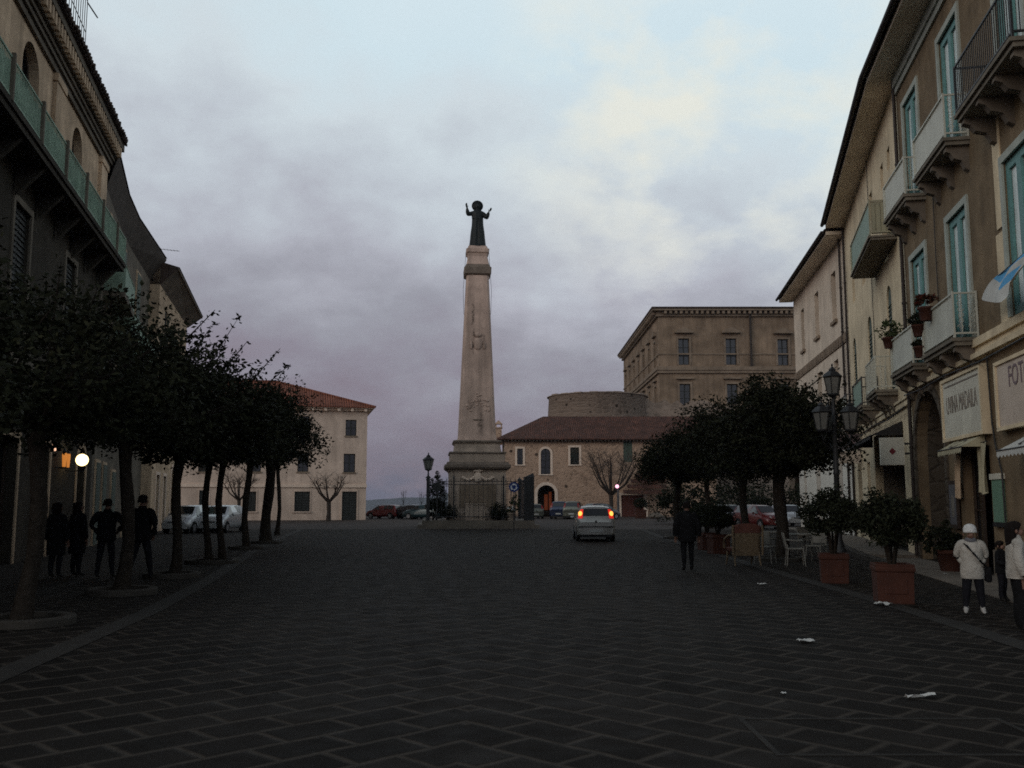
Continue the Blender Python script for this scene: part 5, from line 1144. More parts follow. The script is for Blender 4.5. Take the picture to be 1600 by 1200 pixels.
for j, (bx, by, rad, zc, rz_, tr, lab, rng_) in enumerate([
    (1217, 876, 2.0, 3.5, 1.6, .18, 'thick-trunked dark evergreen nearest on the right, by the street lamp', 'stone ring round the thick right-hand trunk among cafe chairs'),
    (1166, 852, 2.6, 3.95, 2.0, .15, 'dark evergreen second in the right row, behind the tan armchair', 'stone ring round the second right-hand trunk'),
    (1060, 842, 1.75, 3.45, 1.35, .14, 'low dark evergreen with narrow trunk beside the walking man', 'stone ring at the trunk beside the walking man')]):
    p = gp(bx, by); tree('evergreen_tree', lab, (p.x, p.y, 0), 0, rad, zc, rz_, 51 + j, tr, n=(170, 135), leaf=0.12, group=GRT, off=(0.2, 0) if j == 0 else (0, 0), shoots=[((.9, 0, 4.9), (1.9, 0, 5.6), 40), ((1.2, 0, 4.6), (2.2, 0, 5.1), 40)] if j == 0 else ())
    ring_kerb(rng_, (p.x, p.y), 0.7)
p = gp(1108, 826); tree('evergreen_tree', 'dark evergreen third in the right row, behind the walking man', (p.x, p.y, 0), 0, 2.7, 4.1, 2.1, 57, .16, n=(100, 120), leaf=0.16, group=GRT)
p = Vector((25, 84, 0)); tree('evergreen_tree', 'large dark tree filling the gap below the palace between the right trees', p, 0, 4.2, 6.2, 3.4, 58, .3, n=(110, 120), leaf=0.3)

def bare_tree(label, loc, H, spread, seed, tr=0.16, n=9, fork=0.45):
    t_ = thing('bare_tree', label, 'tree', loc); rn = random.Random(seed); mb = MB(); tw = MB(); f = H * fork
    mb.tube([(0, 0, -.05), (0.03, 0, f * .5), (0, 0, f)], [tr * 1.2, tr * .9, tr], 8)
    for k in range(n):
        a = 2 * math.pi * k / n + rn.random() * .5; e_ = Vector((spread * .8 * math.cos(a) * rn.uniform(.6, 1), spread * .8 * math.sin(a) * rn.uniform(.6, 1), f + (H - f) * rn.uniform(.55, .85))); m_ = Vector((0, 0, f)).lerp(e_, .55) + Vector((0, 0, -.12 * (H - f)))
        mb.tube([(0, 0, f - .05), m_, e_], [tr * .55, tr * .36, tr * .14], 6)
        for j in range(9):
            b_ = m_.lerp(e_, rn.uniform(.1, 1)); e2 = b_ + Vector((rn.uniform(-1, 1) * spread * .4, rn.uniform(-1, 1) * spread * .4, rn.uniform(.1, .55) * (H - f) * .7)); tw.tube([b_, b_.lerp(e2, .5) + Vector((0, 0, .05)), e2], [tr * .12, tr * .08, tr * .03], 4)
            for _ in range(4):
                c_ = b_.lerp(e2, rn.uniform(.2, .9)); e3 = c_ + Vector((rn.uniform(-1, 1) * spread * .2, rn.uniform(-1, 1) * spread * .2, rn.uniform(0, .3) * (H - f) * .6)); tw.tube([c_, e3], [tr * .06, tr * .025], 3)
    mb.build('trunk', M['bark_grey'], t_); tw.build('twigs', M['twig'], t_)
bare_tree('small bare pollarded tree before the cream three-storey house', (gp(513, 814.6).x, gp(513, 814.6).y, 0), 4.0, 2.0, 3, .2, 7, .42)
bare_tree('thin bare tree behind the left parked cars', (-24.0, 85, 0), 4.6, 2.2, 4, .16, 8, .4)
bare_tree('bare bushy tree before the stone house, beside the pink lamp', at(955, 800, 108) * Vector((1, 1, 0)), 8.2, 4.4, 5, .24, 13, .3)
for k, (x, y, h) in enumerate(((630, 806, 3.2), (658, 806, 3.0))):
    bare_tree(['leafless sapling at the plaza edge nearer the red parked car', 'leafless sapling at the plaza edge beside the gate lantern'][k], at(x, y, 112) * Vector((1, 1, 0)), h, .5, 60 + k, .05, 4, .5)

Lx = lambda dx, dy: (MX + dx, MY + dy, 0.5)
bush('shrub', 'dark tall shrub inside the fence left of the pedestal', Lx(-2.55, -1.6), .7, 1.55, 1.5, 5, n=(90, 90))
bush('shrub', 'low dark shrub at the pedestal foot, left of the stone block', Lx(-1.7, -2.45), .65, .5, .5, 6, n=(50, 90)); bush('shrub', 'low dark shrub at the pedestal foot, right of the stone block', Lx(1.6, -2.4), .75, .5, .55, 7, n=(50, 90))
bush('shrub', 'slender yellowish shrub inside the fence beside the blue sign', Lx(2.55, -2.2), .35, .9, .85, 8, m='leaf_fern')
bush('shrub', 'small dark shrub behind the left fence corner', Lx(-2.7, -2.5), .35, .6, .6, 9)
mb = MB(); mb.box(-.65, .65, -.25, .25, 0, 1.0); mb.box(-.72, .72, -.3, .3, 1.0, 1.08); mb.box(-.3, .3, -.28, -.25, 0.2, .5); o = mb.build('stone_block', M['ped_stone'], bevel=.015); o.location = (MX + .05, MY - 2.75, .5); tag(o, 'pale stone block standing at the foot of the obelisk pedestal', 'stone block')
for dx, s_ in ((2.35, 'flowering pot inside the fence below the blue sign'), ):
    pt = thing('flower_pot', s_, 'flower pot', Lx(dx, -2.75)); mb = MB(); mb.lathe([(.2, 0), (.28, .4), (.31, .42), (.31, .48), (.26, .48), (.25, .42)], n=14); mb.build('pot', M['ped_stone'], pt)
    rs = np.random.RandomState(1); P = crown_points(rs, (0, 0, .65), .3, .3, .22, 14, 25, .1); V, k = leaves(None, P, .1, 1); mesh_quads('plant', V, k, M['leaf_fern'], pt)
    mb = MB(); rn = random.Random(1); [mb.sphere((rn.uniform(-.25, .25), -.2 + rn.uniform(-.1, .2), .75 + rn.uniform(-.1, .12)), .06, 6, 4) for _ in range(7)]; mb.build('blossoms', M['paper'], pt)
# ---------------------------------------------------------------- cars
def make_car(label, loc, rz, pm, lit=False, L=3.85, H=1.48, Wd=1.64, group='cars parked around the plaza', kind='hatch', name='parked_car'):
    """hatchback; local +Y is the front"""
    c = thing(name, label, 'car', loc, rz, group); sy, sz, sx = L / 3.9, H / 1.5, Wd / 1.7
    st = [  # y, sill(w,z), mid(w,z), belt(w,z), roof(w,z), top z
        (-1.93, (.66, .36), (.76, .50), (.74, .78), (.62, .82), .82), (-1.90, (.72, .27), (.82, .48), (.82, .88), (.66, .93), .94), (-1.82, (.76, .24), (.85, .50), (.83, .98), (.66, 1.06), 1.08),
        (-1.62, (.78, .22), (.85, .52), (.82, 1.00), (.62, 1.40), 1.43), (-1.45, (.78, .21), (.85, .52), (.82, 1.00), (.60, 1.46), 1.49), (-.9, (.79, .2), (.85, .52), (.83, .99), (.59, 1.49), 1.52), (0, (.79, .2), (.85, .5), (.83, .97), (.58, 1.47), 1.50),
        (.42, (.79, .2), (.85, .5), (.82, .95), (.57, 1.41), 1.44), (1.08, (.79, .2), (.85, .5), (.81, .93), (.66, .97), 1.0), (1.55, (.78, .22), (.84, .5), (.78, .84), (.60, .89), .92), (1.83, (.74, .25), (.80, .48), (.70, .70), (.55, .76), .78), (1.95, (.62, .30), (.70, .45), (.60, .60), (.5, .64), .65)]
    rings = []
    for y, a, b, d, e_, tz in st:
        half = [a, (b[0], b[1] - .08), b, ((b[0] + d[0]) / 2 + .012, (b[1] + d[1]) / 2), d, e_]
        r = [(w * sx, y * sy, z * sz) for w, z in half] + [(e_[0] * .6 * sx, y * sy, (tz * .75 + e_[1] * .25) * sz), (0, y * sy, tz * sz)]
        r += [(-w * sx, y * sy, z * sz) for w, z in ((e_[0] * .6, tz * .75 + e_[1] * .25),)] + [(-w * sx, y * sy, z * sz) for w, z in reversed(half)]
        rings.append(r)
    mb = MB(); mb.loft(rings, 0, True)
    for s_ in (-1, 1):                              # flat dark half discs painted in for the shade of wheel openings
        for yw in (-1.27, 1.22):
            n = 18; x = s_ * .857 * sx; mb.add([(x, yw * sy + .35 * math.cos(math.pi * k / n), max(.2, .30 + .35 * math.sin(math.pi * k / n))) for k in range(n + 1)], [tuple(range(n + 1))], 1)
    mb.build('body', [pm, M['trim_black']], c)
    def pan(ya, yb, za, zb, wa, wb, name, top=False, shrink=.10, m='glass_car'): pass
    def inset(P, s=.10, off=.012):
        P = [Vector(p) for p in P]; ce = sum(P, Vector()) / len(P); nr = (P[1] - P[0]).cross(P[2] - P[0]).normalized()
        if nr.dot(ce - Vector((0, 0, .8))) < 0: nr = -nr
        return [p.lerp(ce, s) + nr * off for p in P]
    def P3(i, k, s_): y, a, b, d, e_, tz = st[i]; w, z = (d if k == 'b' else e_); return (s_ * w * sx, y * sy, z * sz)
    def add_glass(name, polys):
        g = MB()
        for P in polys: g.add(P, [tuple(range(len(P)))])
        return g.build(name, M['glass_car'], c)
    add_glass('rear_window', [inset([(-.60 * sx, -1.805 * sy, 1.08 * sz), (.60 * sx, -1.805 * sy, 1.08 * sz), (.54 * sx, -1.64 * sy, 1.37 * sz), (-.54 * sx, -1.64 * sy, 1.37 * sz)], .02, .03)])
    add_glass('windscreen', [inset([(-.66 * sx, 1.06 * sy, 1.0 * sz), (.66 * sx, 1.06 * sy, 1.0 * sz), (.54 * sx, .44 * sy, 1.41 * sz), (-.54 * sx, .44 * sy, 1.41 * sz)], .04, .03)])
    for s_ in (-1, 1):
        add_glass('side_window', [inset([P3(3, 'b', s_), P3(5, 'b', s_), P3(5, 'r', s_), P3(3, 'r', s_)], .11), inset([P3(5, 'b', s_), P3(8, 'b', s_), P3(7, 'r', s_), P3(5, 'r', s_)], .08)])
        for yw in (-1.27, 1.22):
            w = MB(); w.tube([(s_ * .69 * sx, yw * sy, .29), (s_ * .866 * sx, yw * sy, .29)], .29, 20); wo = w.build('wheel', M['rubber'], c)
            r = MB(); r.tube([(s_ * .80 * sx, yw * sy, .29), (s_ * .872 * sx, yw * sy, .29)], .19, 14)
            for k in range(5): q = 2 * math.pi * k / 5; r.obox((s_ * .874 * sx, yw * sy + .1 * math.cos(q), .29 + .1 * math.sin(q)), (.008, .16, .03), Matrix.Rotation(q, 3, 'X'))
            r.build('rim', M['alloy'], wo)
        t_ = MB(); t_.loft([[(s_ * w * sx, y * sy, z * sz) for w, y, z in ((.60, -1.90, .98), (.80, -1.84, .98), (.80, -1.78, .98), (.62, -1.80, .98))],
                            [(s_ * w * sx, y * sy, z * sz) for w, y, z in ((.58, -1.82, 1.16), (.745, -1.78, 1.16), (.745, -1.70, 1.16), (.60, -1.72, 1.16))], [(s_ * w * sx, y * sy, z * sz) for w, y, z in ((.55, -1.70, 1.36), (.665, -1.66, 1.36), (.665, -1.60, 1.36), (.56, -1.62, 1.36))]], 0, False)
        to = t_.build('tail_light', M['brake_red' if lit else 'lamp_red'], c)
        if lit: b_ = MB(); b_.sphere((s_ * .69 * sx, -1.80 * sy, 1.17 * sz), (.085, .05, .115), 10, 6); b_.build('lit_bulb', M['brake_core'], to)
        h = MB(); h.loft([[(s_ * w * sx, y * sy, z * sz) for w, y, z in ((.42, 1.935, .62), (.68, 1.84, .60), (.70, 1.80, .72), (.44, 1.90, .74))], [(s_ * w * sx, y * sy, z * sz) for w, y, z in ((.42, 1.85, .62), (.70, 1.6, .60), (.74, 1.6, .80), (.46, 1.74, .82))]], 0, False); h.build('headlight', M['lamp_clear'], c)
        m_ = MB(); m_.sphere((s_ * .93 * sx, .62 * sy, .98 * sz), (.10, .06, .075), 8, 6); m_.build('wing_mirror', pm, c)
    b = MB()
    b.loft([[(x * sx, (-1.90 - .08 * (1 - (abs(x) / .84) ** 2)) * sy, z * sz) for x in np.linspace(-.84, .84, 9)] + [(x * sx, -1.78 * sy, z * sz) for x in np.linspace(.84, -.84, 9)] for z in (.30, .36, .56, .60)], 0, True); b.build('rear_bumper', pm, c)
    b = MB(); b.loft([[(x * sx, (1.93 + .07 * (1 - (abs(x) / .72) ** 2)) * sy, z * sz) for x in np.linspace(-.72, .72, 9)] + [(x * sx, 1.75 * sy, z * sz) for x in np.linspace(.72, -.72, 9)] for z in (.27, .33, .52, .56)], 0, True); b.build('front_bumper', pm, c)
    b = MB(); b.box(-.36, .36, 1.93 * sy, 1.975 * sy, .57 * sz, .63 * sz); b.build('grille', M['trim_black'], c); b = MB(); b.box(-.7 * sx, .7 * sx, -1.93 * sy, -1.7 * sy, .18, .30 * sz); b.build('underside', M['trim_black'], c); b = MB(); b.box(-.78 * sx, .78 * sx, -1.965 * sy, -1.90 * sy, .605 * sz, .645 * sz); b.build('black_trim', M['trim_black'], c)
    b = MB(); b.box(-.27, .27, -1.995 * sy, -1.978 * sy, .40 * sz, .52 * sz); b.build('number_plate', M['plate'], c)
    b = MB(); b.box(-.27, .27, 2.0 * sy, 2.012 * sy, .38 * sz, .50 * sz); b.build('number_plate', M['plate'], c)
    b = MB(); b.lathe([(0, 0), (.05, 0), (.05, .015), (0, .015)], n=12); b.v = [(x, -1.918 * sy - z, .84 * sz + y) for x, y, z in b.v]; b.tube([(0, -1.83 * sy, 1.06 * sz), (.22, -1.74 * sy, 1.2 * sz)], .01, 4); b.build('rear_badge_and_wiper', M['trim_black'], c)
    return c
def GC(x, Y): p = at(x, 800, Y); return (p.x, p.y, 0)
make_car('silver hatchback with glowing brake lights driving away across the plaza', GC(926.5, 43.0), R(-1), P_SILVER, True, L=3.85, H=1.5, Wd=1.62, group='cars in the plaza', name='moving_car')
GP = 'cars parked around the plaza'
make_car('red car parked at the plaza edge right of the cream house', GC(601, 100), R(62), P_RED, L=3.8, H=1.4)
make_car('dark car parked between the red and the teal cars', GC(636, 99), R(60), P_BLACK, L=3.9, H=1.4); make_car('dark teal car parked left of the obelisk fence', GC(662, 96), R(68), P_TEAL, L=4.1, H=1.45)
make_car('grey-green car parked just right of the obelisk fence', GC(833, 100), R(8), P_GREY, L=3.9, H=1.5)
make_car('dark blue car parked leftmost of three before the stone house', GC(877, 98), R(-12), P_BLUE, H=1.75, Wd=1.75); make_car('grey car parked second before the stone house', GC(898, 97), R(-14), P_GREY, H=1.75, Wd=1.75); make_car('black car parked behind the moving silver hatchback', GC(940, 95), R(-50), P_BLACK, H=1.55)
make_car('pale silver car parked at left, partly behind the leaning trunk', GC(297, 53.5), R(174), P_WHITE, H=1.5); make_car('pale silver car parked at left behind the twin trunks', GC(346, 54.5), R(176), P_WHITE, H=1.5)
make_car('red car parked under the right trees', GC(1187, 62), R(200), P_RED, H=1.5); make_car('silver car parked beyond the right trees near the white doorways', GC(1232, 68), R(185), P_WHITE, H=1.5)
make_car('dark car parked in shadow under the right trees', GC(1140, 70), R(190), P_BLACK, H=1.5)

# ---------------------------------------------------------------- people
def person(label, loc, rz, h, top='black_cloth', legs='dark_jeans', shoes='shoe_dark', hem=.46, coat='black_cloth', hairlen=0.0, hat=None, arms=None, stance=0.0, step=0.0, female=False, scarf=None, puff=0.0, bag=None, headturn=0.0, group=None, child=False):
    """local -Y is the way the person faces"""
    p = thing('person', label, 'person', loc, rz, group); sw = .098 if female or child else .115; lk = 1.3 if child else 1.08; hr = .064 if not child else .075; hz = .925 if not child else .905
    J = {'pel': (0, 0, .52, (.082, .062)), 'spi': (0, .005, .62, (.078, .055)), 'che': (0, .005, .735, (.095, .062)), 'nec': (0, .0, .835, .032), 'hea': (0, -.008, hz - .025, (hr * .78, hr * .95)), 'top': (0, -.002, hz + .025, (hr * .72, hr * .85)), 'jaw': (0, -.036, hz - .052, hr * .45), 'nos': (0, -.075, hz - .012, .010)}
    E = [('pel', 'spi'), ('spi', 'che'), ('che', 'nec'), ('nec', 'hea'), ('hea', 'top'), ('hea', 'jaw'), ('hea', 'nos')]; SK, TP, LG, SHOE = 0, 1, 2, 3
    EM = {E[0]: LG, E[1]: TP, E[2]: TP, E[3]: SK, E[4]: SK, E[5]: SK, E[6]: SK}
    for s_, k in ((-1, 'L'), (1, 'R')):
        f = stance; y = step * s_
        J[k + 'hip'] = (s_ * .052, 0, .485, (.055 * lk, .06 * lk)); J[k + 'kne'] = (s_ * (.056 + f * .5), -.012 + y * .5, .275, .038 * lk); J[k + 'cal'] = (s_ * (.058 + f * .7), .006 + y * .8, .19, .036 * lk); J[k + 'ank'] = (s_ * (.06 + f), .012 + y, .045, .025 * lk); J[k + 'hee'] = (s_ * (.06 + f), .018 + y, .018, .020); J[k + 'toe'] = (s_ * (.068 + f), -.085 + y, .016, (.022, .016))
        for a, b, m in (('pel', k + 'hip', LG), (k + 'hip', k + 'kne', LG), (k + 'kne', k + 'cal', LG), (k + 'cal', k + 'ank', LG), (k + 'ank', k + 'hee', SHOE), (k + 'ank', k + 'toe', SHOE)): E.append((a, b)); EM[(a, b)] = m
        el, wr = (arms or {}).get(k, ((s_ * (sw + .045), .02, .635), (s_ * (sw + .05), -.02, .50)))
        J[k + 'sho'] = (s_ * sw, .005, .795, .042); J[k + 'elb'] = (*el, .029); J[k + 'w'] = (*wr, .020)
        for a, b, m in (('che', k + 'sho', TP), (k + 'sho', k + 'elb', TP), (k + 'elb', k + 'w', TP)): E.append((a, b)); EM[(a, b)] = m
        d = Vector(wr) - Vector(el); d.normalize(); hand(J, E, EM, wr, d, (0, -1, .25) if abs(d.y) < .7 else (0, 0, 1), s_, 1.0, k, SK)
    JJ = {k: (v[0] * h, v[1] * h, v[2] * h, tuple(q * h for q in v[3]) if isinstance(v[3], tuple) else v[3] * h) for k, v in J.items()}
    skin_figure('body', JJ, E, [M['skin'], M[top], M[legs], M[shoes]], EM, p)
    # coat: torso shell with sleeves
    if coat:
        mb = MB(); n = 20; rows = [(hem, .115 + puff * .5, .085 + puff * .5), (hem + .06, .112 + puff, .084 + puff), (.60, .098 + puff, .074 + puff), (.70, .108 + puff, .078 + puff), (.775, .118 + puff * .6, .074 + puff * .5), (.815, .085, .058), (.842, .048, .047), (.866, .044, .045)]
        mb.loft([[(rx * h * math.cos(2 * math.pi * k / n), (ry * h) * math.sin(2 * math.pi * k / n) + .004 * h, z * h) for k in range(n)] for z, rx, ry in rows], 0, True, cap=False)
        for s_, k in ((-1, 'L'), (1, 'R')):
            a, b, c = Vector(J[k + 'sho'][:3]), Vector(J[k + 'elb'][:3]), Vector(J[k + 'w'][:3]); pts = [a + Vector((-s_ * .03, 0, 0)), a, a.lerp(b, .5), b, b.lerp(c, .5), b.lerp(c, .95)]
            mb.tube([q * h for q in pts], [(.042 + puff * .5) * h, (.052 + puff * .6) * h, (.045 + puff * .6) * h, (.040 + puff * .5) * h, (.036 + puff * .5) * h, (.030 + puff * .4) * h], 10)
        mb.build('coat', M[coat], p, sub=1)
    if scarf: mb = MB(); mb.lathe([(.05 * h, .80 * h), (.062 * h, .82 * h), (.06 * h, .85 * h), (.048 * h, .865 * h)], n=14); mb.build('scarf', M[scarf], p)
    cz = (hz + .01) * h; r = hr * h
    if hat:
        mb = MB(); n = 16; mb.loft([[(q * r * .98 * math.cos(2 * math.pi * k / n), .12 * r + q * r * 1.15 * math.sin(2 * math.pi * k / n), cz + z * r) for k in range(n)] for q, z in ((.93, .08), (1.02, .12), (1.02, .38), (.99, .41), (.98, .70), (.84, 1.08), (.50, 1.36), (.05, 1.46))], 0, True); mb.build('knitted_hat', M[hat], p)
    else:
        mb = MB(); n = 16; rows = [(.80, .22, -.45), (.86, .16, .05), (.85, .12, .5), (.68, .08, .82), (.38, .05, .98), (.03, .03, 1.03)]
        mb.loft([[(q * r * 1.0 * math.cos(2 * math.pi * k / n), (oy * r + q * r * 1.08 * math.sin(2 * math.pi * k / n)) if math.sin(2 * math.pi * k / n) > -.4 else oy * r - q * r * (.55 if z < .3 else .95), cz + z * r) for k in range(n)] for q, oy, z in rows], 0, True)
        if hairlen: mb.loft([[(q * r * 1.1 * math.cos(2 * math.pi * k / n), (.55 * r + q * r * .65 * math.sin(2 * math.pi * k / n)), cz + z * r) for k in range(n)] for q, z in ((.5, -hairlen), (.85, -hairlen * .8), (1.05, -.9), (1.05, 0.1), (.8, .7))], 0, True)
        mb.build('hair', M['hair'], p, sub=1)
    for s_ in (-1, 1):
        mb = MB(); mb.sphere((s_ * .024 * h, -(hr * .86) * h, (hz - .002) * h), (.007 * h, .005 * h, .005 * h), 8, 5); mb.build('eye', M['hair'], p)
        mb = MB(); mb.sphere((s_ * hr * .98 * h, .006 * h, (hz - .008) * h), (.006 * h, .013 * h, .018 * h), 8, 5); mb.build('ear', M['skin'], p)
    mb = MB(); mb.sphere((0, -.066 * h, (hz - .042) * h), (.016 * h, .006 * h, .004 * h), 8, 5); mb.build('mouth', M['red_cloth'], p)
    return p
def GPX(x, y): q = gp(x, y); return (q.x, q.y, 0)
pock = {'L': ((-.168, .035, .65), (-.085, -.015, .58)), 'R': ((.168, .035, .65), (.085, -.015, .58))}
girl_loc = GPX(1523, 959)
person('girl in white padded coat and knitted white hat, dark bag strap across her chest', girl_loc, R(-18), 1.30, coat='coat_white', hat='hat_white', scarf='scarf', legs='dark_jeans', shoes='shoe', hem=.40, arms=pock, puff=.022, child=True, stance=.03, female=True)
def strap_bag(label, loc, rz, h):
    b = thing('shoulder_bag', label, 'bag', loc, rz); mb = MB(); P = []
    pts = [(-.10, .02, .815), (-.06, -.085, .78), (0, -.122, .70), (.07, -.125, .61), (.135, -.07, .54), (.150, .0, .52)]
    for a, c in zip(pts[:-1], pts[1:]): mb.tube([Vector(a) * h, Vector(c) * h], (.014 * h, .006 * h), 6)
    bp = [(-.10, .02, .815), (.0, .115, .70), (.1, .11, .60), (.150, .03, .52)]
    for a, c in zip(bp[:-1], bp[1:]): mb.tube([Vector(a) * h, Vector(c) * h], (.014 * h, .006 * h), 6)
    mb.build('strap', M['black_cloth'], b); mb = MB(); mb.box(.13 * h, .20 * h, -.06 * h, .10 * h, .36 * h, .53 * h); mb.build('pouch', M['black_cloth'], b, bevel=.03)
strap_bag('dark shoulder bag hanging at the hip of the girl in the white hat', girl_loc, R(-18), 1.30)
person('girl with long dark hair in white jacket cut by the right edge', GPX(1596, 985), R(75), 1.42, coat='coat_white', hairlen=3.2, legs='black_cloth', hem=.47, puff=.015, female=True, child=True)
person('small child in dark clothes between the two girls in white', GPX(1568, 940), R(40), 1.02, child=True, puff=.01, arms={'L': ((-.15, 0, .64), (-.13, -.13, .62)), 'R': ((.15, .02, .64), (.14, -.02, .52))})
person('man in black seen from behind, walking away across the plaza', GPX(1075, 892), R(176), 1.68, step=.05, hem=.42, puff=.026, legs='black_cloth')
q = FR1.w(11.0, -0.5, 0.02); person('person standing in the dark shop doorway behind the girl', (q.x, q.y, 0.02), R(60), 1.70, coat='plaster_shaded', puff=.01)
GL = 'people talking under the left trees'
person('woman with long dark hair and long coat, second of the talking group', GPX(118, 900), R(150), 1.68, hairlen=2.6, hem=.30, puff=.02, female=True, group=GL)
person('person in long dark coat, leftmost of the talking group', GPX(85, 903), R(170), 1.66, hem=.30, puff=.02, female=True, hairlen=1.6, group=GL)
person('man in dark jacket with elbow bent, third of the talking group', GPX(163, 903), R(185), 1.74, hem=.47, puff=.012, stance=.035, arms={'R': ((.19, .05, .66), (.10, -.06, .55)), 'L': ((-.21, .03, .665), (-.14, -.05, .60))}, group=GL)
person('broad man in dark jacket standing legs apart, rightmost of the talking group', GPX(218, 905), R(172), 1.82, hem=.46, puff=.018, stance=.085, arms={'R': ((.185, .03, .64), (.13, -.05, .53)), 'L': ((-.185, .03, .64), (-.13, -.05, .53))}, group=GL)
person('distant person in red and white top near the white doorways', GPX(1238, 821), R(160), 1.65, coat='red_top', top='red_top')

# ---------------------------------------------------------------- street furniture on the right
def planter(label, loc, s, h, ball_r, ball_z, seed, rz=0.0):
    t_ = thing('square_planter', label, 'planter', loc, rz, 'terracotta planters')
    mb = MB(); mb.loft([[(a * w, b * w, z) for a, b in ((-1, -1), (1, -1), (1, 1), (-1, 1))] for w, z in ((s * .92, 0), (s * .94, .05 * h), (s * .93, .06 * h), (s * .97, .80 * h), (s * 1.03, .82 * h), (s * 1.05, .90 * h), (s * 1.0, .92 * h), (s * 1.02, h), (s * .88, h), (s * .86, .9 * h))], 0, False, cap=False)
    mb.quad((-s * .87, -s * .87, .9 * h), (s * .87, -s * .87, .9 * h), (s * .87, s * .87, .9 * h), (-s * .87, s * .87, .9 * h), 1)
    mb.quad((-s * .92, -s * .92, 0.003), (s * .92, -s * .92, 0.003), (s * .92, s * .92, 0.003), (-s * .92, s * .92, 0.003))
    for a in (-1, 1): mb.box(-s * .6, s * .6, a * s * .945 - .012, a * s * .945 + .012, .25 * h, .62 * h)
    mb.build('planter_box', [M['terracotta'], M['soil']], t_, bevel=.008)
    b = bush('clipped_shrub', label.replace('square terracotta planter', 'dark ball shrub in the planter'), (loc[0], loc[1], h * .9), ball_r, ball_z - h * .9, ball_r * .85, seed, n=(85, 105), leaf=.07, cat='shrub')
    return t_
pa_ = GPX(1311, 912); pb_ = GPX(1407, 944)
planter('square terracotta planter beside the cafe table, farther of the two large ones', (pa_[0], pa_[1] + .28, 0), .285, .60, .58, 1.36, 71, R(-14)); planter('square terracotta planter nearest the camera, with paper scrap at its foot', (pb_[0], pb_[1] + .28, 0), .30, .64, .56, 1.28, 72, R(-12))
for bx, by, s, h, br, lab, sd_ in ((1126, 866, .30, .62, .5, 'square terracotta planter right beside the walking man', 73), (1108, 860, .28, .60, .45, 'square terracotta planter half hidden behind the walking man', 74)):
    q = GPX(bx, by); planter(lab, (q[0], q[1] + .3, 0), s, h, br, 1.15, sd_, R(10))
q = at(1001, 806, 100); planter('small square terracotta planter far off before the garage door', (q.x, q.y, 0), .55, .9, .7, 1.5, 75)
rp = thing('round_pot', 'round terracotta pot with dark shrub against the shop wall', 'planter', GPX(1487, 893)); mb = MB(); mb.lathe([(.24, 0), (.33, .42), (.36, .43), (.36, .52), (.30, .52), (.29, .44), (0, .44)], n=20); mb.build('pot', M['terracotta'], rp)
bush('pot_shrub', 'dark leafy shrub spreading from the round pot by the shop', (rp.location.x - .12, rp.location.y, .44), .48, .30, .42, 77, n=(40, 60), leaf=.09)

def chair(label, loc, rz):
    c = thing('plastic_chair', label, 'chair', loc, rz, 'cafe chairs'); m = M['plastic_white']
    mb = MB(); mb.box(-.22, .22, -.22, .22, .43, .46); mb.build('seat', m, c, bevel=.012)
    mb = MB(); n = 8; mb.loft([[(x, .21 + .03 * (1 - (x / .22) ** 2) + (z - .46) * .18, z) for x in np.linspace(-.22, .22, n)] + [(x, .235 + .03 * (1 - (x / .22) ** 2) + (z - .46) * .18, z) for x in np.linspace(.22, -.22, n)] for z in (.52, .65, .78, .86)], 0, True)
    for s_ in (-1, 1): mb.box(s_ * .2 - .02, s_ * .2 + .02, .20, .235, .45, .56)
    mb.build('backrest', m, c)
    for sx in (-1, 1):
        for sy in (-1, 1): mb = MB(); mb.tube([(sx * .19, sy * .19, .44), (sx * .235, sy * .235, 0)], [.022, .016], 6); mb.build('leg', m, c)
        mb = MB(); mb.tube([(sx * .23, -.2, .44), (sx * .25, -.2, .64), (sx * .25, .1, .66), (sx * .22, .24, .68)], .018, 6); mb.build('armrest', m, c)
    return c
chair('pale plastic chair right of the thick trunk, facing the tree', GPX(1243, 884), R(80)); chair('pale plastic chair between the thick trunk and the far planter', GPX(1276, 878), R(-40)); chair('pale plastic chair in the shade left of the thick trunk', GPX(1196, 880), R(150)); chair('pale plastic chair behind the cafe table', GPX(1262, 866), R(10))
def table(label, loc, r=.42):
    t_ = thing('cafe_table', label, 'table', loc, 0, 'cafe tables'); mb = MB(); mb.lathe([(0, .70), (r - .01, .70), (r, .71), (r, .73), (r - .01, .74), (0, .74)], n=24); mb.build('tabletop', M['plastic_white'], t_)
    mb = MB(); mb.tube([(0, 0, .03), (0, 0, .70)], .035, 8); mb.build('pedestal', M['iron_grey'], t_)
    for k in range(3): q = 2.1 * k; mb = MB(); mb.tube([(0, 0, .1), (.3 * math.cos(q), .3 * math.sin(q), .015)], .02, 6); mb.build('leg', M['iron_grey'], t_)
table('round cafe table between the pale chairs right of the thick trunk', GPX(1258, 874)); table('round cafe table left of the thick trunk, behind the armchair', GPX(1203, 868), .5)
ac = thing('armchair', 'old high-backed armchair with tan back panel and dull red top, seen from behind', 'armchair', GPX(1167, 884), R(8))
mb = MB(); mb.loft([[(x, -.06 - (z - .3) * .10 + .03 * (x / .38) ** 2, z) for x in np.linspace(-.37 - .0 * z, .37, 8)] + [(x, .02 - (z - .3) * .10, z) for x in np.linspace(.37, -.37, 8)] for z in (.26, .3, .84, .85)], 0, True); mb.build('back_panel', M['wicker'], ac)
mb = MB(); mb.loft([[(x * q, -.125 + .02, z) for x in np.linspace(-.38, .38, 9)] + [(x * q, -.03, z) for x in np.linspace(.38, -.38, 9)] for z, q in ((.852, 1.0), (.96, 1.02), (1.04, .95), (1.09, .55), (1.10, .2))], 0, True); mb.build('head_rail', M['red_cloth'], ac)
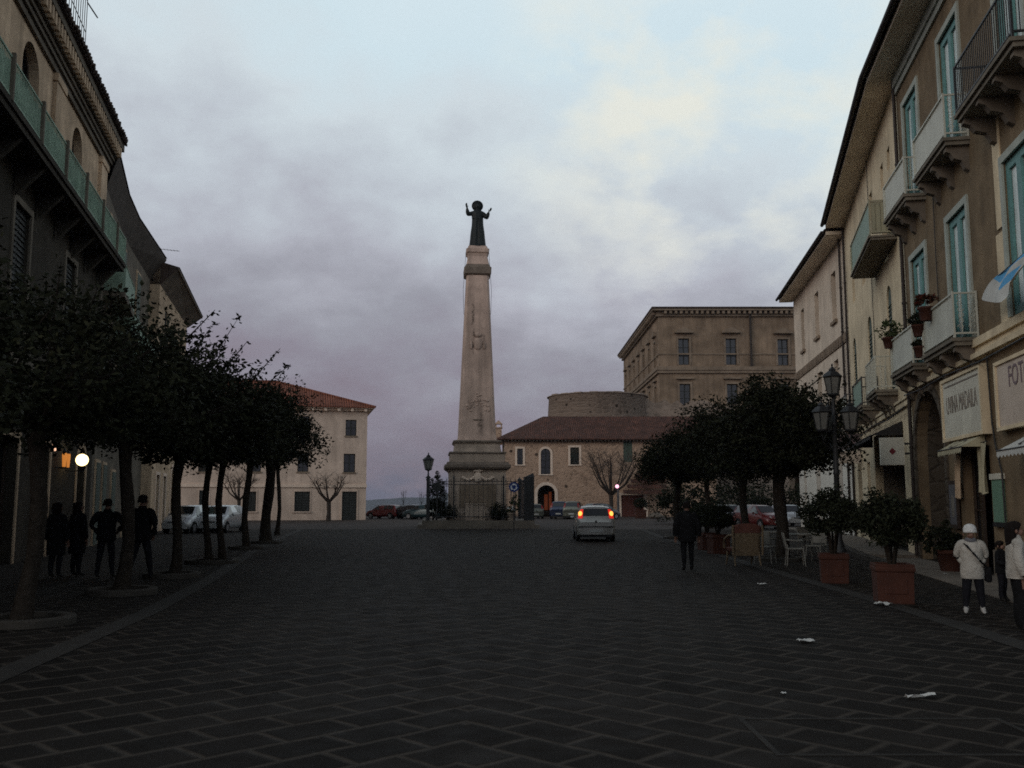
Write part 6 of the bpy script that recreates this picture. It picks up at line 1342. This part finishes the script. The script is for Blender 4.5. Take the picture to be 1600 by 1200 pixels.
mb = MB(); mb.box(-.34, .34, .03, .55, .36, .47); mb.build('seat', M['red_cloth'], ac, bevel=.03)
for s_ in (-1, 1):
    mb = MB(); mb.tube([(s_ * .38, -.08, .80), (s_ * .44, .1, .78), (s_ * .45, .35, .68), (s_ * .42, .5, .60), (s_ * .42, .5, .44)], [.03, .035, .035, .04, .03], 8); mb.tube([(s_ * .40, -.1, .28), (s_ * .41, -.13, .9), (s_ * .40, -.12, 1.06)], .03, 8); mb.build('armrest', M['wicker'], ac)
    for y in (-.03, .52): mb = MB(); mb.tube([(s_ * .33, y, .36), (s_ * .345, y - .02, .15), (s_ * .35, y - .06 * (1 if y < .2 else -1), 0)], [.035, .024, .018], 8); mb.build('leg', M['wicker'], ac)

sl = thing('street_lamp', 'black cast-iron street lamp with cluster of four old lanterns', 'street lamp', (8.28, 24.6, 0)); sl.scale = (.9, .9, .9)
mb = MB(); mb.lathe([(.22, 0), (.24, .08), (.2, .12), (.19, .5), (.14, .58), (.12, .7), (.085, .85), (.075, 2.6), (.10, 2.65), (.075, 2.72), (.065, 4.0), (.10, 4.05), (.06, 4.12), (.05, 4.78)], n=14); mb.build('post', M['iron'], sl)
for k, a in enumerate((R(205), R(325), R(90))):
    mb = MB(); c_, s_ = math.cos(a), math.sin(a); mb.tube([(0, 0, 3.45), (.2 * c_, .2 * s_, 3.35), (.42 * c_, .42 * s_, 3.5), (.46 * c_, .46 * s_, 3.74)], .022, 6); mb.tube([(0, 0, 3.9), (.25 * c_, .25 * s_, 3.85), (.4 * c_, .4 * s_, 3.6)], .014, 5); mb.build('arm', M['iron'], sl)
    lantern_mesh(sl, (.46 * c_, .46 * s_, 3.86), .86, .25)
lantern_mesh(sl, (0, 0, 4.9), .86, .25)

# signs, awnings and cloths on the ochre house
def fpt(F, a, off, z): return F.w(a, off, z)
def on_facade(name, label, cat, F, a, off, z, group=None): q = F.w(a, off, z); return thing(name, label, cat, (q.x, q.y, q.z), F.rz, group)
sg = on_facade('shop_sign', 'large weathered white shop sign with faded lettering above the cream awning', 'sign', FR1, 11.36, 0.0, 3.98)
mb = MB(); mb.box(-1.68, 1.68, 0.0, .16, -.73, .73); mb.build('panel', M['sign_white'], sg)
mb = MB()
for a in ((-1.72, 1.72, .72, .80), (-1.72, 1.72, -.80, -.72), (-1.72, -1.62, -.72, .72), (1.62, 1.72, -.72, .72)): mb.box(a[0], a[1], 0.0, .20, a[2], a[3])
mb.build('frame', M['plaster_cream'], sg); mb = MB(); mb.box(-1.45, 1.45, .16, .168, .57, .61); mb.build('painted_line', M['ink_fade'], sg)
text_part('UVINA MADAILA', 'ink_fade', sg, (0, .165, 0.08), .62, FACE, .56)
sg = on_facade('shop_sign', 'weathered pinkish sign with purple lettering cut by the right edge', 'sign', FR1, 7.0, 0.0, 3.9)
mb = MB(); mb.box(-1.55, 1.62, 0, .14, -.66, .66); mb.build('panel', M['sign_cream'], sg); mb = MB(); mb.box(1.62, 1.72, 0, .18, -.7, .7); mb.box(-1.62, 1.72, 0, .18, .662, .74); mb.box(-1.62, 1.72, 0, .18, -.74, -.662); mb.build('frame', M['plaster_cream'], sg)
text_part('FOTO', 'ink_purple', sg, (.22, .145, .32), .62, FACE, .8)
def awning(label, F, a0, a1, z, drop, off, m, slat=None, tied=None):
    t_ = on_facade('awning', label, 'awning', F, a0, 0, 0); n = 28; w = a1 - a0; mb = MB()
    mb.add([(0, .03, z), (w, .03, z), (w, off, z - drop), (0, off, z - drop)], [(0, 1, 2, 3)]); mb.add([(0, .03, z), (0, off, z - drop), (0, .03, z - drop)], [(0, 1, 2)]); mb.add([(w, .03, z), (w, off, z - drop), (w, .03, z - drop)], [(0, 1, 2)])
    top = [(w * i / n, off, z - drop) for i in range(n + 1)]; bot = [(w * i / n, off + .01, z - drop - .10 - .05 * abs(math.sin(i * math.pi / 2.0))) for i in range(n + 1)]
    mb.add(top + bot, [(i, i + 1, n + 2 + i, n + 1 + i) for i in range(n)]); mb.build('canvas', M[m], t_)
    mb = MB(); mb.tube([(0, off, z - drop), (w, off, z - drop)], .018, 5); mb.tube([(.03, .02, z - drop + .25), (.03, off, z - drop)], .012, 5); mb.tube([(w - .03, .02, z - drop + .25), (w - .03, off, z - drop)], .012, 5); mb.build('frame', M['iron_grey'], t_); return t_
aw1 = awning('small cream scalloped awning over the shop doorway', FR1, 10.1, 12.2, 3.22, .30, .55, 'canvas_cream')
mb = MB(); [mb.tube([(1.05 + .42 * math.cos(q), .555 - .02, 3.05 + .09 * math.sin(q)), (1.05 + .42 * math.cos(q + .5), .545, 3.05 + .09 * math.sin(q + .5))], .016, 4, smooth=False) for q in np.arange(0, 6.2, .5)]; mo = mb.build('oval_mark', M['ink_fade'], aw1)
for v in mo.data.vertices: v.co.y = .03 + (3.22 - v.co.z) / .30 * .52 + .02
aw2 = awning('white scalloped awning with dark letter, cut by the right edge', FR1, 4.4, 7.4, 2.98, .30, .6, 'canvas_white')
text_part('C', 'ink', aw2, (2.0, .42, 2.80), .32, (R(90 - 62), 0, R(180)), 1.0)
awd = awning('dark slanting awning over the recessed cream shopfront', FR2, 1.9, 9.4, 4.25, .45, 1.0, 'canvas_dark')
def hanging(name, label, F, a0, a1, off, z0, z1, m, seed, amp=.04, cat='curtain'):
    rn = random.Random(seed); o_ = on_facade(name, label, cat, F, a0, off, 0); n, k = 18, 8; w = a1 - a0; vs = []
    ph = rn.random() * 6
    for j in range(k + 1):
        q = j / k
        for i in range(n + 1):
            s_ = i / n; vs.append((w * (.5 + (s_ - .5) * (1 - .35 * math.sin(q * 2.4))), amp * math.sin(s_ * 16 + ph + q) * (.4 + q), z1 + (z0 - z1) * q + .03 * math.sin(s_ * 9 + ph) * q))
    mb = MB(); mb.add(vs, [(j * (n + 1) + i, j * (n + 1) + i + 1, (j + 1) * (n + 1) + i + 1, (j + 1) * (n + 1) + i) for j in range(k) for i in range(n)], 0, True)
    mb.build('cloth', M[m], o_); mb = MB(); mb.tube([(-.05, 0, z1 + .01), (w + .05, 0, z1 + .01)], .015, 5); mb.build('rod', M['iron'], o_); return o_
hanging('door_curtain', 'cream curtain hanging at the near side of the shop doorway', FR1, 9.7, 10.55, .12, 1.85, 3.0, 'canvas_cream', 1); hanging('door_curtain', 'grey-green curtain tied at the far side of the shop doorway', FR1, 11.85, 12.45, .12, 1.75, 3.0, 'plaster_old', 2)
hanging('door_curtain', 'grey white curtain hanging beneath the white awning at right', FR1, 6.6, 7.35, .12, 1.6, 2.75, 'canvas_white', 3)
fl = on_facade('hanging_cloth', 'blue and white cloth blowing out from the facade above the pinkish sign', 'cloth', FR1, 0, 0, 0)
def curve(P, q):
    k = min(len(P) - 2, int(q * (len(P) - 1))); f = q * (len(P) - 1) - k; return [P[k][i] * (1 - f) + P[k + 1][i] * f for i in range(3)]
UP = [(*FR1.px(x, y, .42),) for x, y in ((1534, 466), (1553, 437), (1578, 410), (1606, 393))]; LW = [(*FR1.px(x, y, .72),) for x, y in ((1566, 472), (1571, 460), (1582, 441), (1608, 404))]
UP = [(a_, .42, z_) for a_, z_ in UP]; LW = [(a_, .72, z_) for a_, z_ in LW]; n = 14; vs = []
for j in range(n + 1):
    for i in range(n + 1):
        u, l = curve(UP, i / n), curve(LW, i / n); q = j / n; vs.append((u[0] * (1 - q) + l[0] * q, u[1] * (1 - q) + l[1] * q + .05 * math.sin(q * 9 + i * .5), u[2] * (1 - q) + l[2] * q - .05 * math.sin(q * 3.14)))
mb = MB(); mb.add(vs, [(j * (n + 1) + i, j * (n + 1) + i + 1, (j + 1) * (n + 1) + i + 1, (j + 1) * (n + 1) + i) for j in range(n) for i in range(n)], 0, True); mb.mi = [1 if (i > 4 and (j < 3 or 6 <= j < 9)) else 0 for j in range(n) for i in range(n)]; mb.build('cloth', [M['canvas_white'], M['cloth_blue']], fl)
mb = MB(); mb.tube([(UP[1][0], .0, UP[1][2]), UP[1], (UP[3][0] - .5, .42, UP[3][2] + .05)], .012, 5); mb.build('line', M['iron_grey'], fl)
gb = on_facade('notice_board', 'narrow green notice board on the pier right of the shop doorway', 'notice board', FR1, 9.02, 0, 0)
mb = MB(); mb.box(0.0, .66, .0, .07, 1.22, 2.15); mb.build('board', M['green_board'], gb); mb = MB(); mb.box(-.05, .71, 0, .1, 2.153, 2.28); mb.build('pale_header', M['sign_white'], gb); mb = MB(); mb.box(-.03, .69, 0, .09, 1.12, 1.217); mb.build('lower_edge', M['iron'], gb)
df = on_facade('display_frame', 'dark framed poster case on the pier left of the shop doorway', 'display case', FR1, 12.4, 0, 0)
mb = MB(); mb.box(0, .75, 0.055, .12, 1.0, 2.2); mb.build('frame', M['wood_dark'], df); mb = MB(); mb.box(.08, .67, .12, .125, 1.1, 2.1); mb.build('poster', M['scarf'], df); mb = MB(); mb.sphere((.37, .125, 1.55), (.15, .006, .3), 10, 8); mb.build('pale_figure', M['plastic_white'], df)
po_ = on_facade('poster', 'faded orange poster on the wooden door inside the dark archway', 'poster', FR1, 15.0, -2.47, 0); mb = MB(); mb.box(-.2, .9, 0, .01, 2.55, 3.1); po2 = mb.build('paper', M['orange_poster'], po_)
q = FR2.px(1400, 710, .5)[0]
ms = on_facade('pharmacy_sign', 'white box sign with red diamond projecting from the cream house', 'sign', FR2, .35, 0, 0)
mb = MB(); mb.box(0, .16, .22, .92, 2.78, 3.62); mb.build('sign_box', M['sign_white'], ms, bevel=.01)
mb = MB(); mb.add([(-.006, .57, 3.31), (-.006, .67, 3.2), (-.006, .57, 3.09), (-.006, .47, 3.2)], [(0, 1, 2, 3)]); mb.build('red_diamond', M['red_mark'], ms); mb = MB(); mb.box(.03, .13, 0, .22, 3.1, 3.16); mb.box(.03, .13, 0, .22, 3.4, 3.46); mb.build('bracket', M['iron'], ms)
bx = on_facade('shop_sign', 'small grey-purple box sign over the far doorway of the cream house', 'sign', FR2, 13.6, 0, 0)
mb = MB(); mb.box(0, .18, .05, .95, 3.95, 4.65); mb.build('sign_box', M['ink_purple'], bx); mb = MB(); mb.box(0, .18, .05, .95, 3.35, 3.9); mb.build('lower_panel', M['sign_cream'], bx)

# pots and plants on the balconies
def pot_on(label, F, a, off, z, s=.16, m='leaf_fern', seed=1, r=.3, cat='flower pot'):
    t_ = on_facade('flower_pot', label, cat, F, a, off, z); mb = MB(); mb.lathe([(s * .7, 0), (s, s * 1.6), (s * 1.12, s * 1.65), (s * 1.12, s * 1.95), (s * .9, s * 1.95), (s * .88, s * 1.7)], n=14); mb.build('pot', M['terracotta'], t_)
    rs = np.random.RandomState(seed); P = crown_points(rs, (0, 0, s * 2 + r * .5), r, r, r * .7, 16, 26, r * .4); V, k = leaves(None, P, .13, seed, .35); mesh_quads('plant', V, k, M[m], t_)
pot_on('potted fern hanging on the lower balcony corner of the ochre house', FR1, 17.0, .62, 6.3, .17, 'leaf_fern', 2, .42)
pot_on('terracotta trough with dark red flowers on the lower near balcony', FR1, 12.2, .66, 6.25, .18, 'flower', 3, .28); pot_on('terracotta pot with dark plant at the far corner of the lower near balcony', FR1, 13.15, .64, 6.0, .16, 'leaf_bush', 4, .24); pot_on('lower terracotta pot hooked beneath the flower trough', FR1, 13.2, .62, 5.45, .15, 'leaf_bush', 5, .14)

# lamps on the left
gq = FL1.w(4.55, .55, 3.05); gb_ = thing('globe_lamp', 'lit white globe lamp on the dark facade at left', 'lamp', gq, FL1.rz); mb = MB(); mb.sphere((0, 0, 0), .20, 18, 12); mb.build('globe', M['globe_lit'], gb_); mb = MB(); mb.lathe([(.03, -.42), (.12, -.28), (.14, -.22)], n=10); mb.tube([(0, 0, -.36), (0, -.5, -.36)], .025, 6); mb.build('bracket', M['iron'], gb_)
for k, (x, w, lab) in enumerate(((5.72, .075, 'lit orange lamp glass left of the white globe'), (5.15, .06, 'dim orange lamp glass right beside the white globe'))):
    q = FL1.w(x, .25, 3.0); o_ = thing('wall_lantern', lab, 'lamp', q, FL1.rz); mb = MB(); mb.lathe([(w * .7, -.22), (w, .15), (w * .9, .22)], n=8); mb.build('glass', M['orange_lit'], o_); mb = MB(); mb.lathe([(w * 1.1, .22), (w * .4, .34), (0, .36)], n=8); mb.tube([(0, 0, -.24), (0, -.25, -.24)], .02, 5); mb.build('cap', M['iron'], o_)
q = FL1.w(7.3, .3, 3.25); o_ = thing('wall_spotlight', 'pair of tiny lit bulbs at far left under the trees', 'lamp', q, FL1.rz); mb = MB(); mb.sphere((0, 0, 0), .05, 8, 6); mb.sphere((.22, 0, .12), .035, 8, 6); mb.build('bulbs', M['spot_lit'], o_); mb = MB(); mb.tube([(0, 0, -.06), (0, -.3, -.06)], .02, 5); mb.tube([(.22, 0, .08), (.22, -.3, .08)], .02, 5); mb.build('bracket', M['iron'], o_)
q = at(966, 800, 104); pl = thing('lamp_post', 'thin post with small pink-lit lamp before the stone house', 'lamp', (q.x, q.y, 0)); mb = MB(); mb.lathe([(.25, 0), (.25, .5), (.14, .6), (.11, 3.1), (.06, 3.2)], n=10); mb.build('post', M['iron_grey'], pl); mb = MB(); mb.sphere((-.1, -.15, at(965, 760, 104).z), .2, 10, 8); mb.build('lit_globe', M['pink_lit'], pl); mb = MB(); mb.tube([(0, 0, 3.1), (-.1, -.15, at(965, 760, 104).z - .15)], .05, 6); mb.build('bracket', M['iron_grey'], pl)

# roof aerials, roof railing
def aerial(label, loc, h, rz=0):
    a = thing('roof_aerial', label, 'aerial', loc, rz); mb = MB(); mb.tube([(0, 0, 0), (0, 0, h)], .02, 5); mb.build('mast', M['iron_grey'], a); mb = MB(); mb.tube([(-.2, 0, h - .1), (1.2, 0, h - .2)], .014, 5)
    for k in range(7): mb.tube([(k * .18, -.28 + k * .015, h - .115 - k * .012), (k * .18, .28 - k * .015, h - .115 - k * .012)], .009, 4)
    mb.build('elements', M['iron_grey'], a)
p = at(262, 412, 54.5); aerial('thin television aerial on the dark curved eave at left', (p.x - .6, p.y, p.z - .3), 1.3, R(10))
rl = on_facade('roof_railing', 'thin metal railing with aerial arm on the left palazzo roof', 'railing', FL1, 6.6, .35, 15.8); mb = MB()
for k in range(9): mb.tube([(k * .3, 0, 0), (k * .3, 0, 2.3)], .013, 5)
mb.tube([(0, 0, 2.3), (2.4, 0, 2.3)], .02, 5); mb.tube([(0, 0, 1.2), (2.4, 0, 1.2)], .015, 5); mb.build('bars', M['iron_grey'], rl); mb = MB(); mb.tube([(0, 0, 2.25), (-.9, .15, 2.2)], .025, 5); mb.build('aerial_arm', M['iron_grey'], rl)

# litter on the paving
for k, (x, y, s, lab) in enumerate(((1259, 1004, .11, 'crumpled white paper scrap on the right foreground paving'), (1438, 1091, .11, 'long white paper strip on the lower right paving'), (1379, 946, .16, 'white paper scrap at the foot of the nearest planter'), (1191, 914, .10, 'small white paper scrap right of the walking man'), (1224, 1085, .03, 'tiny white scrap on the lower right paving'), (1479, 898, .07, 'white scrap lying by the round pot'))):
    q = gp(x, y); rn = random.Random(k); mb = MB(); n = 5; mb.add([(s * (i / n - .5) * 2 * (1.3 if k == 1 else .8), s * (j / n - .5) * (.5 if k == 1 else 1.3), .012 + rn.random() * s * .30) for j in range(n + 1) for i in range(n + 1)], [(j * (n + 1) + i, j * (n + 1) + i + 1, (j + 1) * (n + 1) + i + 1, (j + 1) * (n + 1) + i) for j in range(n) for i in range(n)])
    o_ = mb.build('paper_scrap', M['paper']); o_.location = (q.x, q.y, 0); o_.rotation_euler = (0, 0, rn.uniform(-.4, .4)); tag(o_, lab, 'litter')
mh = MB(); mh.box(-1.0, 1.0, -.55, -.51, 0.0, .007); mh.box(-1.0, 1.0, .51, .55, 0, .007); mh.box(-1.0, -.96, -.51, .51, 0, .007); mh.box(.96, 1.0, -.51, .51, 0, .007); o_ = struct('paving_frame', mh, M['strip']); q = gp(1400, 1150); o_.location = (q.x, q.y, 0)
for x, y, r_ in ((1025, 808, .8),):
    q = at(x, 806, 99); mb = MB(); rn = random.Random(1); mb.sphere((0, 0, .25), (.75, .5, .35), 10, 7); mb.v = [(a + rn.uniform(-.1, .1), b + rn.uniform(-.1, .1), max(0, c + rn.uniform(-.08, .08))) for a, b, c in mb.v]; o_ = mb.build('boulder', M['step_stone']); o_.location = (q.x, q.y, 0); tag(o_, 'pale boulder by the garage beside the small planter', 'boulder')

for k, (x, y, r, lab) in enumerate(((13.5, 74, 2.6, 'dark shrubbery beyond the walking man, left of the parked red car'), (18.5, 80, 3.0, 'dark shrubbery behind the red car under the right trees'), (24.0, 82, 3.2, 'dark shrubbery beside the white doorways beyond the right trees'))):
    bush('shrub', lab, (x, y, 0), r, 1.5, 1.7, 120 + k, n=(50, 80), leaf=.26)

# ---------------------------------------------------------------- air
HAZE = 0.00013
hz = bpy.data.materials.new('haze'); hz.use_nodes = True; t = NT(hz.node_tree); t.n.remove(t.n['Principled BSDF'])
v = t.node('ShaderNodeVolumePrincipled'); v.inputs['Color'].default_value = (0.50, 0.53, 0.64, 1); v.inputs['Density'].default_value = HAZE; v.inputs['Anisotropy'].default_value = 0.0
t.link(v.outputs[0], t.n['Material Output'].inputs['Volume'])
mb = MB(); mb.box(-5700, 5700, -5700, 5700, -140, 260); ho = mb.build('haze', hz); ho['kind'] = 'stuff'
